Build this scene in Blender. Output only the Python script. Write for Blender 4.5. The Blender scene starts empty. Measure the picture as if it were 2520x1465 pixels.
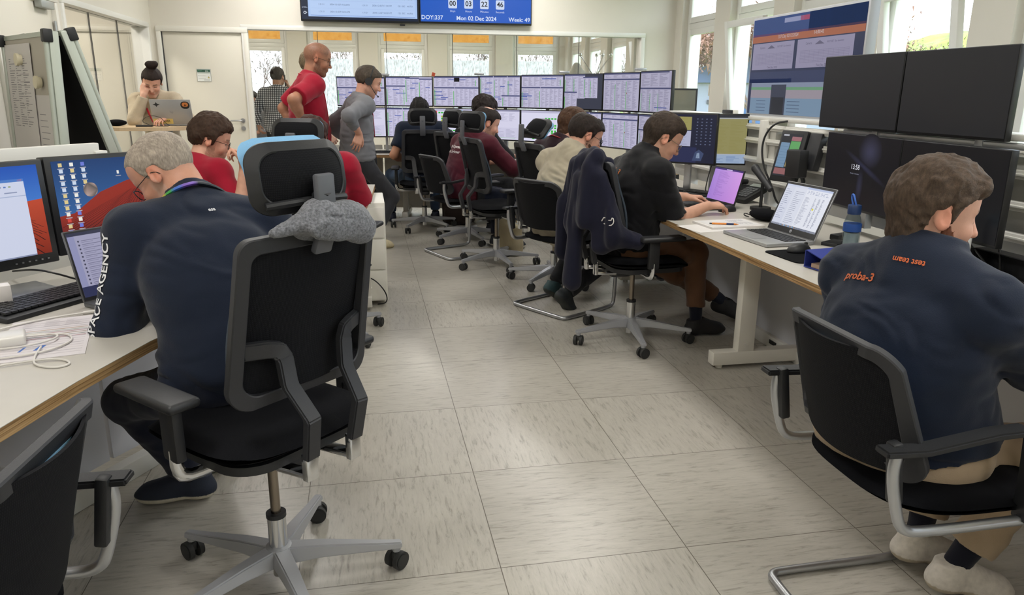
import bpy, bmesh, math, random
import numpy as np
from mathutils import Vector, Matrix, Euler
from mathutils.bvhtree import BVHTree

sc = bpy.context.scene
COL = sc.collection
R = math.radians
PI = math.pi

# ------------------------------------------------------------------ camera
FPX, YAW, PITCH, ROLL, CAMH = 1838.2, 0.1927, 0.2710, 0.0071, 1.399
cd = bpy.data.cameras.new('camera')
cam = bpy.data.objects.new('camera', cd)
COL.objects.link(cam)
cd.sensor_fit = 'HORIZONTAL'
cd.sensor_width = 36.0
cd.lens = 36.0 * FPX / 2520.0
cd.clip_start = 0.05
cd.clip_end = 500
_f = Vector((math.sin(YAW) * math.cos(PITCH), math.cos(YAW) * math.cos(PITCH), -math.sin(PITCH)))
_r = Vector((math.cos(YAW), -math.sin(YAW), 0))
_u = _r.cross(_f)
_r2 = _r * math.cos(ROLL) + _u * math.sin(ROLL)
_u2 = -_r * math.sin(ROLL) + _u * math.cos(ROLL)
_m = Matrix.Identity(4)
for i in range(3):
    _m[i][0], _m[i][1], _m[i][2] = _r2[i], _u2[i], -_f[i]
_m[0][3], _m[1][3], _m[2][3] = 0.0, 0.0, CAMH
cam.matrix_world = _m
sc.camera = cam

# ------------------------------------------------------------------ world, sun, exposure
w = bpy.data.worlds.new('overcast')
sc.world = w
w.use_nodes = True
nt = w.node_tree
nt.nodes.clear()
tc = nt.nodes.new('ShaderNodeTexCoord')
sep = nt.nodes.new('ShaderNodeSeparateXYZ')
rmp = nt.nodes.new('ShaderNodeValToRGB')
rmp.color_ramp.elements[0].position = 0.0
rmp.color_ramp.elements[0].color = (0.80, 0.85, 0.92, 1)
rmp.color_ramp.elements[1].position = 0.45
rmp.color_ramp.elements[1].color = (0.78, 0.88, 1.0, 1)
bg = nt.nodes.new('ShaderNodeBackground')
bg.inputs['Strength'].default_value = 7.5
wo = nt.nodes.new('ShaderNodeOutputWorld')
nt.links.new(tc.outputs['Generated'], sep.inputs[0])
nt.links.new(sep.outputs['Z'], rmp.inputs[0])
nt.links.new(rmp.outputs[0], bg.inputs[0])
nt.links.new(bg.outputs[0], wo.inputs[0])

sc.view_settings.view_transform = 'Standard'
sc.view_settings.look = 'None'
sc.view_settings.gamma = 1.0
sc.view_settings.exposure = 0.0
try:
    sc.view_settings.use_curve_mapping = False
except Exception:
    pass
cy = sc.cycles
cy.use_denoising = True
cy.max_bounces = 7
cy.diffuse_bounces = 4
cy.glossy_bounces = 3
cy.transmission_bounces = 4
cy.transparent_max_bounces = 10
cy.caustics_reflective = False
cy.caustics_refractive = False
cy.sample_clamp_indirect = 4.0

def area_light(name, loc, size, power, color=(1, 1, 1), rot=(0, 0, 0), parent=None, portal=False, spread=PI):
    l = bpy.data.lights.new(name, 'AREA')
    l.shape = 'RECTANGLE'
    l.size, l.size_y = size
    l.energy = power
    l.color = color
    l.spread = spread
    if portal:
        l.cycles.is_portal = True
    o = bpy.data.objects.new(name, l)
    COL.objects.link(o)
    o.location = loc
    o.rotation_euler = rot
    o.parent = parent
    return o

# ------------------------------------------------------------------ materials
def lin(h):
    if isinstance(h, str):
        h = h.lstrip('#')
        c = [int(h[i:i + 2], 16) / 255 for i in (0, 2, 4)]
    else:
        c = h
    return tuple(((x / 12.92) if x <= 0.04045 else ((x + 0.055) / 1.055) ** 2.4) for x in c)

_M = {}

def mat(name, color='#808080', rough=0.5, metal=0.0, bump=0.0, bscale=200.0, var=0.0, vscale=8.0, spec=0.5,
        stretch=None, attr=None, sheen=0.0, coat=0.0):
    if name in _M:
        return _M[name]
    m = bpy.data.materials.new(name)
    m.use_nodes = True
    t = m.node_tree
    b = t.nodes['Principled BSDF']
    c = lin(color)
    b.inputs['Base Color'].default_value = (*c, 1)
    b.inputs['Roughness'].default_value = rough
    b.inputs['Metallic'].default_value = metal
    b.inputs['Specular IOR Level'].default_value = spec
    if sheen:
        b.inputs['Sheen Weight'].default_value = sheen
        b.inputs['Sheen Roughness'].default_value = 0.5
    if coat:
        b.inputs['Coat Weight'].default_value = coat
    src = None
    if attr:
        a = t.nodes.new('ShaderNodeAttribute')
        a.attribute_name = attr
        src = a.outputs['Color']
        t.links.new(src, b.inputs['Base Color'])
    if var or bump:
        tcn = t.nodes.new('ShaderNodeTexCoord')
        mp = t.nodes.new('ShaderNodeMapping')
        t.links.new(tcn.outputs['Object'], mp.inputs[0])
        if stretch:
            mp.inputs['Scale'].default_value = stretch
    if var:
        n = t.nodes.new('ShaderNodeTexNoise')
        n.inputs['Scale'].default_value = vscale
        n.inputs['Detail'].default_value = 5
        t.links.new(mp.outputs[0], n.inputs['Vector'])
        mr = t.nodes.new('ShaderNodeMapRange')
        mr.inputs[1].default_value = 0.3
        mr.inputs[2].default_value = 0.7
        mr.inputs[3].default_value = 1 - var
        mr.inputs[4].default_value = 1 + var
        t.links.new(n.outputs[0], mr.inputs[0])
        mx = t.nodes.new('ShaderNodeVectorMath')
        mx.operation = 'SCALE'
        if src:
            t.links.new(src, mx.inputs[0])
        else:
            mx.inputs[0].default_value = c
        t.links.new(mr.outputs[0], mx.inputs['Scale'])
        t.links.new(mx.outputs[0], b.inputs['Base Color'])
    if bump:
        n2 = t.nodes.new('ShaderNodeTexNoise')
        n2.inputs['Scale'].default_value = bscale
        n2.inputs['Detail'].default_value = 3
        t.links.new(mp.outputs[0], n2.inputs['Vector'])
        bm_ = t.nodes.new('ShaderNodeBump')
        bm_.inputs['Strength'].default_value = min(1.0, bump)
        bm_.inputs['Distance'].default_value = 0.002
        t.links.new(n2.outputs[0], bm_.inputs['Height'])
        t.links.new(bm_.outputs[0], b.inputs['Normal'])
    _M[name] = m
    return m

def emis_mat(name, strength=1.0, attr='Col', color=None):
    if name in _M:
        return _M[name]
    m = bpy.data.materials.new(name)
    m.use_nodes = True
    t = m.node_tree
    b = t.nodes['Principled BSDF']
    b.inputs['Base Color'].default_value = (0.012, 0.012, 0.014, 1)
    b.inputs['Roughness'].default_value = 0.3
    b.inputs['Specular IOR Level'].default_value = 0.18
    if color:
        b.inputs['Emission Color'].default_value = (*lin(color), 1)
    else:
        a = t.nodes.new('ShaderNodeAttribute')
        a.attribute_name = attr
        t.links.new(a.outputs['Color'], b.inputs['Emission Color'])
    b.inputs['Emission Strength'].default_value = strength
    _M[name] = m
    return m

def glass_mat(name='pane_glass', tint='#fcfdfd', ior=1.45, rough=0.0, strength=1.0):
    if name in _M:
        return _M[name]
    m = bpy.data.materials.new(name)
    m.use_nodes = True
    t = m.node_tree
    t.nodes.clear()
    o = t.nodes.new('ShaderNodeOutputMaterial')
    tr = t.nodes.new('ShaderNodeBsdfTransparent')
    tr.inputs[0].default_value = (*lin(tint), 1)
    gl = t.nodes.new('ShaderNodeBsdfGlossy')
    gl.inputs['Roughness'].default_value = rough
    lw = t.nodes.new('ShaderNodeLayerWeight')
    lw.inputs['Blend'].default_value = 0.5
    pw = t.nodes.new('ShaderNodeMath')
    pw.operation = 'POWER'
    pw.inputs[1].default_value = 4.0
    fr = t.nodes.new('ShaderNodeMath')
    fr.operation = 'MULTIPLY_ADD'
    fr.inputs[1].default_value = 0.8
    fr.inputs[2].default_value = 0.035
    t.links.new(lw.outputs['Facing'], pw.inputs[0])
    t.links.new(pw.outputs[0], fr.inputs[0])
    mx = t.nodes.new('ShaderNodeMixShader')
    t.links.new(fr.outputs[0], mx.inputs[0])
    t.links.new(tr.outputs[0], mx.inputs[1])
    t.links.new(gl.outputs[0], mx.inputs[2])
    t.links.new(mx.outputs[0], o.inputs[0])
    _M[name] = m
    return m

# ------------------------------------------------------------------ mesh building
class MB:
    def __init__(self):
        self.bm = bmesh.new()

    def _add(self, b2, M=None):
        if M is not None:
            b2.transform(M)
        me = bpy.data.meshes.new('tmp')
        b2.to_mesh(me)
        b2.free()
        self.bm.from_mesh(me)
        bpy.data.meshes.remove(me)
        return self

    def box(self, c, s, rot=None, bev=0.0, seg=2, M=None, taper=None):
        b = bmesh.new()
        bmesh.ops.create_cube(b, size=1.0)
        for v in b.verts:
            k = 1.0
            if taper is not None and v.co.z > 0:
                k = taper
            v.co.x *= s[0] * k
            v.co.y *= s[1] * k
            v.co.z *= s[2]
        if bev > 0:
            bmesh.ops.bevel(b, geom=list(b.edges), offset=min(bev, min(s) * 0.49), segments=seg, profile=0.5, affect='EDGES')
        T = Matrix.Translation(c)
        if rot is not None:
            T = T @ Euler(rot).to_matrix().to_4x4()
        if M is not None:
            T = M @ T
        return self._add(b, T)

    def cyl(self, a, b_, r, r2=None, n=16, cap=True):
        a, b_ = Vector(a), Vector(b_)
        d = b_ - a
        b = bmesh.new()
        bmesh.ops.create_cone(b, cap_ends=cap, segments=n, radius1=r, radius2=r if r2 is None else r2, depth=d.length)
        q = Vector((0, 0, 1)).rotation_difference(d.normalized()) if d.length > 0 else None
        T = Matrix.Translation((a + b_) / 2) @ q.to_matrix().to_4x4()
        return self._add(b, T)

    def sph(self, c, r, n=16, rot=None):
        b = bmesh.new()
        bmesh.ops.create_uvsphere(b, u_segments=n, v_segments=max(6, n // 2), radius=1.0)
        s = (r, r, r) if not hasattr(r, '__len__') else r
        T = Matrix.Translation(c)
        if rot is not None:
            T = T @ Euler(rot).to_matrix().to_4x4()
        T = T @ Matrix.Diagonal((*s, 1))
        return self._add(b, T)

    def tube(self, pts, r, n=8, closed=False, flat=1.0, smooth=0):
        pts = [Vector(p) for p in pts]
        for _ in range(smooth):
            q = []
            m = len(pts)
            rng = range(m if closed else m - 1)
            if not closed:
                q.append(pts[0])
            for i in rng:
                p0, p1 = pts[i], pts[(i + 1) % m]
                q.append(p0.lerp(p1, 0.25))
                q.append(p0.lerp(p1, 0.75))
            if not closed:
                q.append(pts[-1])
            pts = q
        m = len(pts)
        rr = r if hasattr(r, '__len__') else [r] * m
        if len(rr) != m:
            rr = list(np.interp(np.linspace(0, 1, m), np.linspace(0, 1, len(rr)), rr))
        bm = self.bm
        rings = []
        up = None
        for i in range(m):
            if closed:
                t = pts[(i + 1) % m] - pts[i - 1]
            else:
                t = pts[min(i + 1, m - 1)] - pts[max(i - 1, 0)]
            if t.length < 1e-9:
                t = Vector((0, 0, 1))
            t.normalize()
            if up is None:
                up = Vector((0, 0, 1)) if abs(t.z) < 0.9 else Vector((0, 1, 0))
            s = t.cross(up)
            if s.length < 1e-6:
                s = t.cross(Vector((1, 0, 0)))
            s.normalize()
            up = s.cross(t).normalized()
            rings.append([bm.verts.new(pts[i] + (s * math.cos(2 * PI * k / n) + up * math.sin(2 * PI * k / n) * flat) * rr[i]) for k in range(n)])
        for i in range(m if closed else m - 1):
            A, B = rings[i], rings[(i + 1) % m]
            for k in range(n):
                bm.faces.new((A[k], A[(k + 1) % n], B[(k + 1) % n], B[k]))
        if not closed:
            bm.faces.new(list(reversed(rings[0])))
            bm.faces.new(rings[-1])
        return self

    def prism(self, poly, z0, z1, M=None):
        """extrude an xy outline from z0 to z1"""
        b = bmesh.new()
        lo = [b.verts.new((x, y, z0)) for x, y in poly]
        hi = [b.verts.new((x, y, z1)) for x, y in poly]
        b.faces.new(list(reversed(lo)))
        b.faces.new(hi)
        n = len(poly)
        for i in range(n):
            b.faces.new((lo[i], lo[(i + 1) % n], hi[(i + 1) % n], hi[i]))
        bmesh.ops.recalc_face_normals(b, faces=list(b.faces))
        return self._add(b, M)

    def lathe(self, prof, c=(0, 0, 0), n=24, M=None):
        b = bmesh.new()
        rings = []
        for r, z in prof:
            rings.append([b.verts.new((r * math.cos(2 * PI * k / n), r * math.sin(2 * PI * k / n), z)) for k in range(n)])
        for i in range(len(rings) - 1):
            for k in range(n):
                b.faces.new((rings[i][k], rings[i][(k + 1) % n], rings[i + 1][(k + 1) % n], rings[i + 1][k]))
        b.faces.new(list(reversed(rings[0])))
        b.faces.new(rings[-1])
        T = Matrix.Translation(c)
        if M is not None:
            T = M @ T
        return self._add(b, T)

    def sheet(self, fn, nu, nv, thick=0.0, keep=None):
        """grid patch; fn(u,v)->(point); solid if thick (fn gives (point, normal))"""
        bm = self.bm
        sides = (0.5, -0.5) if thick else (0.0,)
        G = []
        for s in sides:
            g = {}
            for i in range(nu + 1):
                for j in range(nv + 1):
                    r_ = fn(i / nu, j / nv)
                    if r_ is None:
                        continue
                    p, nrm = (r_ if thick else (r_, Vector((0, 0, 0))))
                    g[i, j] = bm.verts.new(Vector(p) + Vector(nrm) * thick * s)
            G.append(g)
        cells = [(i, j) for i in range(nu) for j in range(nv) if keep is None or keep((i + .5) / nu, (j + .5) / nv)]
        cs = set(cells)
        for i, j in cells:
            for gi, g in enumerate(G):
                q = [g[i, j], g[i + 1, j], g[i + 1, j + 1], g[i, j + 1]]
                if gi:
                    q.reverse()
                bm.faces.new(q)
            if thick:
                for (di, dj, a, b_) in ((-1, 0, (i, j), (i, j + 1)), (1, 0, (i + 1, j + 1), (i + 1, j)), (0, -1, (i + 1, j), (i, j)), (0, 1, (i, j + 1), (i + 1, j + 1))):
                    if (i + di, j + dj) not in cs:
                        bm.faces.new((G[0][a], G[0][b_], G[1][b_], G[1][a]))
        loose = [v for v in bm.verts if not v.link_faces]
        bmesh.ops.delete(bm, geom=loose, context='VERTS')
        return self

    def build(self, name, m, parent=None, smooth=True, angle=40, **kw):
        me = bpy.data.meshes.new(name)
        self.bm.normal_update()
        self.bm.to_mesh(me)
        self.bm.free()
        if smooth:
            me.polygons.foreach_set('use_smooth', [True] * len(me.polygons))
            try:
                me.set_sharp_from_angle(angle=R(angle))
            except Exception:
                pass
        me.materials.append(m)
        o = bpy.data.objects.new(name, me)
        COL.objects.link(o)
        if parent is not None:
            o.parent = parent
        return tag(o, **kw)

def tag(o, label=None, cat=None, group=None, kind=None):
    if label:
        o['label'] = label
    if cat:
        o['category'] = cat
    if group:
        o['group'] = group
    if kind:
        o['kind'] = kind
    return o

def thing(name, label, cat, loc=(0, 0, 0), az=0.0, group=None):
    """Empty at a thing's base; az = heading clockwise from +Y"""
    o = bpy.data.objects.new(name, None)
    o.empty_display_size = 0.1
    COL.objects.link(o)
    o.location = loc
    o.rotation_euler = (0, 0, -R(az))
    return tag(o, label, cat, group)

def copy_tree(o, parent=None):
    c = o.copy()
    COL.objects.link(c)
    c.parent = parent
    for ch in list(o.children):
        copy_tree(ch, c)
    return c

def raw_obj(name, V, F, m, parent=None, smooth=True, cols=None, **kw):
    V = np.asarray(V, dtype=np.float32)
    me = bpy.data.meshes.new(name)
    if isinstance(F, np.ndarray):
        nf, k = F.shape
        me.vertices.add(len(V))
        me.vertices.foreach_set('co', V.ravel())
        me.loops.add(nf * k)
        me.loops.foreach_set('vertex_index', F.ravel().astype(np.int32))
        me.polygons.add(nf)
        me.polygons.foreach_set('loop_start', np.arange(0, nf * k, k, dtype=np.int32))
        me.polygons.foreach_set('loop_total', np.full(nf, k, dtype=np.int32))
        me.update(calc_edges=True)
    else:
        me.from_pydata(V.tolist(), [], F)
    if smooth:
        me.polygons.foreach_set('use_smooth', [True] * len(me.polygons))
    if cols is not None:
        a = me.color_attributes.new('Col', 'FLOAT_COLOR', 'POINT')
        c = np.ones((len(V), 4), dtype=np.float32)
        c[:, :3] = cols
        a.data.foreach_set('color', c.ravel())
    me.validate()
    for mm in (m if isinstance(m, (list, tuple)) else [m]):
        me.materials.append(mm)
    o = bpy.data.objects.new(name, me)
    COL.objects.link(o)
    if parent is not None:
        o.parent = parent
    return tag(o, **kw)

_TXT = {}

def text_geo(s, size=0.05, align='LEFT', bold=False, xscale=1.0, shear=0.0):
    key = (s, size, align, bold, xscale, shear)
    if key in _TXT:
        return _TXT[key]
    cu = bpy.data.curves.new('txt', 'FONT')
    cu.body = s
    cu.size = size
    cu.align_x = align
    cu.align_y = 'CENTER'
    cu.resolution_u = 3
    cu.shear = shear
    if bold:
        cu.offset = size * 0.018
    o = bpy.data.objects.new('txt', cu)
    COL.objects.link(o)
    dg = bpy.context.evaluated_depsgraph_get()
    me = bpy.data.meshes.new_from_object(o.evaluated_get(dg))
    V = [(v.co.x * xscale, v.co.y) for v in me.vertices]
    F = [tuple(p.vertices) for p in me.polygons]
    bpy.data.objects.remove(o)
    bpy.data.curves.remove(cu)
    bpy.data.meshes.remove(me)
    _TXT[key] = (V, F)
    return V, F

class Canvas:
    """a flat picture made of real coloured faces; x right, y up, in metres, origin lower left"""
    def __init__(self, w, h, step=0.00012):
        self.w, self.h, self.step = w, h, step
        self.V, self.F, self.C = [], [], []
        self.k = 0

    def rect(self, x0, y0, x1, y1, c, layer=None):
        if layer is None:
            layer = self.k
        z = -layer * self.step
        c = lin(c)
        n = len(self.V)
        x0, x1 = max(0, min(self.w, x0)), max(0, min(self.w, x1))
        y0, y1 = max(0, min(self.h, y0)), max(0, min(self.h, y1))
        self.V += [(x0, y0, z), (x1, y0, z), (x1, y1, z), (x0, y1, z)]
        self.C += [c] * 4
        self.F.append((n, n + 1, n + 2, n + 3))
        return self

    def poly(self, pts, c, layer=None):
        if layer is None:
            layer = self.k
        z = -layer * self.step
        n = len(self.V)
        self.V += [(x, y, z) for x, y in pts]
        cc = c if isinstance(c, list) else [lin(c)] * len(pts)
        self.C += cc
        self.F.append(tuple(range(n, n + len(pts))))
        return self

    def up(self, n=1):
        self.k += n
        return self

    def text(self, x, y, s, size, c, align='LEFT', bold=False, xs=1.0):
        V, F = text_geo(s, size, align, bold, xs)
        n = len(self.V)
        z = -self.k * self.step
        self.V += [(x + a, y + b, z) for a, b in V]
        self.C += [lin(c)] * len(V)
        self.F += [tuple(n + i for i in f) for f in F]
        return self

    def lines(self, x0, y0, x1, y1, rows, c='#8a8a9c', seed=0, fill=0.45, cols=1, wmin=.3):
        rd = random.Random(seed)
        dy = (y1 - y0) / rows
        cw = (x1 - x0) / cols
        for r in range(rows):
            for q in range(cols):
                ww = cw * rd.uniform(wmin, .92)
                yb = y1 - (r + 1) * dy + dy * 0.28
                xa = x0 + q * cw + cw * 0.04
                self.rect(xa, yb, xa + ww, yb + dy * fill, c)
        return self

    def build(self, name, m, parent, loc=(0, 0, 0), **kw):
        """lies in local XZ facing -Y"""
        V = np.array([(x - self.w / 2 + loc[0], z + loc[1], y - self.h / 2 + loc[2]) for x, y, z in self.V])
        return raw_obj(name, V, self.F, m, parent, smooth=False, cols=np.array(self.C), **kw)

# ------------------------------------------------------------------ smooth solid modelling (used for bodies, clothes, hair, cloth)
def vnoise(X, Y, Z, seed=0):
    xi, yi, zi = np.floor(X).astype(np.int64), np.floor(Y).astype(np.int64), np.floor(Z).astype(np.int64)
    fx, fy, fz = X - xi, Y - yi, Z - zi
    fx, fy, fz = fx * fx * (3 - 2 * fx), fy * fy * (3 - 2 * fy), fz * fz * (3 - 2 * fz)
    out = 0
    for dx in (0, 1):
        wx = fx if dx else 1 - fx
        for dy in (0, 1):
            wy = fy if dy else 1 - fy
            for dz in (0, 1):
                wz = fz if dz else 1 - fz
                h = ((xi + dx) * 374761393 + (yi + dy) * 668265263 + (zi + dz) * 2147483647 + seed * 974634777) & 0xffffffff
                h = ((h ^ (h >> 13)) * 1274126177) & 0xffffffff
                h = (h ^ (h >> 16)) & 0xffff
                out = out + wx * wy * wz * (h / 32767.5 - 1.0)
    return out

V3 = lambda *a: np.array(a, dtype=np.float64)
def nrm(v):
    v = np.asarray(v, float)
    return v / (np.linalg.norm(v) + 1e-12)

class Field:
    def __init__(self, lo, hi, h):
        self.lo = np.asarray(lo, float) - 3 * h
        self.h = h
        self.n = np.ceil((np.asarray(hi, float) + 3 * h - self.lo) / h).astype(int) + 1
        self.F = np.full(tuple(self.n), 0.3, dtype=np.float32)

    def _sl(self, a, b):
        i0 = np.clip(np.floor((a - self.lo) / self.h).astype(int), 0, self.n - 1)
        i1 = np.clip(np.ceil((b - self.lo) / self.h).astype(int) + 1, 1, self.n)
        if np.any(i1 <= i0):
            return None
        s = tuple(slice(int(i0[k]), int(i1[k])) for k in range(3))
        ax = [(self.lo[k] + self.h * np.arange(i0[k], i1[k])).astype(np.float32) for k in range(3)]
        return s, ax[0][:, None, None], ax[1][None, :, None], ax[2][None, None, :]

    def comb(self, bb, fn, k, op):
        m = k + 2.5 * self.h + 0.004
        r = self._sl(bb[0] - m, bb[1] + m)
        if r is None:
            return self
        s, X, Y, Z = r
        d = fn(X, Y, Z).astype(np.float32)
        a = self.F[s]
        if op == 'add':
            if k > 0:
                hh = np.maximum(k - np.abs(a - d), 0) / k
                self.F[s] = np.minimum(a, d) - hh * hh * k * 0.25
            else:
                self.F[s] = np.minimum(a, d)
        else:
            d = -d
            if k > 0:
                hh = np.maximum(k - np.abs(a - d), 0) / k
                self.F[s] = np.maximum(a, d) + hh * hh * k * 0.25
            else:
                self.F[s] = np.maximum(a, d)
        return self

    def cone(self, a, b, ra, rb=None, k=0.02, op='add', flat=False, flata=False):
        a, b = np.asarray(a, float), np.asarray(b, float)
        rb = ra if rb is None else rb
        r = max(ra, rb)
        ba = b - a
        L = np.linalg.norm(ba) + 1e-9

        def fn(X, Y, Z):
            px, py, pz = X - a[0], Y - a[1], Z - a[2]
            t0 = (px * ba[0] + py * ba[1] + pz * ba[2]) / (L * L)
            t = np.clip(t0, 0, 1)
            d = np.sqrt((px - ba[0] * t) ** 2 + (py - ba[1] * t) ** 2 + (pz - ba[2] * t) ** 2) - (ra + (rb - ra) * t)
            if flat:
                d = np.maximum(d, (t0 - 1) * L)
            if flata:
                d = np.maximum(d, -t0 * L)
            return d
        return self.comb((np.minimum(a, b) - r, np.maximum(a, b) + r), fn, k, op)

    def ell(self, c, r, Rm=None, k=0.02, op='add'):
        c = np.asarray(c, float)
        r = np.asarray(r if hasattr(r, '__len__') else (r, r, r), float)
        Rm = np.eye(3) if Rm is None else Rm
        ext = np.sqrt(((Rm * r[None, :]) ** 2).sum(1))

        def fn(X, Y, Z):
            px, py, pz = X - c[0], Y - c[1], Z - c[2]
            q = [px * Rm[0, i] + py * Rm[1, i] + pz * Rm[2, i] for i in range(3)]
            k0 = np.sqrt((q[0] / r[0]) ** 2 + (q[1] / r[1]) ** 2 + (q[2] / r[2]) ** 2)
            k1 = np.sqrt((q[0] / r[0] ** 2) ** 2 + (q[1] / r[1] ** 2) ** 2 + (q[2] / r[2] ** 2) ** 2) + 1e-6
            return k0 * (k0 - 1) / k1
        return self.comb((c - ext, c + ext), fn, k, op)

    def rbox(self, c, hs, rd, Rm=None, k=0.01, op='add'):
        c, hs = np.asarray(c, float), np.asarray(hs, float)
        Rm = np.eye(3) if Rm is None else Rm
        ext = np.sqrt(((Rm * hs[None, :]) ** 2).sum(1)) * 1.75

        def fn(X, Y, Z):
            px, py, pz = X - c[0], Y - c[1], Z - c[2]
            q = [np.abs(px * Rm[0, i] + py * Rm[1, i] + pz * Rm[2, i]) - (hs[i] - rd) for i in range(3)]
            o = np.sqrt(sum(np.maximum(v, 0) ** 2 for v in q))
            return o + np.minimum(np.maximum(q[0], np.maximum(q[1], q[2])), 0) - rd
        return self.comb((c - ext, c + ext), fn, k, op)

    def plane(self, p, n, k=0.0):
        """cut away the side n points to"""
        p, n = np.asarray(p, float), nrm(n)
        X = (self.lo[0] + self.h * np.arange(self.n[0])).astype(np.float32)[:, None, None]
        Y = (self.lo[1] + self.h * np.arange(self.n[1])).astype(np.float32)[None, :, None]
        Z = (self.lo[2] + self.h * np.arange(self.n[2])).astype(np.float32)[None, None, :]
        d = (X - p[0]) * n[0] + (Y - p[1]) * n[1] + (Z - p[2]) * n[2]
        if k > 0:
            hh = np.maximum(k - np.abs(self.F - d), 0) / k
            self.F = np.maximum(self.F, d) + hh * hh * k * .25
        else:
            self.F = np.maximum(self.F, d)
        return self

    def warp(self, fn, band=0.03):
        """F += fn(P) near the surface"""
        idx = np.nonzero(np.abs(self.F) < band)
        P = [self.lo[k] + self.h * idx[k] for k in range(3)]
        self.F[idx] += fn(*P).astype(np.float32)
        return self

    def mesh(self):
        F, n = self.F, self.n
        F[0], F[-1] = 0.3, 0.3
        F[:, 0], F[:, -1] = 0.3, 0.3
        F[:, :, 0], F[:, :, -1] = 0.3, 0.3
        S = F < 0
        cnt = np.zeros(tuple(n - 1), dtype=np.uint8)
        for dx in (0, 1):
            for dy in (0, 1):
                for dz in (0, 1):
                    cnt += S[dx:n[0] - 1 + dx, dy:n[1] - 1 + dy, dz:n[2] - 1 + dz]
        act = (cnt > 0) & (cnt < 8)
        I = np.argwhere(act)
        if len(I) == 0:
            return np.zeros((0, 3)), np.zeros((0, 4), int)
        cid = np.full(tuple(n - 1), -1, dtype=np.int32)
        cid[act] = np.arange(len(I))
        val = {}
        for c in [(a, b, d) for a in (0, 1) for b in (0, 1) for d in (0, 1)]:
            val[c] = F[I[:, 0] + c[0], I[:, 1] + c[1], I[:, 2] + c[2]].astype(np.float64)
        acc = np.zeros((len(I), 3))
        num = np.zeros(len(I))
        for ax in range(3):
            o1, o2 = [q for q in range(3) if q != ax]
            for u in (0, 1):
                for v in (0, 1):
                    c0 = [0, 0, 0]; c0[o1] = u; c0[o2] = v
                    c1 = list(c0); c1[ax] = 1
                    A, B = val[tuple(c0)], val[tuple(c1)]
                    m = (A < 0) != (B < 0)
                    t = np.where(m, A / np.where(m, A - B, 1), 0)
                    p = np.tile(np.array(c0, float), (len(I), 1))
                    p[:, ax] = t
                    acc[m] += p[m]
                    num[m] += 1
        V = self.lo + self.h * (I + acc / num[:, None])
        Q = []
        for ax in range(3):
            o1, o2 = [(1, 2), (2, 0), (0, 1)][ax]
            sl0 = [slice(1, n[q] - 1) for q in range(3)]
            sl1 = list(sl0)
            sl0[ax] = slice(0, n[ax] - 1)
            sl1[ax] = slice(1, n[ax])
            a, b = S[tuple(sl0)], S[tuple(sl1)]
            for flag, m in ((0, a & ~b), (1, ~a & b)):
                E = np.argwhere(m)
                if len(E) == 0:
                    continue
                off = np.array([1, 1, 1]); off[ax] = 0
                E = E + off
                c = []
                for (du, dv) in ((0, 0), (-1, 0), (-1, -1), (0, -1)):
                    e = E.copy(); e[:, o1] += du; e[:, o2] += dv
                    c.append(cid[e[:, 0], e[:, 1], e[:, 2]])
                q = np.stack(c, 1)
                if flag:
                    q = q[:, ::-1]
                Q.append(q)
        Q = np.concatenate(Q)
        Q = Q[(Q >= 0).all(1)]
        # one light smoothing pass
        Vs = V.copy()
        for _ in range(1):
            a2 = np.zeros_like(V); c2 = np.zeros(len(V))
            for e in range(4):
                i, j = Q[:, e], Q[:, (e + 1) % 4]
                np.add.at(a2, i, Vs[j]); np.add.at(c2, i, 1)
            Vs = Vs * 0.55 + 0.45 * a2 / np.maximum(c2, 1)[:, None]
        return Vs, Q

def rotm(yaw=0, pitch=0, roll=0):
    """columns = right, forward, up; yaw turns right, pitch tips forward/down, roll tilts to the right (degrees)"""
    y, p, r = R(yaw), R(pitch), R(roll)
    Rz = np.array([[math.cos(-y), -math.sin(-y), 0], [math.sin(-y), math.cos(-y), 0], [0, 0, 1]])
    Rx = np.array([[1, 0, 0], [0, math.cos(-p), -math.sin(-p)], [0, math.sin(-p), math.cos(-p)]])
    Ry = np.array([[math.cos(r), 0, math.sin(r)], [0, 1, 0], [-math.sin(r), 0, math.cos(r)]])
    return Rz @ Rx @ Ry

def ik(a, t, l1, l2, pole):
    a, t, pole = np.asarray(a, float), np.asarray(t, float), np.asarray(pole, float)
    d = t - a
    L = np.linalg.norm(d)
    if L > (l1 + l2) * 0.999:
        t = a + d / L * (l1 + l2) * 0.999
        d = t - a
        L = np.linalg.norm(d)
    x = (l1 * l1 - l2 * l2 + L * L) / (2 * L)
    h = math.sqrt(max(l1 * l1 - x * x, 0))
    dn = d / L
    pp = pole - dn * (pole @ dn)
    pp = nrm(pp)
    return a + dn * x + pp * h, t

# ------------------------------------------------------------------ people
SKIN = lambda: mat('skin', '#c99a80', rough=0.52, attr='Col', var=0.05, vscale=40, bump=0.15, bscale=260, spec=0.35)

def hmk(Hc, Rh, s):
    def P(x, y, z):
        return Hc + Rh @ (np.array([x, y, z]) * s)
    return P

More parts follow.
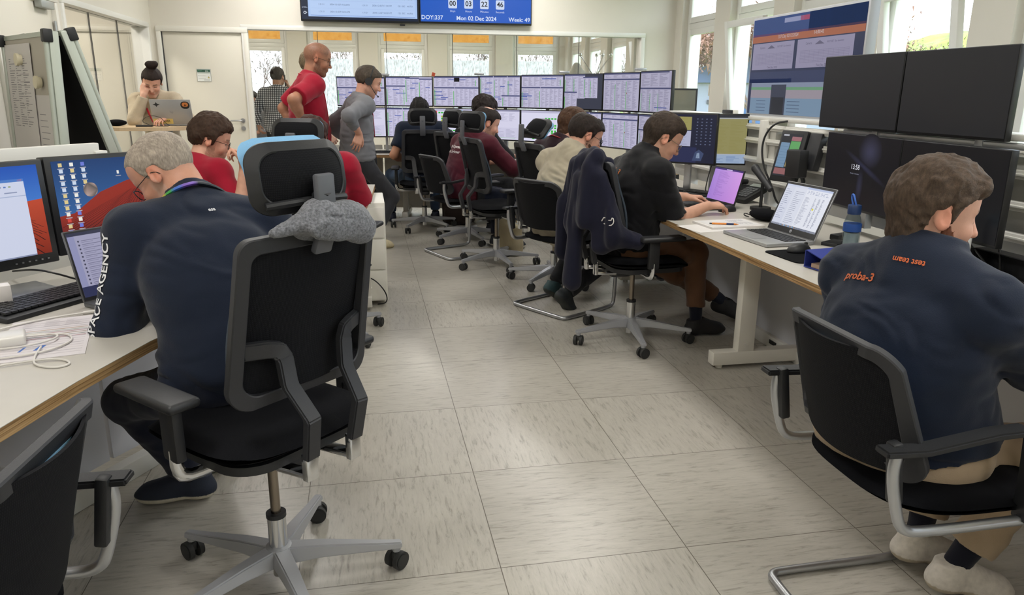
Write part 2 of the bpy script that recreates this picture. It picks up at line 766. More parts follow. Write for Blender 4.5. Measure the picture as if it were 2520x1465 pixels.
def head_sdf(F, Hc, Rh, s=1.0, o=None):
    o = o or {}
    P = hmk(Hc, Rh, s)
    E = lambda c, r, k=0.02, op='add', Rl=None: F.ell(P(*c), np.array(r) * s, Rh if Rl is None else Rh @ Rl, k * s, op)
    C = lambda a, b, ra, rb=None, k=0.01, op='add': F.cone(P(*a), P(*b), ra * s, (ra if rb is None else rb) * s, k * s, op)
    E((0, -.018, .032), (.075, .098, .088))
    E((0, .012, .05), (.068, .083, .066), .03)
    E((0, .032, -.03), (.06, .064, .085), .03)
    jw = o.get('jaw', 1.0)
    E((0, .03, -.078), (.052 * jw, .056, .038), .025)
    C((-.012, .078, -.104), (.012, .078, -.104), .016, k=.02)
    for sx in (-1, 1):
        C((sx * .046, -.0, -.06), (sx * .018, .07, -.1), .016, .014, .02)
        E((sx * .038, .066, -.028), (.02, .022, .022), .02)
        C((sx * .012, .088, .026), (sx * .043, .072, .027), .0085, .007, .012)
    for sx in (-1, 1):
        E((sx * .031, .1, .006), (.019, .02, .012), .012, 'sub')
        E((sx * .031, .0745, .004), (.0145, .0125, .0105), .004)
    nl = o.get('nose', 1.0)
    C((0, .086, .014), (0, .086 + .027 * nl, -.026), .0085, .0105, .014)
    E((0, .106 + .004 * nl, -.03), (.011, .012, .009), .006)
    for sx in (-1, 1):
        E((sx * .012, .094, -.031), (.008, .011, .008), .006)
    E((0, .083, -.058), (.026, .018, .018), .014)
    C((-.018, .093, -.055), (.018, .093, -.055), .0048, k=.006)
    C((-.015, .0925, -.066), (.015, .0925, -.066), .0055, k=.006)
    C((-.017, .1035, -.0605), (.017, .1035, -.0605), .0022, k=.004, op='sub')
    for sx in (-1, 1):
        Rl = rotm(yaw=sx * 22, pitch=-12)
        E((sx * .077, -.008, -.004), (.0075, .019, .031), .007, 'add', Rl)
        E((sx * .0845, -.004, .0), (.006, .011, .018), .004, 'sub', Rl)
        E((sx * .079, .004, -.008), (.005, .006, .008), .003, 'add')

def head_cols(V, Hc, Rh, s, o, base, seed=0):
    L = (V - Hc) @ Rh / s
    x, y, z = L[:, 0], L[:, 1], L[:, 2]
    c = np.tile(np.array(lin(base)), (len(V), 1))
    ishead = (z > -.15) & (z < .16) & (np.abs(x) < .11) & (y > -.13) & (y < .14)
    red = np.array([1.0, .72, .66])
    n = vnoise(x * 45, y * 45, z * 45, 3)
    c *= (1 + .06 * n)[:, None]
    def blend(m, col, a=1.0):
        w_ = (m * ishead * a)[:, None]
        c[:] = c * (1 - w_) + np.array(col) * w_
    sm = lambda v, a, b: np.clip((v - a) / (b - a), 0, 1)
    b = np.array(lin(base))
    blend(sm(np.abs(x), .068, .08) * (np.abs(y) < .04), b * red * 1.05, .75)            # ears
    blend(np.exp(-(((np.abs(x) - .04) / .02) ** 2 + ((z + .03) / .022) ** 2)) * (y > .03), b * red, .45)
    blend(np.exp(-((x / .014) ** 2 + ((z + .028) / .014) ** 2)) * (y > .09), b * red, .45)
    blend((np.abs(x) < .02) * np.exp(-(((z + .0605) / .009) ** 4)) * (y > .083), b * np.array([.85, .5, .5]), .75)
    blend(np.exp(-(((z - .029 - .02 * np.clip(.03 - np.abs(np.abs(x) - .03), 0, 1)) / .0045) ** 2)) * (np.abs(x) > .012) * (np.abs(x) < .048) * (y > .055), lin(o.get('brow', '#4a3426')), .8)
    ey = (np.abs(np.abs(x) - .031) < .0125) & (y > .07)
    blend(ey * np.exp(-(((z - .002 + 9 * (np.abs(x) - .031) ** 2) / .0035) ** 2)), (.03, .02, .02), .85)
    st = o.get('stubble')
    if st:
        reg = sm(-z, .035, .06) * sm(y, -.02, .012) * (1 - (np.abs(x) < .021) * (np.abs(z + .06) < .009) * (y > .08))
        reg = np.maximum(reg, sm(-z, -.01, .03) * (y > -.005) * (y < .035) * (np.abs(x) > .05))
        blend(reg * (.75 + .35 * vnoise(x * 900, y * 900, z * 900, 5)), lin(st[0]), st[1])
    sc_ = o.get('scalp')
    if sc_:
        reg = sm(z, .03, .055) * (y < .07) + (y < -.02) * sm(z, -.07, -.04)
        blend(np.clip(reg, 0, 1) * (.8 + .3 * vnoise(x * 700, y * 700, z * 700, 6)), lin(sc_[0]), sc_[1])
    return c

def hair_obj(parent, Hc, Rh, s, hp, seed, h):
    """hp: color, t(thickness), top(extra height), noise, kinds"""
    Rr = .135 * s + .03
    ext = hp.get('ext', 0.0)
    F = Field(Hc - Rr - ext, Hc + Rr + .02 + ext, h)
    P = hmk(Hc, Rh, s)
    t = hp.get('t', .010)
    E = lambda c, r, k=0.02, op='add', Rl=None: F.ell(P(*c), np.array(r) * s, Rh if Rl is None else Rh @ Rl, k * s, op)
    E((0, -.018, .032), (.075 + t, .098 + t, .088 + t))
    tp = hp.get('top', .0)
    E((0, .012, .05), (.068 + t, .083 + t, .066 + t + tp), .03)
    if tp:
        E((0, -.01, .07 + tp * .4), (.062 + t * .6, .085 + t * .6, .05 + tp), .03)
    q = hp.get('quiff')
    if q:
        F.cone(P(-.035, .06, .088), P(.04, .068, .092), q * s, q * s, .02 * s)
    if hp.get('nape'):
        E((0, -.044, -.055), (.056, .043, .05), .03)
    # keep only the hair-bearing region
    fr = hp.get('front', .0)
    ys = np.array([-.13, -.06, -.034, -.03, .006, .010, .022, .034, .05, .085, .12]) + 0.0
    zs = np.array([-.095, -.09, -.055, .012, .018, -.02, -.012, .045, .056, .068, .075])
    zs[7:] += fr
    zs[:3] += hp.get('back', 0.0)
    def reg(X, Y, Z):
        dx, dy, dz = X - Hc[0], Y - Hc[1], Z - Hc[2]
        y = (dx * Rh[0, 1] + dy * Rh[1, 1] + dz * Rh[2, 1]) / s
        z = (dx * Rh[0, 2] + dy * Rh[1, 2] + dz * Rh[2, 2]) / s
        return (np.interp(y, ys, zs) - z) * s * .6
    idx = np.nonzero(F.F < .1)
    Pp = [F.lo[k] + F.h * idx[k] for k in range(3)]
    d = reg(*Pp).astype(np.float32)
    a = F.F[idx]
    k = .012
    hh = np.maximum(k - np.abs(a - d), 0) / k
    F.F[idx] = np.maximum(a, d) + hh * hh * k * .25
    for (c, r) in hp.get('bald', []):
        E(c, r, .008, 'sub')
    for (c, r) in hp.get('bun', []):
        E(c, r, .012, 'add')
    na = hp.get('noise', .003)
    ns = hp.get('nscale', 60)
    def wfn(X, Y, Z):
        dx, dy, dz = X - Hc[0], Y - Hc[1], Z - Hc[2]
        L = [dx * Rh[0, i] + dy * Rh[1, i] + dz * Rh[2, i] for i in range(3)]
        w1 = vnoise(L[0] * ns * .5, L[1] * ns * .35, L[2] * ns * .35, seed)
        w2 = vnoise(L[0] * ns * 2.2 + w1 * 1.2, L[1] * ns * .9, L[2] * ns * .9 + w1, seed + 1)
        return na * (w1 + .8 * w2)
    F.warp(wfn)
    V, Q = F.mesh()
    c = np.array(lin(hp['color']))
    L = (V - Hc) @ Rh
    n = vnoise(L[:, 0] * 420, L[:, 1] * 110, L[:, 2] * 110, seed + 7)
    n2 = vnoise(L[:, 0] * 60, L[:, 1] * 40, L[:, 2] * 40, seed + 8)
    cols = c[None, :] * (1 + .35 * n + .2 * n2)[:, None]
    if hp.get('grey'):
        g = np.array(lin(hp['grey']))
        m = np.clip(.5 - L[:, 2] * 9 - L[:, 1] * 2, 0, 1)[:, None] * .8
        cols = cols * (1 - m) + g * (1 + .3 * n)[:, None] * m
    return raw_obj('hair', V, Q, mat('hair', '#333333', rough=.62, attr='Col', var=.22, vscale=90, stretch=(4, 1, 1), bump=.9, bscale=260, spec=.25), parent, cols=np.clip(cols, 0, 1))

def beard_obj(parent, Hc, Rh, s, bp, seed, h):
    F = Field(Hc - .16 * s, Hc + .14 * s, h)
    P = hmk(Hc, Rh, s)
    t = bp.get('t', .01)
    E = lambda c, r, k=0.02, op='add': F.ell(P(*c), np.array(r) * s, Rh, k * s, op)
    E((0, .032, -.03), (.06 + t * .5, .064 + t * .4, .085 + t * .3), .03)
    E((0, .03, -.078), (.052 + t, .056 + t, .038 + t), .025)
    F.cone(P(-.012, .08, -.106), P(.012, .08, -.106), (.016 + t) * s, (.016 + t) * s, .02 * s)
    for sx in (-1, 1):
        F.cone(P(sx * .046, -.0, -.05), P(sx * .02, .07, -.1), (.016 + t) * s, (.016 + t) * s, .02 * s)
    E((0, .1, -.05), (.018, .03, .024), .008, 'sub')
    idx = np.nonzero(F.F < .08)
    X, Y, Z = [F.lo[k] + F.h * idx[k] for k in range(3)]
    dx, dy, dz = X - Hc[0], Y - Hc[1], Z - Hc[2]
    y = (dx * Rh[0, 1] + dy * Rh[1, 1] + dz * Rh[2, 1]) / s
    z = (dx * Rh[0, 2] + dy * Rh[1, 2] + dz * Rh[2, 2]) / s
    zt = np.interp(y, [-.03, .0, .012, .03, .05, .075, .12], [-.1, -.06, -.0, -.028, -.05, -.046, -.05])
    d = ((z - zt) * .7 * s).astype(np.float32)
    a = F.F[idx]
    F.F[idx] = np.maximum(a, d)
    idx = np.nonzero(F.F < .08)
    F.warp(lambda X, Y, Z: .0035 * vnoise(X * 130, Y * 130, Z * 70, seed) + .002 * vnoise(X * 300, Y * 300, Z * 150, seed + 2))
    V, Q = F.mesh()
    c = np.array(lin(bp['color']))
    n = vnoise(V[:, 0] * 330, V[:, 1] * 330, V[:, 2] * 120, seed + 3)
    return raw_obj('beard', V, Q, mat('hair', '#333333'), parent, cols=np.clip(c[None] * (1 + .35 * n)[:, None], 0, 1))

def hand_sdf(F, W, xd, zd, side, pose, s=1.0):
    """W wrist, xd finger direction, zd direction out of the back of the hand"""
    xd = nrm(xd)
    zd = nrm(np.asarray(zd, float) - xd * (np.asarray(zd, float) @ xd))
    yd = np.cross(zd, xd) * (1 if side > 0 else -1)   # towards the thumb
    P = lambda x, y, z: W + (xd * x + yd * y + zd * z) * s
    kx = [.031, .0105, -.0105, -.0305]
    for i, y in enumerate(kx):
        F.cone(P(.008, y * .45, -.002), P(.086 - (.006 if i == 3 else 0), y, .002), .0165 * s, .0125 * s, .012 * s)
    F.ell(P(.03, .022, -.01), (.024 * s, .016 * s, .013 * s), np.stack([xd, yd, zd], 1), .012 * s)
    lens = [(.043, .026, .02), (.048, .03, .021), (.044, .028, .02), (.034, .021, .018)]
    curls = dict(flat=(12, 14, 10), type=(28, 42, 26), mouse=(22, 30, 22), curl=(60, 80, 50), relax=(28, 34, 24), chin=(55, 75, 35), hip=(22, 30, 18))[pose]
    for i, y in enumerate(kx):
        p = P(.086 - (.006 if i == 3 else 0), y, .0)
        ang = 0
        spread = (1.5 - i) * 4.5
        jit = (0, 3, 6, 12)[i] if pose != 'flat' else (0, 1, 2, 3)[i]
        r = .0088 if i < 3 else .0076
        for j in range(3):
            ang += curls[j] + jit * (.6 if j else 1)
            dv = (xd * math.cos(R(ang)) - zd * math.sin(R(ang))) * math.cos(R(spread)) + yd * math.sin(R(spread))
            q = p + dv * lens[i][j] * s
            F.cone(p, q, r * s, (r - .0008) * s, (.008 if j == 0 else .003) * s)
            p, r = q, r - .0008
    t0, t1 = P(.02, .024, -.004), P(.05, .047, -.014)
    t2 = P(.078, .05 if pose in ('curl', 'chin') else .056, -.024)
    t3 = P(.1, .044 if pose in ('curl', 'chin') else .056, -.032)
    F.cone(t0, t1, .0145 * s, .0115 * s, .01 * s)
    F.cone(t1, t2, .011 * s, .0098 * s, .003 * s)
    F.cone(t2, t3, .0098 * s, .0082 * s, .003 * s)

def glasses_obj(parent, Hc, Rh, s, color='#1c1c1e', thin=.0013):
    P = lambda x, y, z: Vector(Hc + Rh @ (np.array([x, y, z]) * s))
    b = MB()
    for sx in (-1, 1):
        pts = []
        for k in range(20):
            a = 2 * PI * k / 20
            ca, sa = math.cos(a), math.sin(a)
            x = .031 + .0235 * math.copysign(abs(ca) ** .75, ca)
            z = -.001 + .0185 * math.copysign(abs(sa) ** .75, sa)
            pts.append(P(sx * x, .104 - .25 * max(0, abs(x) - .03) - (0 if True else 0), z))
        b.tube(pts, thin * s * 1.2, 6, closed=True)
        b.tube([P(sx * .054, .098, .006), P(sx * .07, .085, .008), P(sx * .079, .0, .010), P(sx * .079, -.018, .0), P(sx * .077, -.026, -.014)], thin * s, 6, smooth=1)
    b.tube([P(-.0085, .104, .002), P(0, .107, .005), P(.0085, .104, .002)], thin * s, 6)
    return b.build('glasses', mat('frame_' + color, color, rough=.3), parent)

def person(label, loc, az, sp):
    root = thing('person', label, 'person', (loc[0], loc[1], 0), az, sp.get('group'))
    s = sp.get('s', 1.0)
    hv = sp.get('h', .0045)
    hc = sp.get('hc', .007)
    seed = sp.get('seed', 1)
    P0 = V3(*sp['pel'])
    l1, l2 = sp.get('lean', (5, 10))
    side = sp.get('side', 0)
    f1, f2 = sp.get('fat', 1.0), sp.get('chest', 1.0)
    tw = sp.get('twist', 0)
    R1, R2 = rotm(tw * .3, l1, side), rotm(tw, l2, side)
    u1, u2, rr, ff = R1[:, 2], R2[:, 2], R2[:, 0], R2[:, 1]
    C = P0 + u1 * .25 * s
    N = C + u2 * .26 * s
    sw = sp.get('sw', .168) * s
    hy, hp_, hr = sp.get('head', (0, 10, 0))
    Rh = rotm(hy, hp_, hr)
    hs = sp.get('hs', 1.0)
    un = nrm(u2 * .75 + Rh[:, 2] * .45 + ff * .22)
    Hc = N + un * .085 * s + Rh[:, 2] * .088 * hs + Rh[:, 1] * .012 + V3(*sp.get('ho', (0, 0, 0)))
    arms = {}
    for nm, sg in (('R', 1), ('L', -1)):
        a = sp.get('arm' + nm)
        S = N - u2 * .05 * s + rr * sg * sw + ff * (.005 + sp.get('shf' + nm, 0)) + u2 * sp.get('shu' + nm, 0)
        if a is None:
            a = dict(w=tuple(S + u2 * -.5 * s + ff * .05 + rr * sg * .05), pole=(sg * .3, -1, 0), fd=(0, .1, -1), bd=(sg, 0, 0), pose='relax')
        El, Wr = ik(S, V3(*a['w']), .285 * s, .25 * s, V3(*a.get('pole', (sg * .4, -1, -.3))))
        arms[nm] = (S, El, Wr, a, sg)
    legs = {}
    for nm, sg in (('R', 1), ('L', -1)):
        l = sp.get('leg' + nm)
        if l is None:
            continue
        Hj = P0 + R1[:, 0] * sg * .092 * s - u1 * .02
        K, A = ik(Hj, V3(*l['a']), .43 * s, .42 * s, V3(*l.get('pole', (sg * .15, 1, .4))))
        legs[nm] = (Hj, K, A, l, sg)

    def torso(F, inf, sk=0.0):
        i = inf
        F.ell(P0 + u1 * .02 * s, (.168 * f1 * s + i, .125 * s * f1 + i, .12 * s + i), R1, .05)
        F.ell(P0 + u1 * .15 * s + R1[:, 1] * .012 * (f1 - 1) * 4, (.145 * f1 * s + i, .115 * f1 * s + i, .15 * s + i), R1, .09)
        F.ell(C + u2 * .06 * s, (.165 * f2 * s + i, .118 * f2 * s + i, .175 * s + i), R2, .09)
        for nm in 'RL':
            S = arms[nm][0]
            F.cone(N - u2 * .06 * s, S, .075 * s * f2 + i, .055 * s + i, .04)
            F.cone(N - u2 * .005 * s - ff * .01, S + u2 * .0 * s, .05 * s + i, .05 * s + i, .05)
            F.ell(S, (.06 * s + i,) * 3, None, .03)

    # ---- the body: one continuous surface
    pts = [P0 - .15, P0 + .15, Hc - .13 * hs, Hc + .135 * hs]
    for S, El, Wr, a, sg in arms.values():
        pts += [S - .07, S + .07, El - .06, El + .06, Wr - .19, Wr + .19]
    pts = np.array(pts)
    F = Field(pts.min(0), pts.max(0), hv)
    torso(F, -.012)
    F.cone(N - u2 * .03, Hc - Rh[:, 2] * .05 * hs - Rh[:, 1] * .022 * hs, .06 * s * sp.get('neck', 1), .054 * hs * sp.get('neck', 1), .03)
    long_ = sp.get('sleeve', 'long') == 'long'
    am = sp.get('arm_r', 1.0)
    for S, El, Wr, a, sg in arms.values():
        F.cone(S, El, .048 * s * am, .04 * s * am, .02)
        m = El + (Wr - El) * .3
        F.cone(El, m, .04 * s * am, .041 * s * am, .02)
        F.cone(m, Wr, .041 * s * am, .0265 * s, .02)
        if not a.get('nohand'):
            hand_sdf(F, Wr, V3(*a['fd']), V3(*a['bd']), sg, a.get('pose', 'relax'), s * a.get('hsz', 1.0))
    head_sdf(F, Hc, Rh, hs, sp)
    V, Q = F.mesh()
    base = sp.get('skin', '#c89a82')
    cols = head_cols(V, Hc, Rh, hs, sp, base, seed)
    # hands a little redder
    for S, El, Wr, a, sg in arms.values():
        fd = nrm(V3(*a['fd']))
        d = (V - Wr) @ fd
        m = np.clip((d - .06) / .08, 0, 1) * (np.linalg.norm(V - Wr, axis=1) < .22) * .35
        cols = cols * (1 - m[:, None]) + cols * np.array([1.0, .78, .72]) * m[:, None]
    raw_obj('body', V, Q, SKIN(), root, cols=np.clip(cols, 0, 1))

    # ---- shirt
    inf = sp.get('loose', .012)
    pts = [P0 - .25 * f1, P0 + .25 * f1, N - .24, N + .12]
    for S, El, Wr, a, sg in arms.values():
        pts += [S - .1, S + .1, El - .09, El + .09]
        if long_:
            pts += [Wr - .06, Wr + .06]
    pts = np.array(pts)
    F = Field(pts.min(0), pts.max(0), hc)
    torso(F, inf)
    hem = sp.get('hem', -.08)
    F.plane(P0 + u1 * hem * s, -u1, .01)
    cl = sp.get('collar', .03)
    F.cone(N - u2 * .03, N + un * cl * s, .067 * s * sp.get('neck', 1) + inf * .6, .061 * s * sp.get('neck', 1) + inf * .4, .02, flat=True)
    if sp.get('hood'):
        F.ell(N - ff * .06 * s - u2 * .005, (.12 * s, .07 * s, .055 * s), R2, .03)
    sl = sp.get('sleeve_r', 1.0)
    for S, El, Wr, a, sg in arms.values():
        if long_:
            F.cone(S, El, (.055 * s + inf) * sl, (.046 * s + inf) * sl, .03)
            F.cone(El, El + (Wr - El) * sp.get('cuff', .93), (.046 * s + inf) * sl, (.031 * s + inf * .8) * sl, .02, flat=True)
        else:
            e = S + (El - S) * sp.get('sl', .72)
            F.cone(S, e, (.055 * s + inf) * sl, (.054 * s + inf * 1.1) * sl, .03, flat=True)
    wr_ = sp.get('wrinkle', .006)
    ax = u1
    def wf(X, Y, Z):
        dx, dy, dz = X - P0[0], Y - P0[1], Z - P0[2]
        t = dx * .35 + dz
        a_ = vnoise(dx * 6, dy * 6, dz * 9, seed)
        b_ = vnoise(dx * 9 + a_ * 1.6, dy * 9, t * 24 + a_ * 1.5, seed + 1)
        c_ = vnoise(dx * 26, dy * 26, dz * 34 + a_ * 2, seed + 2)
        low = np.exp(-np.clip(dz - .0, 0, 1) * 3.2)
        return wr_ * (.55 * a_ + (.35 + .8 * low) * (1 - np.abs(b_) * 2.2) * .7 + .25 * c_)
    F.warp(wf)
    V, Q = F.mesh()
    shirt = raw_obj(sp.get('shirt_name', 'shirt'), V, Q, sp['shirt'], root)
    tree = BVHTree.FromPolygons([tuple(v) for v in V], [tuple(int(i) for i in q) for q in Q]) if sp.get('decals') else None

    # ---- legs
    if legs:
        lf = sp.get('leg_r', 1.0)
        pts = [P0 - .24, P0 + .24]
        for Hj, K, A, l, sg in legs.values():
            pts += [K - .1, K + .1, A - .1, A + .1]
        pts = np.array(pts)
        F = Field(pts.min(0), pts.max(0), hc)
        F.ell(P0 + u1 * .01 * s, (.165 * f1 * s + .006, .124 * s * f1 + .006, .125 * s), R1, .04)
        for Hj, K, A, l, sg in legs.values():
            F.cone(Hj, K, .088 * s * lf, .068 * s * lf, .04)
            e = K + (A - K) * sp.get('leg_cut', .93)
            F.cone(K, e, .066 * s * lf, .052 * s * lf * sp.get('hem_r', 1.0), .03, flat=True)
        F.plane(P0 + u1 * .10 * s, u1, .01)
        F.warp(lambda X, Y, Z: .004 * vnoise(X * 16, Y * 16, Z * 22, seed + 9) + .003 * vnoise(X * 40, Y * 40, Z * 30, seed + 10))
        V, Q = F.mesh()
        raw_obj('trousers', V, Q, sp['trousers'], root)
        for Hj, K, A, l, sg in legs.values():
            t = nrm(V3(*l.get('toe', (0, 1, 0))))
            pit = l.get('pitch', 0)
            yw = math.degrees(math.atan2(t[0], t[1]))
            Rf = rotm(yw, pit)
            Fp = lambda x, y, z: A + Rf @ (np.array([x, y, z]) * s)
            F = Field(np.minimum(A - .12, Fp(0, .2, -.1) - .06), np.maximum(A + .1, Fp(0, .2, 0) + .06), sp.get('hs_', .005))
            F.cone(Fp(0, -.035, -.045), Fp(0, .15, -.052), .038 * s, .036 * s, .02)
            F.cone(Fp(0, .02, .0), Fp(0, .12, -.045), .036 * s, .03 * s, .03)
            F.cone(Fp(0, -.02, .015), Fp(0, -.01, -.04), .04 * s, .042 * s, .02, flata=True)
            F.ell(Fp(0, .12, -.06), (.047 * s, .085 * s, .03 * s), Rf, .02)
            F.ell(Fp(0, .01, .035), (.03 * s, .035 * s, .03 * s), Rf, .006, 'sub')
            F.plane(Fp(0, 0, -.083), -Rf[:, 2], .006)
            V, Q = F.mesh()
            L = (V - A) @ Rf / s
            up_, so = np.array(lin(l.get('shoe', sp.get('shoe', '#20242c')))), np.array(lin(l.get('sole', sp.get('sole', '#d8d4c8'))))
            m = (L[:, 2] < -.06)[:, None]
            c = np.where(m, so, up_)
            ln = (np.abs(L[:, 0]) < .02) & (L[:, 1] > .03) & (L[:, 1] < .1) & (L[:, 2] > -.05) & (np.sin(L[:, 1] * 480) > .2)
            c = np.where(ln[:, None], np.array(lin(sp.get('lace', '#e8e8e8'))), c)
            raw_obj('shoe', V, Q, mat('shoe', '#888888', rough=.7, attr='Col', var=.1, vscale=60, bump=.3), root, cols=c)
            if sp.get('sock'):
                b = MB()
                b.tube([tuple(A + (K - A) * .26), tuple(A + (K - A) * .1), tuple(A - Rf[:, 2] * .01)], [.042 * s, .037 * s, .036 * s], 16)
                b.build('sock', sp['sock'], root)
    if sp.get('hair'):
        hair_obj(root, Hc, Rh, hs, sp['hair'], seed, sp.get('hh', .004))
    if sp.get('beard'):
        beard_obj(root, Hc, Rh, hs, sp['beard'], seed, sp.get('hh', .004))
    if sp.get('glasses'):
        glasses_obj(root, Hc, Rh, hs, sp['glasses'])
    if sp.get('headset'):
        P = lambda x, y, z: Vector(Hc + Rh @ (np.array([x, y, z]) * hs))
        b = MB()
        b.tube([P(.088, -.006, .0)] + [P(.09 * math.cos(a), -.006, .03 + .105 * math.sin(a)) for a in (.3, .8, 1.2, 1.57, 1.95, 2.35, 2.85)] + [P(-.088, -.006, .0)], .005, 8, smooth=1)
        for sx in (-1, 1):
            b.cyl(P(sx * .078, -.006, -.002), P(sx * .102, -.006, -.002), .031 * hs, n=20)
        b.tube([P(.1, .0, -.012), P(.097, .05, -.05), P(.075, .085, -.072), P(.05, .112, -.08)], .0034, 6, smooth=1)
        b.sph(P(.048, .114, -.081), .008, 8)
        b.build('headset', M_BLK, root)
    ly = sp.get('lanyard')
    if ly:
        b = MB()
        rad = .079 * s * sp.get('neck', 1) + inf * .5
        pts = []
        for k in range(13):
            a = PI * k / 12
            pts.append(N + un * (cl * .55 * s) + rr * math.cos(a) * rad + ff * (-math.sin(a) * rad * 1.02) - u2 * (.012 * abs(math.cos(a))))
        if ly.get('front', True):
            dn = -u2 * .16 * s + ff * (.115 * s * f2 + inf)
            lo_ = N - u2 * .30 * s + ff * (.15 * s * f2 + inf)
            pts = [lo_, N + rr * rad * .75 + dn * .9, N + rr * rad * 1.05 - u2 * .03 + ff * .085 * s] + pts + [N - rr * rad * 1.05 - u2 * .03 + ff * .085 * s, N - rr * rad * .75 + dn * .9, lo_]
        # ribbon
        pv = [Vector(p) for p in pts]
        b.tube([tuple(p) for p in pv], (.014 if ly.get('rainbow') else .0095) * s, 8, smooth=1, flat=.45)
        if ly.get('rainbow'):
            lo_ = b.build('lanyard', mat('lanyard_strap', '#15171c', rough=.6, attr='Col'), root)
            a = lo_.data.color_attributes.new('Col', 'FLOAT_COLOR', 'POINT')
            bow = ['#c8362c', '#d8702a', '#d8b83a', '#3f9a48', '#3f6ac0', '#6a4aa8']
            for i_, v_ in enumerate(lo_.data.vertices):
                d_ = np.array(v_.co) - N
                th_ = math.degrees(math.atan2(-d_ @ ff, d_ @ rr))
                k_ = int((200 - (th_ % 360)) / 17)
                a.data[i_].color = (*lin(bow[k_] if 0 <= k_ < 6 else '#16202a'), 1)
        else:
            b.build('lanyard', mat('lanyard_' + ly['color'], ly['color'], rough=.6), root)
        if ly.get('badge'):
            lo_ = N - u2 * .30 * s + ff * (.155 * s * f2 + inf)
            bb = MB().box(tuple(lo_ - u2 * .06), (.06, .004, .09), bev=.003)
            bb.build('badge', mat('badge', '#e6dfe0', rough=.3), root)
    # writing sewn on the clothes follows the cloth
    for d in sp.get('decals', []):
        Vt, Ft = text_geo(d['s'], d['size'], 'CENTER', d.get('bold', True), d.get('xs', 1.0))
        if d.get('arm'):
            S_, E_ = arms[d['arm']][0], arms[d['arm']][1]
            o_ = E_ + (S_ - E_) * d['f']
            xd = nrm(S_ - E_); nd = nrm(d['n']); nd = nrm(nd - xd * (nd @ xd))
        else:
            o_ = V3(*d['at'])
            xd = nrm(d['x']); nd = nrm(d['n'])
        yd = np.cross(nd, xd) * d.get('flip', 1)
        out = []
        for x, y in Vt:
            p = o_ + xd * x + yd * y + nd * .25
            hit = tree.ray_cast(Vector(p), Vector(-nd))
            q = hit[0] if hit[0] is not None else Vector(o_ + xd * x + yd * y)
            out.append(tuple(np.array(q) + nd * .0035))
        raw_obj('printed_lettering', out, Ft, mat('ink_' + d['c'], d['c'], rough=.6), root, smooth=False)
    return root

# ------------------------------------------------------------------ chairs
M_BLK = mat('black_plastic', '#1d1e21', rough=.5, bump=.15, bscale=500)
M_GRYP = mat('charcoal_plastic', '#28292d', rough=.55, bump=.15, bscale=500)
M_FAB = mat('black_upholstery', '#0b0c10', rough=.95, bump=.6, bscale=900, spec=.15)
M_CHR = mat('chrome', '#d5d6d8', rough=.16, metal=1.0)
M_SATIN = mat('satin_steel', '#b4b6ba', rough=.36, metal=.9)
M_ALU = mat('silver_paint', '#a9abb0', rough=.42, metal=.35)
M_BLUE = mat('light_blue_fabric', '#7fb2da', rough=.85, bump=.4, bscale=700)
M_CAST = mat('castor_rubber', '#2a2b2b', rough=.6)

def mesh_fabric():
    """black weave seen from behind: fine ribs, slightly see-through"""
    if 'mesh_fabric' in _M:
        return _M['mesh_fabric']
    m = bpy.data.materials.new('mesh_fabric')
    m.use_nodes = True
    t = m.node_tree
    b = t.nodes['Principled BSDF']
    b.inputs['Base Color'].default_value = (*lin('#16171b'), 1)
    b.inputs['Specular IOR Level'].default_value = .2
    b.inputs['Roughness'].default_value = .85
    tcn = t.nodes.new('ShaderNodeTexCoord')
    wv = t.nodes.new('ShaderNodeTexWave')
    wv.bands_direction = 'Z'
    wv.inputs['Scale'].default_value = 62
    wv.inputs['Distortion'].default_value = .6
    t.links.new(tcn.outputs['Object'], wv.inputs[0])
    wx = t.nodes.new('ShaderNodeTexWave')
    wx.bands_direction = 'X'
    wx.inputs['Scale'].default_value = 90
    t.links.new(tcn.outputs['Object'], wx.inputs[0])
    ml = t.nodes.new('ShaderNodeMath'); ml.operation = 'MULTIPLY'
    t.links.new(wv.outputs['Fac'], ml.inputs[0]); t.links.new(wx.outputs['Fac'], ml.inputs[1])
    rp = t.nodes.new('ShaderNodeMapRange')
    rp.inputs[1].default_value = 0; rp.inputs[2].default_value = .6
    rp.inputs[3].default_value = .7; rp.inputs[4].default_value = 1.5
    t.links.new(ml.outputs[0], rp.inputs[0])
    sc_ = t.nodes.new('ShaderNodeVectorMath'); sc_.operation = 'SCALE'
    sc_.inputs[0].default_value = lin('#0e0f13')
    t.links.new(rp.outputs[0], sc_.inputs['Scale'])
    t.links.new(sc_.outputs[0], b.inputs['Base Color'])
    bp = t.nodes.new('ShaderNodeBump'); bp.inputs['Distance'].default_value = .001; bp.inputs['Strength'].default_value = .5
    t.links.new(ml.outputs[0], bp.inputs['Height']); t.links.new(bp.outputs[0], b.inputs['Normal'])
    _M['mesh_fabric'] = m
    return m

M_MESH = mesh_fabric()

def rrect(hw, hh, r, n=5, cx=0, cz=0, rt=None):
    """rounded outline, counter-clockwise"""
    out = []
    for (sx, sz, a0) in ((1, 1, 0), (-1, 1, 90), (-1, -1, 180), (1, -1, 270)):
        q = rt if (rt is not None and sz > 0) else r
        for k in range(n + 1):
            a = R(a0 + 90 * k / n)
            out.append((cx + sx * (hw - q) + q * math.cos(a), cz + sz * (hh - q) + q * math.sin(a)))
    return out

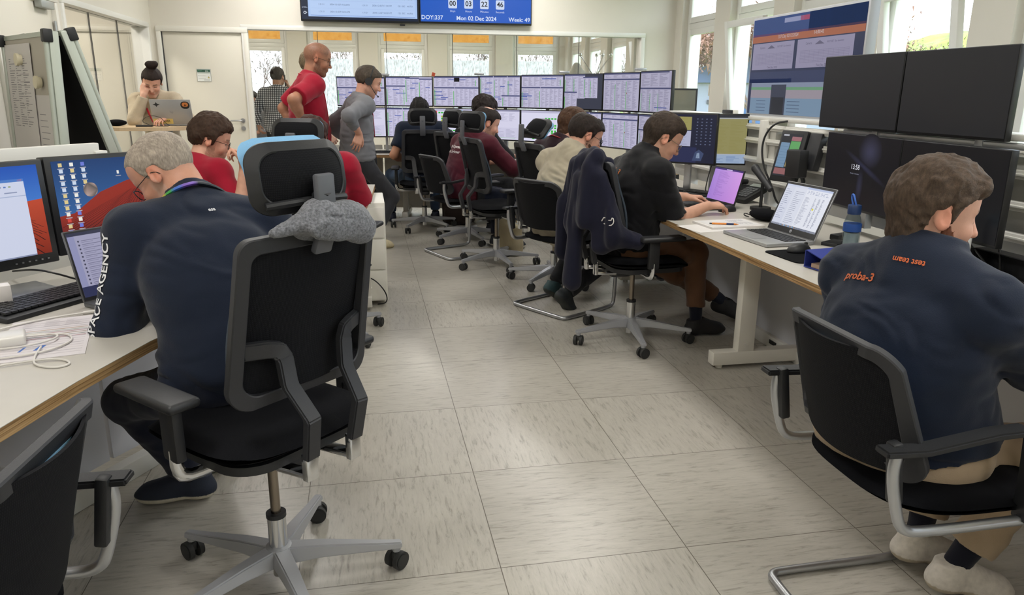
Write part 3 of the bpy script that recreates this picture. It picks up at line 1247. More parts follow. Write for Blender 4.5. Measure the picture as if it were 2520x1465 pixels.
def ring_panel(b, outer, inner, fn, th):
    """frame between two outlines with the same number of points, mapped through fn(u,v)->(point, normal)"""
    n = len(outer)
    bm = b.bm
    L = []
    for s in (.5, -.5):
        for ol in (outer, inner):
            row = []
            for u, v in ol:
                p, nn = fn(u, v)
                row.append(bm.verts.new(p + nn * th * s))
            L.append(row)
    of, inf, ob, ib = L
    for i in range(n):
        j = (i + 1) % n
        bm.faces.new((of[i], of[j], inf[j], inf[i]))
        bm.faces.new((ob[j], ob[i], ib[i], ib[j]))
        bm.faces.new((of[j], of[i], ob[i], ob[j]))
        bm.faces.new((inf[i], inf[j], ib[j], ib[i]))
    bmesh.ops.recalc_face_normals(bm, faces=list(bm.faces))

def fill_panel(b, outline, fn, th, rows=14, cols=12):
    """curved sheet that fills an outline (convex): scan rows"""
    vs = [p[1] for p in outline]
    v0, v1 = min(vs), max(vs)
    n = len(outline)
    def span(v):
        xs = []
        for i in range(n):
            (x0, y0), (x1, y1) = outline[i], outline[(i + 1) % n]
            if (y0 - v) * (y1 - v) <= 0 and abs(y1 - y0) > 1e-9:
                xs.append(x0 + (x1 - x0) * (v - y0) / (y1 - y0))
        return min(xs), max(xs)
    def f(a, c):
        v = v0 + (v1 - v0) * min(max(c, .0015), .9985)
        x0, x1 = span(v)
        return fn(x0 + (x1 - x0) * a, v)
    b.sheet(f, cols, rows, thick=th)

def castor_mb(b, x, y, ang):
    c, s = math.cos(ang), math.sin(ang)
    for sd in (-1, 1):
        cx, cy_ = x - s * sd * .0165, y + c * sd * .0165
        b.cyl((cx - s * sd * .0075 * -1, cy_ - c * sd * .0075 * 1, .029), (cx + s * sd * .0075 * -1, cy_ + c * sd * .0075, .029), .0285, n=20)
        ox, oy = cx - s * sd * .0085, cy_ + c * sd * .0085
        b.cyl((ox, oy, .029), (ox - s * sd * .002, oy + c * sd * .002, .029), .022, n=16)
    b.cyl((x, y, .028), (x, y, .062), .012, n=10)
    b.box((x, y, .042), (.03, .018, .026), rot=(0, 0, ang), bev=.005)

def task_chair(label, x, y, az, base_rot=0.0, headrest=True, arms=True, seat_z=.50, back_t=8, head_pitch=0, head_z=0.0, group=None,
               hfwd=0.0, hyaw=0, over=.006):
    """swivel chair; base_rot = heading of one base spoke in degrees (world, clockwise from +Y)"""
    t = thing('swivel_chair', label, 'chair', (x, y, 0), az, group)
    b0 = R(90 - base_rot + az)
    dz = seat_z - .50
    base = MB()
    base.lathe([(.026, .072), (.04, .075), (.042, .10), (.036, .128), (.026, .132)], n=20)
    for k in range(5):
        a = b0 + 2 * PI * k / 5
        c, s = math.cos(a), math.sin(a)
        bb = bmesh.new()
        secs = [(.0, .03, .075, .130), (.12, .026, .082, .120), (.30, .017, .071, .094), (.352, .016, .069, .088)]
        rows = []
        for (r_, hw, z0, z1) in secs:
            rows.append([bb.verts.new((c * r_ - s * yy, s * r_ + c * yy, zz)) for yy, zz in ((-hw, z0), (hw, z0), (hw * .75, z1), (-hw * .75, z1))])
        for i in range(3):
            for q in range(4):
                bb.faces.new((rows[i][q], rows[i][(q + 1) % 4], rows[i + 1][(q + 1) % 4], rows[i + 1][q]))
        bb.faces.new(rows[0][::-1]); bb.faces.new(rows[-1])
        bmesh.ops.recalc_face_normals(bb, faces=list(bb.faces))
        bmesh.ops.bevel(bb, geom=list(bb.edges), offset=.004, segments=2, affect='EDGES')
        base._add(bb)
        base.cyl((c * .335, s * .335, .058), (c * .335, s * .335, .075), .013, n=10)
    base.build('base', M_ALU, t)
    for k in range(5):
        a = b0 + 2 * PI * k / 5
        cb = MB()
        castor_mb(cb, math.cos(a) * .335, math.sin(a) * .335, a + .7 + k * 1.1)
        cb.build('castor', M_CAST, t)
    col = MB()
    col.cyl((0, 0, .035), (0, 0, .08), .021, n=20)
    col.cyl((0, 0, .12), (0, 0, .225), .026, n=24)
    col.build('column_sleeve', M_CHR, t)
    ring = MB().cyl((0, 0, .223), (0, 0, .236), .028, n=24)
    ring.build('column_ring', M_BLK, t)
    MB().cyl((0, 0, .23), (0, 0, .43 + dz), .014, n=16).build('piston', mat('piston_steel', '#8c8276', rough=.25, metal=1), t)
    mech = MB()
    mech.box((0, -.01, .43 + dz), (.15, .25, .05), bev=.015)
    mech.box((0, -.09, .415 + dz), (.10, .12, .04), bev=.012)
    mech.box((0, .10, .45 + dz), (.26, .20, .03), bev=.01)
    mech.tube([(.06, .04, .435 + dz), (.2, .05, .43 + dz), (.235, .05, .425 + dz)], .006)
    mech.box((.25, .05, .425 + dz), (.05, .025, .012), bev=.004)
    mech.build('tilt_mechanism', M_BLK, t)
    # seat
    st = MB()
    st.prism([(q[0], q[1] + .03) for q in rrect(.212, .212, .10, 8)], .448 + dz, .472 + dz)
    st.build('seat_shell', M_BLK, t)
    cu = MB()
    def sf(side):
        def f(a, c):
            u, v = a * 2 - 1, c * 2 - 1
            e = (abs(u) ** 4 + abs(v) ** 4) ** .25
            k = 1.0 if e < 1e-6 else max(abs(u), abs(v)) / e
            px, py = u * k * .245, v * k * .24 + .03
            edge = max(abs(u), abs(v))
            h_ = .034 * (1 - edge ** 6)
            z = .497 + dz + side * h_ + (.012 * (abs(u) ** 2.5) if side > 0 else 0) - .02 * max(0, v - .55) / .45
            return Vector((px, py, z))
        return f
    cu.sheet(sf(1), 20, 20)
    cu.sheet(sf(-1), 20, 20)
    bmesh.ops.remove_doubles(cu.bm, verts=list(cu.bm.verts), dist=.0008)
    bmesh.ops.recalc_face_normals(cu.bm, faces=list(cu.bm.faces))
    cu.build('seat', M_FAB, t)
    # back
    tb = R(back_t)
    bc = Vector((0, -.20, .62 + dz))
    def bf(u, v):
        """u across, v up from the bottom of the back"""
        lum = .022 * math.exp(-((v - .16) / .12) ** 2)
        y = lum + .055 * (abs(u) / .23) ** 2 * (1 - .35 * v / .43)
        p = Vector((u, y, v))
        nn = Vector((-.11 * u / .23 * 2, 1, -.05)).normalized()
        rot = Matrix.Rotation(tb, 3, 'X')
        return bc + rot @ p, rot @ nn
    hw, hh = .212, .215
    wv = lambda pts, k: [(u * (1.03 - .08 * v / .43), v) for u, v in pts]
    out = wv(rrect(hw, hh, .05, 6, 0, hh, rt=.035), .12)
    inn = wv(rrect(hw - .033, hh - .036, .035, 6, 0, hh, rt=.025), .12)
    fr = MB()
    ring_panel(fr, out, inn, bf, .026)
    bmesh.ops.bevel(fr.bm, geom=[e for e in fr.bm.edges], offset=.003, segments=1, affect='EDGES')
    frame = fr.build('back_frame', M_GRYP, t)
    pm = MB()
    fill_panel(pm, wv(rrect(hw - .028, hh - .03, .03, 6, 0, hh, rt=.02), .12), lambda u, v: (bf(u, v)[0] + bf(u, v)[1] * .008, bf(u, v)[1]), .006)
    pm.build('back_mesh', M_MESH, t)
    ff_ = MB()
    fill_panel(ff_, wv(rrect(hw - .012, hh - .014, .04, 6, 0, hh, rt=.03), .12), lambda u, v: (bf(u, v)[0] + bf(u, v)[1] * .02, bf(u, v)[1]), .010)
    ff_.build('back_fabric', M_BLUE if group == 'none' else mat('back_front', '#3a4450', rough=.9), t, label='grey blue front fabric of the backrest')
    for sx in (-1, 1):
        st_ = MB()
        def bfp(u, v, off=-.018):
            p, nn = bf(u, v)
            return p + nn * off
        pts = [bfp(sx * .182, .150, -.006), bfp(sx * .125, .153, -.02), bfp(sx * .102, .148, -.026), bfp(sx * .092, .128, -.030), bfp(sx * .087, .06, -.034), Vector((sx * .078, -.285, .60 + dz)), Vector((sx * .072, -.262, .485 + dz))]
        bm2 = MB()
        # flat strap along the points
        w0, th = .021, .012
        rows = []
        for i, p in enumerate(pts):
            p0, p1 = pts[max(i - 1, 0)], pts[min(i + 1, len(pts) - 1)]
            tn = (p1 - p0).normalized()
            nn = Vector((0, 1, .1)).normalized()
            sd = tn.cross(nn).normalized()
            rows.append([bm2.bm.verts.new(p + sd * w0 * a + nn * th * c) for a, c in ((-1, -1), (1, -1), (1, 1), (-1, 1))])
        for i in range(len(rows) - 1):
            for q in range(4):
                bm2.bm.faces.new((rows[i][q], rows[i][(q + 1) % 4], rows[i + 1][(q + 1) % 4], rows[i + 1][q]))
        bm2.bm.faces.new(rows[0][::-1]); bm2.bm.faces.new(rows[-1])
        bmesh.ops.recalc_face_normals(bm2.bm, faces=list(bm2.bm.faces))
        bmesh.ops.bevel(bm2.bm, geom=list(bm2.bm.edges), offset=.004, segments=2, affect='EDGES')
        bm2.build('back_strut', M_GRYP, t)
        ft = MB()
        ft.box((sx * .072, -.256, .462 + dz), (.038, .022, .075), bev=.005)
        ft.box((sx * .072, -.2, .432 + dz), (.036, .13, .018), rot=(R(-6), 0, 0), bev=.006)
        ft.build('chrome_foot', M_CHR, t)
    if arms:
        for sx in (-1, 1):
            am = MB()
            am.box((sx * .285, .03, .655 + dz), (.085, .25, .026), bev=.012, seg=3)
            pad = am.build('armrest', M_BLK, t)
            MB().box((sx * .278, -.01, .57 + dz), (.03, .062, .16), bev=.008).build('armrest_post', M_BLK, t)
            ab = MB()
            ab.tube([(sx * .277, -.01, .52 + dz), (sx * .278, -.01, .465 + dz), (sx * .262, -.01, .438 + dz), (sx * .2, -.01, .432 + dz), (sx * .1, -.005, .44 + dz)], .017, 10, smooth=1, flat=.7)
            ab.build('armrest_bracket', M_CHR, t)
    if headrest:
        hp = MB()
        rot = Matrix.Rotation(tb, 3, 'X')
        b0_ = bc + rot @ Vector((0, -.005, .415))
        top = b0_ + Vector((0, -.03, .145 + head_z))
        # bracket: flat post, bent forward at the top
        pts = [b0_ + Vector((0, -.008, -.03)), b0_ + Vector((0, -.034, .03)), top, top + Vector((0, .015, .012))]
        for p0, p1, ww, th in ((pts[0], pts[1], .052, .02), (pts[1], pts[2], .052, .02)):
            d = p1 - p0
            Mx = Matrix.Translation((p0 + p1) / 2) @ Vector((0, 0, 1)).rotation_difference(d.normalized()).to_matrix().to_4x4()
            hp.box((0, 0, 0), (ww, th, d.length + .012), bev=.006, M=Mx)
        hp.build('headrest_post', mat('grey_post', '#55575d', rough=.5), t)
        hc_ = top + Vector((0, .035 + hfwd, .0))
        Mh = Matrix.Translation(hc_) @ Euler((R(-8 + head_pitch), 0, R(hyaw))).to_matrix().to_4x4()
        def hf(u, v):
            y = .065 * (abs(u) / .15) ** 2 + .028 * ((v) / .08) ** 2
            nn = Vector((-.75 * u / .15, 1, -.55 * v / .08)).normalized()
            p = Mh @ Vector((u, y, v))
            return p, Mh.to_3x3() @ nn
        o1 = rrect(.140, .080, .055, 8)
        i1 = rrect(.115, .055, .04, 8)
        h1 = MB()
        ring_panel(h1, o1, i1, hf, .02)
        bmesh.ops.bevel(h1.bm, geom=[e for e in h1.bm.edges], offset=.003, segments=1, affect='EDGES')
        h1.build('headrest_frame', M_BLK, t)
        h2 = MB()
        fill_panel(h2, rrect(.118, .058, .04, 8), hf, .012, rows=10, cols=12)
        h2.build('headrest_shell', M_MESH, t)
        h3 = MB()
        fill_panel(h3, rrect(.141, .082, .05, 8, 0, over), lambda u, v: (hf(u, v)[0] + hf(u, v)[1] * .020, hf(u, v)[1]), .014, rows=18, cols=16)
        h3.build('headrest_pad', M_BLUE, t, label='light blue front pad')
        h4 = MB()
        h4.tube([tuple(hf(-.11, -.055)[0] - hf(-.11, -.055)[1] * .016), tuple(hf(0, -.052)[0] - Vector((0, .02, 0))), tuple(hf(.11, -.055)[0] - hf(.11, -.055)[1] * .016)], .009, 8, smooth=1)
        h4.tube([tuple(top + Vector((0, -.005, -.03))), tuple(hf(0, -.05)[0] - Vector((0, .015, 0)))], .016, 8)
        h4.build('headrest_hinge', M_BLK, t)
    return t

def visitor_chair(label, x, y, az, group=None):
    """cantilever chair, origin on the floor under the seat centre"""
    t = thing('cantilever_chair', label, 'chair', (x, y, 0), az, group)
    fr = MB()
    hw, r = .243, .0125
    def path(sx):
        return [(sx * hw, -.285, .655), (sx * hw, -.29, .60), (sx * hw, -.262, .50), (sx * hw, -.245, .465), (sx * hw, -.20, .452), (sx * hw, .10, .455), (sx * hw, .18, .457), (sx * hw, .225, .445), (sx * hw, .24, .40), (sx * hw, .225, .06), (sx * hw, .215, .025), (sx * hw, .17, .0135), (sx * hw, -.21, .0135), (sx * (hw - .01), -.24, .0135), (sx * (hw - .04), -.25, .0135)]
    pts = path(-1) + path(1)[::-1]
    fr.tube(pts, r, 12, smooth=2)
    fr.build('tube_frame', M_SATIN, t)
    for sx in (-1, 1):
        a = MB()
        P = [Vector((sx * hw, -.325, .662)), Vector((sx * hw, -.22, .658)), Vector((sx * hw, -.05, .682)), Vector((sx * hw, .03, .684)), Vector((sx * hw, .056, .662)), Vector((sx * hw, .064, .56)), Vector((sx * hw, .066, .455))]
        Q = []
        Q = P
        rows = []
        for i, p in enumerate(Q):
            tn = (Q[min(i + 1, len(Q) - 1)] - Q[max(i - 1, 0)]).normalized()
            nn = Vector((1, 0, 0)).cross(tn).normalized()
            ww = .023
            rows.append([a.bm.verts.new(p + Vector((1, 0, 0)) * ww * c + nn * .008 * d) for c, d in ((-1, -1), (1, -1), (1, 1), (-1, 1))])
        for i in range(len(rows) - 1):
            for q in range(4):
                a.bm.faces.new((rows[i][q], rows[i][(q + 1) % 4], rows[i + 1][(q + 1) % 4], rows[i + 1][q]))
        a.bm.faces.new(rows[0][::-1]); a.bm.faces.new(rows[-1])
        bmesh.ops.recalc_face_normals(a.bm, faces=list(a.bm.faces))
        bmesh.ops.bevel(a.bm, geom=list(a.bm.edges), offset=.004, segments=2, affect='EDGES')
        a.build('armrest', M_BLK, t)
    s = MB()
    def sf(side):
        def f(a, c):
            u, v = a * 2 - 1, c * 2 - 1
            e = (abs(u) ** 3.2 + abs(v) ** 3.2) ** (1 / 3.2)
            k = 1.0 if e < 1e-6 else max(abs(u), abs(v)) / e
            edge = max(abs(u), abs(v))
            return Vector((u * k * .237, v * k * .235, .478 + side * .025 * (1 - edge ** 6) + (.01 * abs(u) ** 2 if side > 0 else 0)))
        return f
    s.sheet(sf(1), 18, 18)
    s.sheet(sf(-1), 18, 18)
    bmesh.ops.remove_doubles(s.bm, verts=list(s.bm.verts), dist=.0008)
    bmesh.ops.recalc_face_normals(s.bm, faces=list(s.bm.faces))
    s.build('seat', M_FAB, t)
    bc = Vector((0, -.245, .545))
    rot = Matrix.Rotation(R(14), 3, 'X')
    def bf(u, v):
        y = .085 * (abs(u) / .235) ** 2 - .02
        return bc + rot @ Vector((u, y, v)), rot @ Vector((-.36 * u / .235 * 2, 1, 0)).normalized()
    wv = lambda pts: [(u if v < .22 else u * (1 - .2 * (v - .22) / .1), v) for u, v in pts]
    out = wv(rrect(.235, .165, .045, 6, 0, .165, rt=.05))
    inn = wv(rrect(.197, .130, .03, 6, 0, .168, rt=.035))
    f2 = MB()
    ring_panel(f2, out, inn, bf, .022)
    bmesh.ops.bevel(f2.bm, geom=[e for e in f2.bm.edges], offset=.003, segments=1, affect='EDGES')
    f2.build('back_frame', M_GRYP, t)
    p2 = MB()
    fill_panel(p2, wv(rrect(.220, .152, .035, 6, 0, .166, rt=.04)), lambda u, v: (bf(u, v)[0] + bf(u, v)[1] * .001, bf(u, v)[1]), .006, rows=18, cols=16)
    p2.build('back_mesh', M_MESH, t)
    p3 = MB()
    fill_panel(p3, wv(rrect(.218, .142, .04, 6, 0, .160, rt=.045)), lambda u, v: (bf(u, v)[0] + bf(u, v)[1] * .017, bf(u, v)[1]), .010)
    p3.build('back_fabric', M_BLUE, t, label='light blue front fabric of the backrest')
    for sx in (-1, 1):
        MB().box((sx * .228, -.272, .60), (.03, .026, .15), rot=(R(8), 0, 0), bev=.006).build('back_bracket', M_BLK, t)
    return t

# ------------------------------------------------------------------ the room
M_WALL = mat('wall_paint', '#dcd8ce', rough=.75, var=.015, vscale=3, bump=.08, bscale=300)
M_WHITE = mat('white_lacquer', '#e4e2da', rough=.4)
M_FRAME = mat('window_plastic', '#e6e6e2', rough=.35)
M_DOOR = mat('door_laminate', '#dedacd', rough=.45)
M_GASKET = mat('gasket', '#37383a', rough=.6)
GLASS = glass_mat()

def floor_mat():
    m = bpy.data.materials.new('linoleum_tiles')
    m.use_nodes = True
    t = m.node_tree
    N, L = t.nodes, t.links
    b = N['Principled BSDF']
    g = N.new('ShaderNodeNewGeometry')
    mp = N.new('ShaderNodeMapping')
    mp.inputs['Location'].default_value = (-.349 / .6 + 20, -2.535 / .6 + 20, 0)
    mp.inputs['Scale'].default_value = (1 / .6, 1 / .6, 1)
    L.new(g.outputs['Position'], mp.inputs[0])
    fl = N.new('ShaderNodeVectorMath'); fl.operation = 'FLOOR'
    fr = N.new('ShaderNodeVectorMath'); fr.operation = 'FRACTION'
    L.new(mp.outputs[0], fl.inputs[0]); L.new(mp.outputs[0], fr.inputs[0])
    wn = N.new('ShaderNodeTexWhiteNoise'); wn.noise_dimensions = '3D'
    L.new(fl.outputs[0], wn.inputs['Vector'])
    # joint distance
    s = N.new('ShaderNodeSeparateXYZ'); L.new(fr.outputs[0], s.inputs[0])
    def math_(op, a, b_=None, c=None):
        n = N.new('ShaderNodeMath'); n.operation = op
        for i, v in enumerate((a, b_, c)):
            if v is None: continue
            if hasattr(v, 'is_linked') or hasattr(v, 'links'): L.new(v, n.inputs[i])
            else: n.inputs[i].default_value = v
        return n.outputs[0]
    def edge(o):
        return math_('MINIMUM', o, math_('SUBTRACT', 1.0, o))
    e = math_('MINIMUM', edge(s.outputs[0]), edge(s.outputs[1]))
    joint = math_('LESS_THAN', e, .0024)
    # grain runs one way or the other
    sv = N.new('ShaderNodeSeparateXYZ'); L.new(g.outputs['Position'], sv.inputs[0])
    rnd = math_('MULTIPLY', wn.outputs['Value'], 37.0)
    def grain(sx, sy, det):
        c = N.new('ShaderNodeCombineXYZ')
        L.new(math_('MULTIPLY', sv.outputs[0], sx), c.inputs[0])
        L.new(math_('MULTIPLY', sv.outputs[1], sy), c.inputs[1])
        L.new(rnd, c.inputs[2])
        n = N.new('ShaderNodeTexNoise'); n.inputs['Scale'].default_value = 1; n.inputs['Detail'].default_value = det
        n.inputs['Roughness'].default_value = .68; n.inputs['Distortion'].default_value = .5
        L.new(c.outputs[0], n.inputs['Vector'])
        return n.outputs['Fac']
    sw = math_('GREATER_THAN', wn.outputs['Value'], .42)
    mix = N.new('ShaderNodeMix'); mix.data_type = 'FLOAT'
    L.new(sw, mix.inputs[0]); L.new(grain(11, 75, 6), mix.inputs[2]); L.new(grain(75, 11, 6), mix.inputs[3])
    mix2 = N.new('ShaderNodeMix'); mix2.data_type = 'FLOAT'
    L.new(sw, mix2.inputs[0]); L.new(grain(28, 190, 4), mix2.inputs[2]); L.new(grain(190, 28, 4), mix2.inputs[3])
    rp = N.new('ShaderNodeValToRGB')
    el = rp.color_ramp.elements
    el[0].position = .30; el[0].color = (*lin('#8b867d'), 1)
    el[1].position = .46; el[1].color = (*lin('#aeaaa1'), 1)
    e2 = rp.color_ramp.elements.new(.72); e2.color = (*lin('#b9b5ac'), 1)
    L.new(mix.outputs[0], rp.inputs[0])
    rp2 = N.new('ShaderNodeMapRange')
    rp2.inputs[1].default_value = .28; rp2.inputs[2].default_value = .42; rp2.inputs[3].default_value = .86; rp2.inputs[4].default_value = 1.0
    L.new(mix2.outputs[0], rp2.inputs[0])
    tv = math_('MULTIPLY_ADD', wn.outputs['Value'], .05, .975)
    k = math_('MULTIPLY', rp2.outputs[0], tv)
    vs = N.new('ShaderNodeVectorMath'); vs.operation = 'SCALE'
    L.new(rp.outputs[0], vs.inputs[0]); L.new(k, vs.inputs['Scale'])
    mj = N.new('ShaderNodeMix'); mj.data_type = 'RGBA'
    L.new(joint, mj.inputs[0]); L.new(vs.outputs[0], mj.inputs[6]); mj.inputs[7].default_value = (*lin('#5c554b'), 1)
    L.new(mj.outputs[2], b.inputs['Base Color'])
    n3 = N.new('ShaderNodeTexNoise'); n3.inputs['Scale'].default_value = 1.2; n3.inputs['Detail'].default_value = 4
    L.new(g.outputs['Position'], n3.inputs['Vector'])
    rr = N.new('ShaderNodeMapRange'); rr.inputs[1].default_value = .3; rr.inputs[2].default_value = .7; rr.inputs[3].default_value = .29; rr.inputs[4].default_value = .34
    L.new(n3.outputs[0], rr.inputs[0]); L.new(rr.outputs[0], b.inputs['Roughness'])
    n4 = N.new('ShaderNodeTexNoise'); n4.inputs['Scale'].default_value = 2.2
    L.new(g.outputs['Position'], n4.inputs['Vector'])
    bp = N.new('ShaderNodeBump'); bp.inputs['Strength'].default_value = .35; bp.inputs['Distance'].default_value = .004
    L.new(n4.outputs[0], bp.inputs['Height']); L.new(bp.outputs[0], b.inputs['Normal'])
    b.inputs['Specular IOR Level'].default_value = .5
    return m

WX0, WX1, YF, YB, CZ = -2.3, 3.95, 9.5, -3.0, 2.98   # left wall, window wall, glazed wall, wall behind, ceiling
FX0, FY = -4.6, 15.0                                  # far rooms

MB().box(((FX0 + WX1) / 2, (YB + FY) / 2, -.06), (WX1 - FX0 + .5, FY - YB + .6, .12)).build('floor', floor_mat(), kind='structure', smooth=False)
MB().box(((FX0 + WX1) / 2, (YB + FY) / 2, CZ + .06), (WX1 - FX0 + .5, FY - YB + .6, .12)).build('ceiling', mat('ceiling_paint', '#e2e0d8', rough=.8), kind='structure', smooth=False)

def wall(name, axis, pos, th, a0, a1, holes=(), z0=0.0, z1=CZ, m=None):
    """axis 'x': wall lies in plane x=pos (spans y); 'y': plane y=pos. pos = room-side face, th goes away (signed)"""
    A = sorted(set([a0, a1] + [h[0] for h in holes] + [h[1] for h in holes]))
    b = MB()
    for i in range(len(A) - 1):
        lo, hi = A[i], A[i + 1]
        mid = (lo + hi) / 2
        zs = sorted([(h[2], h[3]) for h in holes if h[0] <= mid <= h[1]])
        cur = z0
        segs = []
        for q0, q1 in zs:
            if q0 > cur: segs.append((cur, q0))
            cur = q1
        if cur < z1: segs.append((cur, z1))
        for s0, s1 in segs:
            c = (pos + th / 2, mid, (s0 + s1) / 2) if axis == 'x' else (mid, pos + th / 2, (s0 + s1) / 2)
            s = (abs(th), hi - lo, s1 - s0) if axis == 'x' else (hi - lo, abs(th), s1 - s0)
            b.box(c, s)
    bmesh.ops.remove_doubles(b.bm, verts=list(b.bm.verts), dist=.0001)
    return b.build(name, m or M_WALL, kind='structure', smooth=False)

# window wall on the right; the same wall continues into the room beyond the glazing
WC = [8.84, 7.56, 6.28, 5.02, 3.74, 2.46, 1.18, -.10, -1.38, 10.55, 11.83, 13.11, 14.3]
wall('wall_right', 'x', WX1, .26, YB, FY, [(c - .46, c + .46, .86, 2.9) for c in WC])
GX0, GX1 = -1.29, 3.50
wall('wall_far', 'y', YF, .14, FX0, WX1, [(GX0, GX1, .10, 2.055), (-2.215, -1.30, 0, 2.02), (-3.66, -2.44, 0, 2.0)])
LG0, LG1 = 6.86, 9.30
wall('wall_left', 'x', WX0, -.14, YB, YF, [(LG0, LG1, .08, 2.045), (5.62, 6.66, 0, 2.03)])
wall('wall_back', 'y', YB, -.14, WX0, WX1)
wall('wall_side_room', 'x', FX0, -.14, 4.5, FY)
wall('wall_side_room_near', 'y', 4.5, -.14, FX0, WX0)
FWIN = [-1.79, -.50, .79, 2.10, 3.38]
wall('wall_outer', 'y', FY, .26, FX0, WX1, [(c - .47, c + .47, .80, 2.92) for c in FWIN + [-3.1]])
MB().box((FX0, 12, 1.5), (.1, 6, 3)).build('wall_far_room', M_WALL, kind='structure', smooth=False)

def window_unit(n, axis, pos, c, z0, z1, tilt=0.0, blind=None, film=False, sgn=1):
    """timber-white window: outer frame, fixed fanlight above, tilting sash below. Local: x along the wall, -y towards the room"""
    t = bpy.data.objects.new('window_%d' % n, None)
    COL.objects.link(t)
    t['kind'] = 'structure'
    if axis == 'x':
        t.location = (pos + .06, c, 0)
        t.rotation_euler = (0, 0, R(-90))
    else:
        t.location = (c, pos + .06, 0)
    hw = .46 if axis == 'x' else .47
    zt = 2.17
    f = MB()
    for sx in (-1, 1):
        f.box((sx * (hw - .03), 0, (z0 + z1) / 2), (.06, .09, z1 - z0), bev=.006)
    f.box((0, 0, z0 + .03), (2 * hw - .11, .086, .06), bev=.006)
    f.box((0, 0, z1 - .03), (2 * hw - .11, .086, .06), bev=.006)
    f.box((0, 0, zt), (2 * hw - .11, .086, .07), bev=.006)
    f.box((0, -.09, z0 - .01), (2 * hw + .04, .16, .03), bev=.006)
    f.build('window_frame', M_FRAME, t)
    def sash(za, zb, name, rx=0.0, handle=False):
        w = 2 * hw - .1
        e = bpy.data.objects.new(name, None)
        Mr = Matrix.Translation((0, -.03, za)) @ Matrix.Rotation(R(rx), 4, 'X')
        b = MB()
        h_ = zb - za
        for sx in (-1, 1):
            b.box((sx * (w / 2 - .035), 0, h_ / 2), (.07, .055, h_), bev=.008, M=Mr)
        b.box((0, 0, .035), (w - .13, .052, .07), bev=.008, M=Mr)
        b.box((0, 0, h_ - .035), (w - .13, .052, .07), bev=.008, M=Mr)
        s = b.build(name, M_FRAME, t)
        MB().box((0, .004, h_ / 2), (w - .13, .006, h_ - .13), M=Mr).build('pane', GLASS, s, smooth=False)
        if handle:
            MB().box((w / 2 - .035, -.035, h_ * .45), (.03, .02, .07), bev=.005, M=Mr).box((w / 2 - .035, -.055, h_ * .45 - .05), (.022, .02, .13), bev=.006, M=Mr).build('window_handle', M_WHITE, s)
        bpy.data.objects.remove(e)
        return s
    s1 = sash(zt + .035, z1 - .055, 'fanlight')
    s2 = sash(z0 + .055, zt - .035, 'sash', tilt, True)
    if blind:
        w_, a_, b_ = hw - .10, zt + .08, z1 - .1
        raw_obj('blind', [(-w_, .045, a_), (w_, .045, a_), (w_, .045, b_), (-w_, .045, b_)], [(0, 1, 2, 3)], blind, t, smooth=False)
    if film:
        w_, a_, b_ = hw - .115, z0 + .12, 1.95
        raw_obj('privacy_film', [(-w_, .02, a_), (w_, .02, a_), (w_, .02, b_), (-w_, .02, b_)], [(0, 1, 2, 3)], film, t, smooth=False)
    return t

tilts = {1: 7, 3: 7}
for i, c in enumerate(WC):
    window_unit(i + 1, 'x', WX1 + .06, c, .86, 2.9, tilt=(7 if i in (1, 3) else 0))

def translucent(name, color, var_c=None, scale=6, emit=0.0, stretch=(1, 1, 1), mixf=0.6):
    m = bpy.data.materials.new(name)
    m.use_nodes = True
    t = m.node_tree
    t.nodes.clear()
    o = t.nodes.new('ShaderNodeOutputMaterial')
    tl = t.nodes.new('ShaderNodeBsdfTranslucent')
    df = t.nodes.new('ShaderNodeBsdfDiffuse')
    mx = t.nodes.new('ShaderNodeMixShader')
    mx.inputs[0].default_value = 1 - mixf
    tcn = t.nodes.new('ShaderNodeTexCoord')
    mp = t.nodes.new('ShaderNodeMapping')
    mp.inputs['Scale'].default_value = stretch
    n = t.nodes.new('ShaderNodeTexNoise')
    n.inputs['Scale'].default_value = scale
    n.inputs['Detail'].default_value = 8
    n.inputs['Roughness'].default_value = .75
    rp = t.nodes.new('ShaderNodeValToRGB')
    rp.color_ramp.elements[0].position = .36
    rp.color_ramp.elements[0].color = (*lin(var_c or color), 1)
    rp.color_ramp.elements[1].position = .56
    rp.color_ramp.elements[1].color = (*lin(color), 1)
    t.links.new(tcn.outputs['Object'], mp.inputs[0])
    t.links.new(mp.outputs[0], n.inputs['Vector'])
    t.links.new(n.outputs[0], rp.inputs[0])
    t.links.new(rp.outputs[0], tl.inputs[0])
    t.links.new(rp.outputs[0], df.inputs[0])
    t.links.new(tl.outputs[0], mx.inputs[1])
    t.links.new(df.outputs[0], mx.inputs[2])
    t.links.new(mx.outputs[0], o.inputs[0])
    return m

M_ORANGE = translucent('orange_blind', '#a87534', '#965f20', scale=14, mixf=.75)
M_FILM = translucent('frosted_film', '#b9b9b5', '#807e74', scale=7, stretch=(6, 1, 1.4), mixf=.85)
for i, c in enumerate(FWIN + [-3.1]):
    window_unit(20 + i, 'y', FY + .06, c, .80, 2.92, blind=M_ORANGE, film=(M_FILM if i else None))

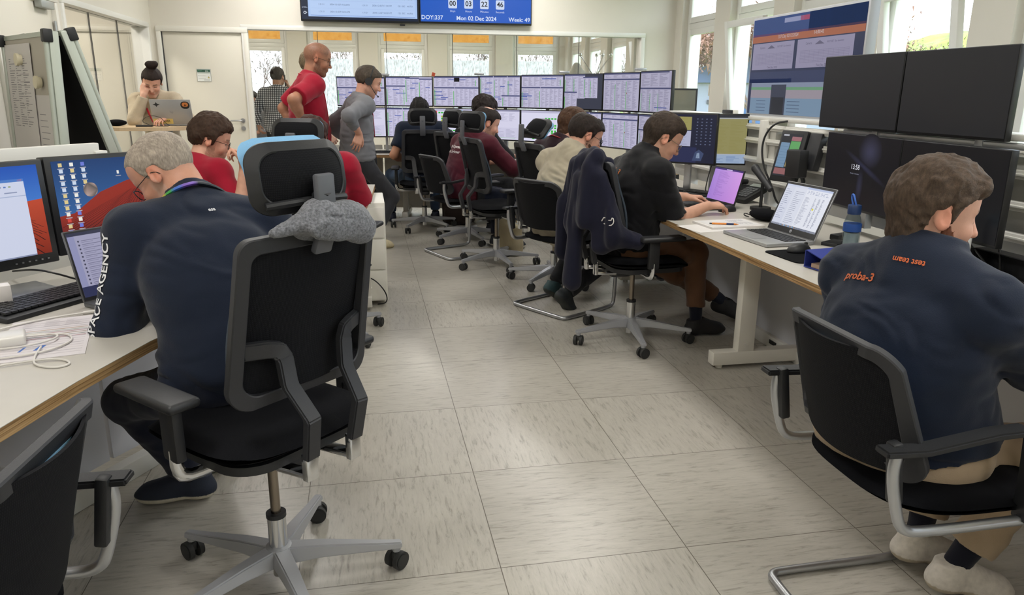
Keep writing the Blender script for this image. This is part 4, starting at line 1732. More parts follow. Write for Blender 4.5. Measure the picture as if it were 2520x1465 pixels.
# glazed screens
def glazing(name, axis, pos, a0, a1, z0, z1, n, th):
    t = bpy.data.objects.new(name, None)
    COL.objects.link(t)
    t['kind'] = 'structure'
    f = MB()
    P = (lambda a, d, z: (pos + d, a, z)) if axis == 'x' else (lambda a, d, z: (a, pos + d, z))
    S = (lambda a, d, z: (d, a, z)) if axis == 'x' else (lambda a, d, z: (a, d, z))
    d0 = th / 2
    f.box(P((a0 + a1) / 2, d0, z1 + .02), S(a1 - a0 + .1, abs(th) + .04, .05), bev=.004)
    f.box(P((a0 + a1) / 2, d0, z0 - .02), S(a1 - a0 + .1, abs(th) + .04, .05), bev=.004)
    for a in (a0 - .02, a1 + .02):
        f.box(P(a, d0, (z0 + z1) / 2), S(.05, abs(th) + .036, z1 - z0 - .01), bev=.004)
    f.build('window_frame', M_FRAME, t)
    w_ = (a1 - a0) / n
    for i in range(n):
        MB().box(P(a0 + w_ * (i + .5), d0, (z0 + z1) / 2), S(w_ - .004, .012, z1 - z0 - .004)).build('pane', GLASS, t, smooth=False)
    j = MB()
    for i in range(1, n):
        j.box(P(a0 + w_ * i, d0, (z0 + z1) / 2), S(.006, .014, z1 - z0))
    for a in (a0, a1):
        j.box(P(a, d0, (z0 + z1) / 2), S(.008, .014, z1 - z0))
    j.box(P((a0 + a1) / 2, d0, z1 - .003), S(a1 - a0, .014, .006))
    j.build('glazing_joint', M_GASKET, t, smooth=False)
    return t

glazing('window_30', 'y', YF, GX0, GX1, .10, 2.055, 6, .14)
glazing('window_31', 'x', WX0, LG0, LG1, .08, 2.045, 3, -.14)

def door_sign(parent, x, y, z, green='#2f5a49'):
    c = Canvas(.148, .135)
    c.rect(0, 0, .148, .135, '#e8ebe8').up()
    c.rect(.004, .098, .144, .131, green)
    c.rect(.004, .088, .144, .092, '#9fb0a8')
    c.up()
    c.text(.012, .115, 'PROBA', .013, '#7fae9b')
    c.text(.09, .115, '(', .022, '#dfe9e4', bold=True)
    c.text(.098, .115, 'esa', .02, '#dfe9e4', bold=True)
    c.text(.012, .062, 'Main Control Room', .0105, '#50585a')
    c.rect(.012, .028, .095, .030, '#98a0a4')
    c.rect(.07, .012, .135, .018, '#7d8488')
    c.poly([(.112, .034), (.136, .034), (.124, .056)], '#4d4a2c').up()
    c.poly([(.115, .036), (.133, .036), (.124, .052)], '#cdb654')
    s = MB().box((x, y + .006, z), (.152, .01, .139), bev=.002)
    o = s.build('door_sign', mat('sign_plate', '#6f7b78', rough=.3), parent)
    c.build('sign_print', mat('print', '#ffffff', rough=.5, attr='Col'), o, loc=(x, y - .0006, z))
    return o

def door(n, c0, c1, zt, hinge_left=True, sign=None):
    t = bpy.data.objects.new('door_%d' % n, None)
    COL.objects.link(t)
    t['kind'] = 'structure'
    b = MB()
    b.box(((c0 + c1) / 2, YF + .03, zt / 2), (c1 - c0 - .05, .045, zt - .02), bev=.002)
    b.build('door_leaf', M_DOOR, t)
    f = MB()
    for a in (c0 - .01, c1 + .01):
        f.box((a, YF + .022, zt / 2), (.05, .086, zt - .012), bev=.004)
    f.box(((c0 + c1) / 2, YF + .02, zt + .02), (c1 - c0 + .07, .09, .06), bev=.004)
    f.build('door_frame', M_WHITE, t)
    g = MB()
    g.box((c0 + .021, YF + .012, zt / 2), (.006, .03, zt))
    g.box((c1 - .021, YF + .012, zt / 2), (.006, .03, zt))
    g.box(((c0 + c1) / 2, YF + .012, zt - .008), (c1 - c0 - .04, .03, .006))
    g.build('door_seal', M_GASKET, t, smooth=False)
    for z in (.3, zt - .32, zt - .44):
        MB().cyl((c0 + .008, YF - .01, z - .04), (c0 + .008, YF - .01, z + .04), .009, n=10).build('hinge', M_SATIN, t)
    hx = c1 - .10
    h = MB()
    h.cyl((hx, YF + .008, 1.03), (hx, YF - .004, 1.03), .026, n=20)
    h.tube([(hx, YF - .002, 1.03), (hx, YF - .05, 1.03), (hx - .02, YF - .055, 1.03), (hx - .13, YF - .055, 1.03)], .0095, 10, smooth=1)
    h.build('door_handle', M_SATIN, t)
    MB().cyl((hx, YF + .008, .94), (hx, YF - .004, .94), .025, n=20).build('lock_cover', M_SATIN, t)
    if sign:
        door_sign(t, sign[0], YF, sign[1])
    return t

door(1, -2.215, -1.30, 2.02, sign=(-1.785, 1.54))
door(2, -3.66, -2.44, 2.0, sign=(-3.105, 1.53))
# door in the left wall with its closer
t = bpy.data.objects.new('door_3', None); COL.objects.link(t); t['kind'] = 'structure'
MB().box((WX0 - .03, 6.14, 1.0), (.045, 1.0, 2.0), bev=.002).build('door_leaf', M_DOOR, t)
f = MB()
for a in (5.61, 6.67):
    f.box((WX0 - .022, a, 1.01), (.096, .05, 2.018), bev=.004)
f.box((WX0 - .02, 6.14, 2.05), (.1, 1.12, .06), bev=.004)
f.build('door_frame', M_WHITE, t)
MB().box((WX0 + .025, 6.44, 1.985), (.05, .24, .055), bev=.006).tube([(WX0 + .03, 6.34, 2.02), (WX0 + .02, 6.0, 2.04)], .006).build('door_closer', mat('closer', '#a7aba8', rough=.4, metal=.3), t)
for z in (.3, 1.84, 1.72):
    MB().cyl((WX0 + .012, 6.635, z - .045), (WX0 + .012, 6.635, z + .045), .009, n=10).build('hinge', M_SATIN, t)

# ceiling lamps added out of view to brighten the room, last pair as near fill
LAMPS = []
for i, (lx, ly) in enumerate([(-.9, 1.2), (1.9, 1.2), (-.9, 3.7), (1.9, 3.7), (-.9, 6.2), (1.9, 6.2), (-.9, 8.6), (1.9, 8.6), (-.9, -1.2), (1.9, -1.2)]):
    t = bpy.data.objects.new('added_ceiling_lamp', None)
    COL.objects.link(t)
    t.location = (lx, ly, CZ)
    tag(t, 'flat square white ceiling lamp panel, unseen, added above the frame to light the room', 'lamp', 'added ceiling lamps')
    MB().box((0, 0, -.012), (.64, .64, .024), bev=.004).build('lamp_housing', M_WHITE, t)
    MB().box((0, 0, -.026), (.58, .58, .004)).build('lamp_diffuser', emis_mat('diffuser', 2.0, color='#fff2e0'), t)
    area_light('lamp_light', (0, 0, -.035), (.58, .58), 26, (1, .97, .935), parent=t)
for lx, ly, p in ((-3.5, 7.6, 70), (-2, 12.5, 70), (1, 12.5, 70)):  # unseen lamps put in to light the neighbouring rooms
    t = bpy.data.objects.new('added_ceiling_lamp', None)
    COL.objects.link(t)
    t.location = (lx, ly, CZ)
    tag(t, 'flat square white ceiling lamp panel, unseen, put in to light a neighbouring room', 'lamp', 'ceiling lamps of the neighbouring rooms')
    MB().box((0, 0, -.012), (.64, .64, .024), bev=.004).build('lamp_housing', M_WHITE, t)
    area_light('lamp_light', (0, 0, -.035), (.58, .58), p, (1, .92, .80), parent=t)
# daylight portals in the window openings
for c in WC[:9]:
    area_light('portal', (WX1 + .3, c, 1.88), (2.0, .9), 1, rot=(0, R(90), 0), portal=True)

# ------------------------------------------------------------------ outside
def ground_mat():
    m = mat('grass_slope', '#6d8030', rough=.95, var=.45, vscale=.7)
    return m
b = MB()
def hill(u, v):
    X = 5.5 + u * 70
    Y = -25 + v * 110
    d = X - 5.5
    g_ = 1 / (1 + math.exp(max(-60, min(60, (Y - 1.52 * X) / 3.0))))
    z = -1.0 + 6.3 * (1 / (1 + math.exp(-(d - 20) / 4.0))) * g_
    z += .22 * math.sin(X * .8 + Y * .37) * min(1, d / 10) + .12 * math.sin(Y * 1.9 + X) * min(1, d / 10)
    return Vector((X, Y, z))
b.sheet(hill, 90, 120)
b.build('grass_slope', ground_mat(), None, label='grassy green slope rising behind the windows on the right', cat='hill', kind='structure')
MB().box((20, 45, -1.3), (130, 120, .3)).build('yard_ground', mat('gravel', '#5a564c', rough=.95, var=.3, vscale=1.5), kind='structure', smooth=False)
# white and blue site building seen through the first window
t = thing('site_building', 'small white building with a blue door outside the window beside the monitor wall', 'building', (0, 0, 0))
t.location = (11.6, 22.5, -1.0)
t.rotation_euler = (0, 0, R(-22))
MB().box((1.2, 0, 1.35), (6.4, 3, 2.7)).build('wall', mat('site_wall', '#8e97ab', rough=.6), t, smooth=False)
MB().prism([(-2.2, 2.65), (4.6, 2.65), (4.6, 2.75), (.3, 3.5), (-2.2, 2.85)], -1.7, 1.7, M=Matrix.Rotation(R(90), 4, 'X')).build('roof', mat('site_roof', '#4d6690', rough=.5), t, smooth=False)
MB().box((.35, -1.53, 1.2), (.9, .06, 2.0)).build('door', mat('site_door', '#2f5f96', rough=.4), t, smooth=False)
MB().box((-.9, -1.53, 2.1), (.3, .05, .12)).build('wall_lamp', mat('site_lamp', '#303640', rough=.4), t, smooth=False)

def tree(label, x, y, z, h, col, n, group, rd, cr=1.6, leaf=.06):
    t = thing('tree', label, 'tree', (x, y, z), 0, group)
    b = MB()
    tips = []
    def br(p, d, L, r, lv):
        q = p + d * L
        b.tube([tuple(p), tuple(p + d * L * .5 + Vector((rd.uniform(-.03, .03),) * 3) * L), tuple(q)], [r, r * .8, r * .6], 5)
        if lv == 0:
            tips.append(q); return
        for _ in range(3):
            nd = (d + Vector((rd.uniform(-.8, .8), rd.uniform(-.8, .8), rd.uniform(-.1, .6)))).normalized()
            br(q, nd, L * .68, r * .6, lv - 1)
    br(Vector((0, 0, 0)), Vector((0, 0, 1)), h * .36, h * .018, 4)
    b.build('trunk', mat('bark', '#6e5f56', rough=.9), t)
    V, F = [], []
    for _ in range(n):
        p = tips[rd.randrange(len(tips))] + Vector((rd.gauss(0, .3), rd.gauss(0, .3), rd.gauss(0, .25)))
        a = Vector((rd.gauss(0, 1), rd.gauss(0, 1), rd.gauss(0, 1))).normalized()
        s = a.cross(Vector((0, 0, 1))).normalized()
        L = leaf * rd.uniform(.6, 2)
        k = len(V)
        V += [tuple(p - s * L * .2), tuple(p + s * L * .2), tuple(p + a * L)]
        F.append((k, k + 1, k + 2))
    raw_obj('crown', V, F, mat('crown_' + col, col, rough=.9, var=.4, vscale=2), t, smooth=False)
    return t
rd = random.Random(4)
for i in range(9):
    x, y = 16 + i * 1.6 + rd.uniform(-.5, .5), 36 + rd.uniform(-2, 3)
    tree('bare brown winter tree standing behind the white site building', x, y, -1.0, 5.0 + rd.uniform(-.6, 1.0), '#7d675c', 3200, 'trees behind the site building', rd, leaf=.14)
for i in range(5):
    tree('bare brown tree seen through the tilted second window', 10.9 + i * .62, 20.5 + rd.uniform(-.8, .8), -.8, 4.3, '#8a6858', 3400, 'trees seen through the second window', rd, leaf=.12)
for i in range(7):
    x, y = 27.5 + i * .9 + rd.uniform(-.3, .3), 34.5 - i * 1.1 + rd.uniform(-.5, .5)
    tree('small green bush on the crest of the grassy slope', x, y, hill((x - 5.5) / 70, (y + 25) / 110).z - .1, .5 + rd.random() * .4, '#5c6a34', 500, 'bushes on the crest', rd, leaf=.09)
for i in range(10):
    tree('bare dark tree outside the far windows', -7 + i * 2.1 + rd.uniform(-.5, .5), 24 + rd.uniform(-1, 2), -1, 3.6 + rd.random() * .5, '#a39c94', 700, 'trees outside the far windows', rd, leaf=.11)

# ------------------------------------------------------------------ desks and technical walls
def ply_mat():
    m = bpy.data.materials.new('plywood_edge')
    m.use_nodes = True
    t = m.node_tree
    b = t.nodes['Principled BSDF']
    g = t.nodes.new('ShaderNodeNewGeometry')
    mp = t.nodes.new('ShaderNodeMapping')
    mp.inputs['Scale'].default_value = (3, 3, 230)
    t.links.new(g.outputs['Position'], mp.inputs[0])
    n = t.nodes.new('ShaderNodeTexNoise')
    n.inputs['Scale'].default_value = 1.0
    n.inputs['Detail'].default_value = 3
    t.links.new(mp.outputs[0], n.inputs['Vector'])
    rp = t.nodes.new('ShaderNodeValToRGB')
    rp.color_ramp.elements[0].position = .38
    rp.color_ramp.elements[0].color = (*lin('#80603a'), 1)
    rp.color_ramp.elements[1].position = .6
    rp.color_ramp.elements[1].color = (*lin('#bd9a6c'), 1)
    t.links.new(n.outputs[0], rp.inputs[0])
    t.links.new(rp.outputs[0], b.inputs['Base Color'])
    b.inputs['Roughness'].default_value = .5
    return m

M_PLY = ply_mat()
M_TOP = mat('desk_laminate', '#bcb8b0', rough=.38, var=.012, vscale=20)
M_PANEL = mat('grey_panel', '#bfc0c6', rough=.5)
M_EXTR = mat('white_extrusion', '#d9d8d2', rough=.35)
M_CAB = mat('cable_black', '#141416', rough=.45)
DZ = .73

def desktop(parent, poly, name='desktop'):
    b = MB()
    b.prism(poly, DZ - .030, DZ - .0015)
    o = b.build(name, M_PLY, parent, smooth=False)
    MB().prism(poly, DZ - .0015, DZ).build('laminate_top', M_TOP, o, smooth=False, label='grey laminate surface on the plywood board')
    return o

def t_leg(parent, x, y, az, L0=-.15, L1=.62, post=.16):
    """white T-foot: beam along heading az, post near the front"""
    M = Matrix.Translation((x, y, 0)) @ Matrix.Rotation(-R(az), 4, 'Z')
    b = MB()
    b.box((0, (L0 + L1) / 2, .055), (.065, L1 - L0, .07), bev=.004, M=M)
    b.box((0, post, .38), (.06, .09, .62), bev=.004, M=M)
    b.box((0, .26, .67), (.05, .62, .04), bev=.004, M=M)
    b.cyl(tuple(M @ Vector((.034, post, .13))), tuple(M @ Vector((-.034, post, .13))), .009, n=12)
    for yy in (L0 + .05, L1 - .05):
        b.cyl(tuple(M @ Vector((0, yy, 0))), tuple(M @ Vector((0, yy, .022))), .018, n=12)
    b.build('leg', mat('white_powder', '#dcd9d0', rough=.4), parent)

t = thing('desk', 'long grey topped desk with plywood edge on the right, under the black monitor block', 'desk')
desktop(t, [(1.58, .55), (2.415, .55), (2.415, 3.93), (1.58, 3.93)])
t_leg(t, 1.86, 3.42, 90, -.13, .42, .05)
t_leg(t, 1.86, 1.0, 90, -.13, .42, .05)
b = MB()
for y0, y1 in ((.6, 1.72), (1.73, 2.72), (2.73, 3.93)):
    b.box((2.235, (y0 + y1) / 2, .38), (.02, y1 - y0 - .012, .62))
b.build('modesty_panel', M_PANEL, t, smooth=False)
b = MB()
b.box((2.225, 2.25, .035), (.05, 3.4, .07), bev=.004)
b.build('floor_channel', M_EXTR, t)
MB().box((2.198, 3.62, .04), (.004, .07, .022)).box((2.198, 2.0, .04), (.004, .07, .022)).build('channel_slot', M_BLK, t)

t = thing('desk', 'grey topped desk beyond the black polo man, joining the right row to the monitor wall', 'desk')
desktop(t, [(1.58, 3.935), (2.415, 3.935), (2.415, 5.98), (2.72, 6.2), (2.60, 7.0), (1.78, 6.7), (1.83, 5.9), (1.80, 5.2)])
t_leg(t, 1.98, 5.25, 85, -.13, .45, .05)
t_leg(t, 2.0, 6.6, 85, -.13, .45, .05)
b = MB()
b.box((2.36, 4.55, .38), (.02, 1.2, .62), rot=(0, 0, R(-4)))
b.box((2.5, 5.85, .38), (.02, 1.3, .62), rot=(0, 0, R(-4)))
b.build('modesty_panel', M_PANEL, t, smooth=False)
MB().box((2.33, 4.55, .035), (.05, 1.2, .07), rot=(0, 0, R(-4)), bev=.004).build('floor_channel', M_EXTR, t)

t = thing('desk', 'curved grey topped console desk under the far monitor wall', 'desk')
desktop(t, [(-.95, 8.15), (.15, 8.12), (.6, 8.06), (1.0, 7.88), (1.28, 7.58), (1.52, 7.22), (1.777, 6.705), (2.597, 7.005), (2.45, 7.5), (2.15, 8.0), (1.8, 8.45), (1.35, 8.85), (.8, 9.12), (.2, 9.24), (-.95, 9.26)])
for px, py, a in ((-.7, 8.42, 0), (.42, 8.38, 8), (1.18, 8.06, 30), (1.62, 7.36, 55)):
    t_leg(t, px, py, a, -.13, .5, .05)
b = MB()
for (x0, y0), (x1, y1) in (((-.9, 8.95), (.2, 8.92)), ((.22, 8.9), (.78, 8.75)), ((.8, 8.74), (1.3, 8.42)), ((1.32, 8.4), (1.75, 7.95)), ((1.77, 7.93), (2.1, 7.4)), ((2.12, 7.38), (2.25, 7.05))):
    L = math.hypot(x1 - x0, y1 - y0)
    b.box(((x0 + x1) / 2, (y0 + y1) / 2, .42), (L, .02, .72), rot=(0, 0, math.atan2(y1 - y0, x1 - x0)))
b.build('modesty_panel', mat('console_panel', '#b9b8b2', rough=.5), t, smooth=False)

# left hand desk of the man in the navy jacket, turned about 34 degrees
LA = 36.0
def lp(fx, fy):
    """left desk frame: fx along the desk (away), fy towards the monitors"""
    a = R(LA)
    ox, oy = -.80, 2.20
    return (ox + math.sin(a) * fx - math.cos(a) * fy, oy + math.cos(a) * fx + math.sin(a) * fy)
t = thing('desk', 'grey topped desk with plywood edge at the lower left, under the old man\'s monitors', 'desk')
desktop(t, [(-.735, .9), (-.757, 1.55), (-.69, 1.81), (-.60, 2.09), (-.45, 2.42), (-.22, 2.80), (-.95, 3.42), (-1.35, 2.75), (-1.6, 2.1), (-1.65, .9)])
b = MB()
for (x0, y0), (x1, y1) in (((-1.32, 2.03), (-1.17, 2.3)), ((-1.165, 2.31), (-.945, 2.7)), ((-.94, 2.71), (-.72, 3.06)), ((-1.5, 1.3), (-1.33, 2.01))):
    L = math.hypot(x1 - x0, y1 - y0)
    b.box(((x0 + x1) / 2 - .03, (y0 + y1) / 2 + .02, .39), (L - .006, .02, .62), rot=(0, 0, math.atan2(y1 - y0, x1 - x0)))
b.build('modesty_panel', M_PANEL, t, smooth=False)
L = math.hypot(.62, 1.03)
MB().box((-1.02, 2.53, .035), (L, .05, .07), rot=(0, 0, math.atan2(1.03, .60)), bev=.004).build('floor_channel', M_EXTR, t)
MB().box((-.912, 2.675, .04), (.06, .004, .022), rot=(0, 0, math.atan2(1.03, .60))).build('channel_slot', M_BLK, t)
t_leg(t, -1.2, 1.45, -80, -.02, .4, .1)

# desk of the two men in red at the left, with its white drawer unit
t = thing('desk', 'white legged desk in front of the man in red seated behind the headrest chair', 'desk')
desktop(t, [(-1.75, 5.05), (-.55, 4.92), (.02, 4.78), (.06, 5.55), (-1.7, 5.85)])
t_leg(t, -.03, 4.86, 0, -.08, .5, .0)
t_leg(t, -1.3, 5.1, 0, -.08, .5, .0)
t = thing('drawer_unit', 'white drawer unit standing at the end of the left rear desk', 'cabinet', (.0, 5.15, 0))
MB().box((-.07, .0, .36), (.36, .5, .66), bev=.006).build('carcass', M_WHITE, t)
for k in range(3):
    MB().box((-.07, -.256, .14 + k * .21), (.34, .012, .2), bev=.003).build('drawer', M_WHITE, t)

# technical wall behind the right hand monitors
t = thing('equipment_rail_wall', 'white metal rail wall standing behind the right hand desks', 'partition')
b = MB()
for y in (.7, 1.9, 3.1, 4.3, 5.5):
    b.box((2.50, y, .62), (.07, .07, 1.24), bev=.004)
b.build('post', M_EXTR, t)
b = MB()
b.box((2.53, 3.2, .95), (.012, 5.4, .42))
b.build('back_panel', mat('rail_panel', '#b5b4ae', rough=.5), t, smooth=False)
MB().box((2.53, 3.2, 1.235), (.16, 5.5, .025), bev=.004).build('top_shelf', M_EXTR, t)
for z in (1.185, 1.10, .98, .86):
    r_ = MB()
    r_.box((2.465, 3.2, z), (.035, 5.5, .035), bev=.003)
    r_.box((2.445, 3.2, z), (.01, 5.5, .010), bev=.002)
    r_.build('rail', M_EXTR, t)
for y in (4.36, 4.98):
    MB().box((2.44, y, 1.10), (.05, .045, .26), bev=.003).build('bracket', M_EXTR, t)

# white partition rail behind the left hand monitors
t = thing('desk_screen', 'low white partition rail behind the monitors on the left hand desk', 'partition')
b = MB()
q0, q1 = Vector((-1.75, 3.02, 0)), Vector((-1.20, 3.76, 0))
ang = math.atan2((q1 - q0).y, (q1 - q0).x)
mid = (q0 + q1) / 2
L = (q1 - q0).length + .6
mid = q1 - (q1 - q0).normalized() * L / 2
b.box((mid.x, mid.y, 1.10), (L, .035, .11), rot=(0, 0, ang), bev=.004)
b.box((mid.x, mid.y, .6), (L, .02, .95), rot=(0, 0, ang))
b.build('screen_panel', M_EXTR, t)
o2 = Vector((math.sin(ang), -math.cos(ang), 0)) * .04
MB().box((mid.x + o2.x, mid.y + o2.y, 1.03), (L + .06, .03, .05), rot=(0, 0, ang), bev=.003).build('rail', M_EXTR, t)
MB().box((q1.x, q1.y, .56), (.06, .06, 1.12), rot=(0, 0, ang), bev=.004).build('post', M_EXTR, t)

# ------------------------------------------------------------------ screens
SCR = emis_mat('screen_light', 1.0)
PAL = dict(bg='#c5c2dd', bg2='#b9b6d2', ln='#8c89a6', hd='#4a4f78', gr='#5cb85a', bl='#5f6cae', dk='#2a2c3c')

def dimc(c, d):
    c = c.lstrip('#')
    v = [max(0, min(255, int(int(c[i:i + 2], 16) * d))) for i in (0, 2, 4)]
    return '#%02x%02x%02x' % tuple(v)

def table_window(c, x0, y0, x1, y1, seed, d=1.0, greens=(), blues=0, hd=True, cols=3):
    w_, h_ = x1 - x0, y1 - y0
    c.up()
    c.rect(x0, y0, x1, y1, dimc(PAL['bg'], d))
    c.up()
    if hd:
        c.rect(x0, y1 - .012, x1, y1, dimc(PAL['hd'], d))
    rows = max(4, int(h_ / .0085))
    c.lines(x0 + w_ * .03, y0 + .004, x1 - w_ * .02, y1 - .016, rows, dimc(PAL['ln'], d), seed, .38, cols, .15)
    c.up()
    rd_ = random.Random(seed + 5)
    for g in greens:
        c.rect(x0 + w_ * g, y0 + .006, x0 + w_ * g + .007, y1 - .02 - rd_.random() * .03, dimc(PAL['gr'], d))
    for _ in range(blues):
        yy = y0 + h_ * rd_.uniform(.1, .8)
        xx = x0 + w_ * rd_.choice((0, .33, .5))
        c.rect(xx, yy, min(x1, xx + w_ * rd_.uniform(.3, .6)), yy + .009, dimc(PAL['bl'], d))

def telemetry(w_, h_, seed, d=1.0, kind=0):
    c = Canvas(w_, h_)
    c.rect(0, 0, w_, h_, dimc(PAL['bg2'], d))
    W_, H_ = w_, h_
    if kind == 0:
        table_window(c, 0, H_ * .72, W_ * .52, H_, seed, d, (.86,), 0, cols=5)
        table_window(c, 0, 0, W_ * .42, H_ * .70, seed + 1, d, (.02, .9), 2, cols=3)
        table_window(c, W_ * .42, H_ * .1, W_ * .72, H_ * .98, seed + 2, d, (.02,), 2, cols=3)
        table_window(c, W_ * .72, 0, W_, H_ * .95, seed + 3, d, (.0,), 1, cols=3)
    elif kind == 1:
        table_window(c, 0, H_ * .66, W_, H_, seed, d, (.93,), 1, cols=7)
        table_window(c, 0, 0, W_ * .46, H_ * .64, seed + 1, d, (.02, .96), 4, cols=3)
        table_window(c, W_ * .47, 0, W_, H_ * .64, seed + 2, d, (), 0, cols=5)
    elif kind == 2:
        table_window(c, 0, 0, W_ * .33, H_, seed, d, (.02,), 3, cols=3)
        table_window(c, W_ * .35, 0, W_ * .68, H_, seed + 1, d, (.02,), 3, cols=3)
        table_window(c, W_ * .70, H_ * .3, W_, H_, seed + 2, d, (.02,), 1, cols=2)
        table_window(c, W_ * .55, 0, W_, H_ * .38, seed + 3, d, (.05,), 0, cols=3)
    elif kind == 3:
        c.rect(0, 0, W_, H_, dimc('#3a3d4c', d))
        table_window(c, 0, H_ * .3, W_ * .55, H_, seed, d, (.0, .45), 0, cols=3)
        table_window(c, W_ * .5, H_ * .32, W_ * .88, H_ * .93, seed + 1, d, (.1, .5), 0, cols=3)
        table_window(c, 0, 0, W_ * .34, H_ * .5, seed + 2, d, (.0,), 0, cols=2)
    elif kind == 4:
        table_window(c, 0, H_ * .86, W_, H_, seed, d, (), 0, cols=4)
        table_window(c, 0, 0, W_, H_ * .85, seed + 1, d, (.33, .64), 0, cols=6)
        c.up().rect(W_ * .66, H_ * .44, W_ * .675, H_ * .48, dimc('#a03c3c', d))
    elif kind == 5:
        table_window(c, 0, H_ * .62, W_ * .93, H_, seed, d, (), 0, cols=3)
        table_window(c, 0, 0, W_, H_ * .60, seed + 1, d, (.03, .33, .6), 1, cols=5)
    elif kind == 6:   # plain documents
        c.rect(0, 0, W_, H_, dimc('#d2d0e6', d)).up()
        c.rect(0, H_ * .95, W_, H_, dimc('#8d8ca8', d))
        c.lines(W_ * .03, H_ * .45, W_ * .5, H_ * .9, 22, dimc('#a4a2bd', d), seed, .35, 2)
        c.lines(W_ * .52, H_ * .62, W_ * .95, H_ * .9, 12, dimc('#a4a2bd', d), seed + 1, .35, 2)
        c.up().rect(W_ * .02, H_ * .05, W_ * .97, H_ * .4, dimc('#cac8e0', d)).up()
        c.lines(W_ * .05, H_ * .08, W_ * .95, H_ * .36, 14, dimc('#a4a2bd', d), seed + 2, .35, 3)
        c.rect(W_ * .1, H_ * .05, W_ * .9, H_ * .062, dimc('#7fc07f', d))
    elif kind in (7, 8):   # block diagram of green boxes
        c.rect(0, 0, W_, H_, dimc('#d6d5ea', d)).up()
        c.rect(0, H_ * .93, W_, H_, dimc('#b5b3cc', d))
        g = dimc('#35b53a', d)
        rd_ = random.Random(seed)
        if kind == 7:
            c.rect(W_ * .02, H_ * .82, W_ * .06, H_ * .93, dimc('#d65a55', d))
            for q in range(3):
                c.rect(W_ * (.09 + .06 * q), H_ * .84, W_ * (.135 + .06 * q), H_ * .89, g)
            for q in range(9):
                c.rect(W_ * .15, H_ * (.70 - q * .075), W_ * .215, H_ * (.76 - q * .075), dimc('#b6c23a', d) if q in (0, 2) else g)
            for q in range(6):
                c.rect(W_ * (.28 + .07 * q), H_ * .72, W_ * (.33 + .07 * q), H_ * .78, g)
                c.rect(W_ * (.28 + .07 * q), H_ * .22, W_ * (.33 + .07 * q), H_ * .27, g)
            c.rect(W_ * .02, H_ * .74, W_ * .8, H_ * .745, dimc('#8f8daa', d))
        else:
            for r_, n in ((.72, 4), (.5, 2), (.42, 2), (.32, 4), (.26, 2)):
                for q in range(n):
                    c.rect(W_ * (.62 + .075 * (4 - n + q) - .03), H_ * r_, W_ * (.67 + .075 * (4 - n + q) - .03), H_ * (r_ + .055), g)
            c.rect(W_ * .28, H_ * .06, W_ * .335, H_ * .12, g)
            c.rect(W_ * .28, H_ * .12, W_ * .335, H_ * .18, dimc('#d8c832', d))
            c.rect(W_ * .3, H_ * .745, W_ * .85, H_ * .75, dimc('#8f8daa', d))
    return c

M_BEZ = mat('monitor_black', '#17181a', rough=.4)

def monitor(label, p0, p1, z0, z1, canvas=None, bez=(.008, .008, .008, .014), group=None, th=.03, name='monitor', bezm=None, scr=None, cat='monitor', mount=True, tilt=0.0, extra=None):
    """p0,p1 = left and right ends of the screen front (seen by its user); bez = left,right,top,bottom"""
    p0, p1 = Vector((*p0, 0)), Vector((*p1, 0))
    d = p1 - p0
    w_ = d.length
    h_ = z1 - z0
    az = math.degrees(math.atan2(-d.y, d.x))
    t = thing(name, label, cat, ((p0.x + p1.x) / 2, (p0.y + p1.y) / 2, z0), az, group)
    Mt = Matrix.Rotation(R(-tilt), 4, 'X')
    MB().box((0, th / 2, h_ / 2), (w_, th, h_), bev=.004, M=Mt).box((0, th + .012, h_ * .45), (w_ * .55, .03, h_ * .6), bev=.01, M=Mt).build('housing', bezm or M_BEZ, t)
    if canvas is not None:
        c = canvas(w_ - bez[0] - bez[1], h_ - bez[2] - bez[3])
        o = c.build('screen', scr or SCR, t, loc=((bez[0] - bez[1]) / 2, -.0012, h_ / 2 + (bez[3] - bez[2]) / 2))
        o.data.transform(Mt)
    else:
        MB().box((0, -.0008, h_ / 2 + (bez[3] - bez[2]) / 2), (w_ - bez[0] - bez[1], .001, h_ - bez[2] - bez[3]), M=Mt).build('screen', mat('dark_panel', '#0b0c0f', rough=.28, spec=.45), t, smooth=False)
    if mount:
        MB().box((0, th + .05, h_ * .5), (.12, .06, .12), bev=.005).box((0, th + .09, (h_ - z0 + DZ) / 2), (.045, .03, (h_ + z0 - DZ) - .02), bev=.004).build('mounting_post', M_SATIN, t)
    return t

ARC = [(-.277, 8.643), (.248, 8.595), (.754, 8.414), (1.222, 8.156), (1.595, 7.783), (1.948, 7.392), (2.201, 6.924), (2.378, 6.427), (2.454, 5.902)]
UP = [(1, .95), (0, 1.0), (1, .98), (2, .97), (1, .95), (3, .92), (4, .88), (5, .84)]  # second value puts viewing-angle dimming into the screen colours
LO = [(6, 1.0), (2, 1.0), (7, 1.0), (6, 1.0), (8, 1.0), (2, .95), (4, .92), (5, .85)]
def inset(i, k=.004):
    a, b_ = Vector((*ARC[i], 0)), Vector((*ARC[i + 1], 0))
    d = (b_ - a).normalized() * k
    return (a + d).to_2d()[:], (b_ - d).to_2d()[:]
ulab = ['upper telemetry monitor at the far left, behind the man with the headset', 'upper telemetry monitor above the navy shirted man\'s head, blue bars mid screen',
        'upper monitor with a small black square near its top', 'upper telemetry monitor right above the curly haired seated man',
        'upper lavender table monitor left of the one with the dark lower right corner', 'upper monitor whose window leaves a dark stepped corner at lower right',
        'upper dim table monitor with two green columns and a red mark', 'upper rightmost dim monitor of the far wall with a dark right strip']
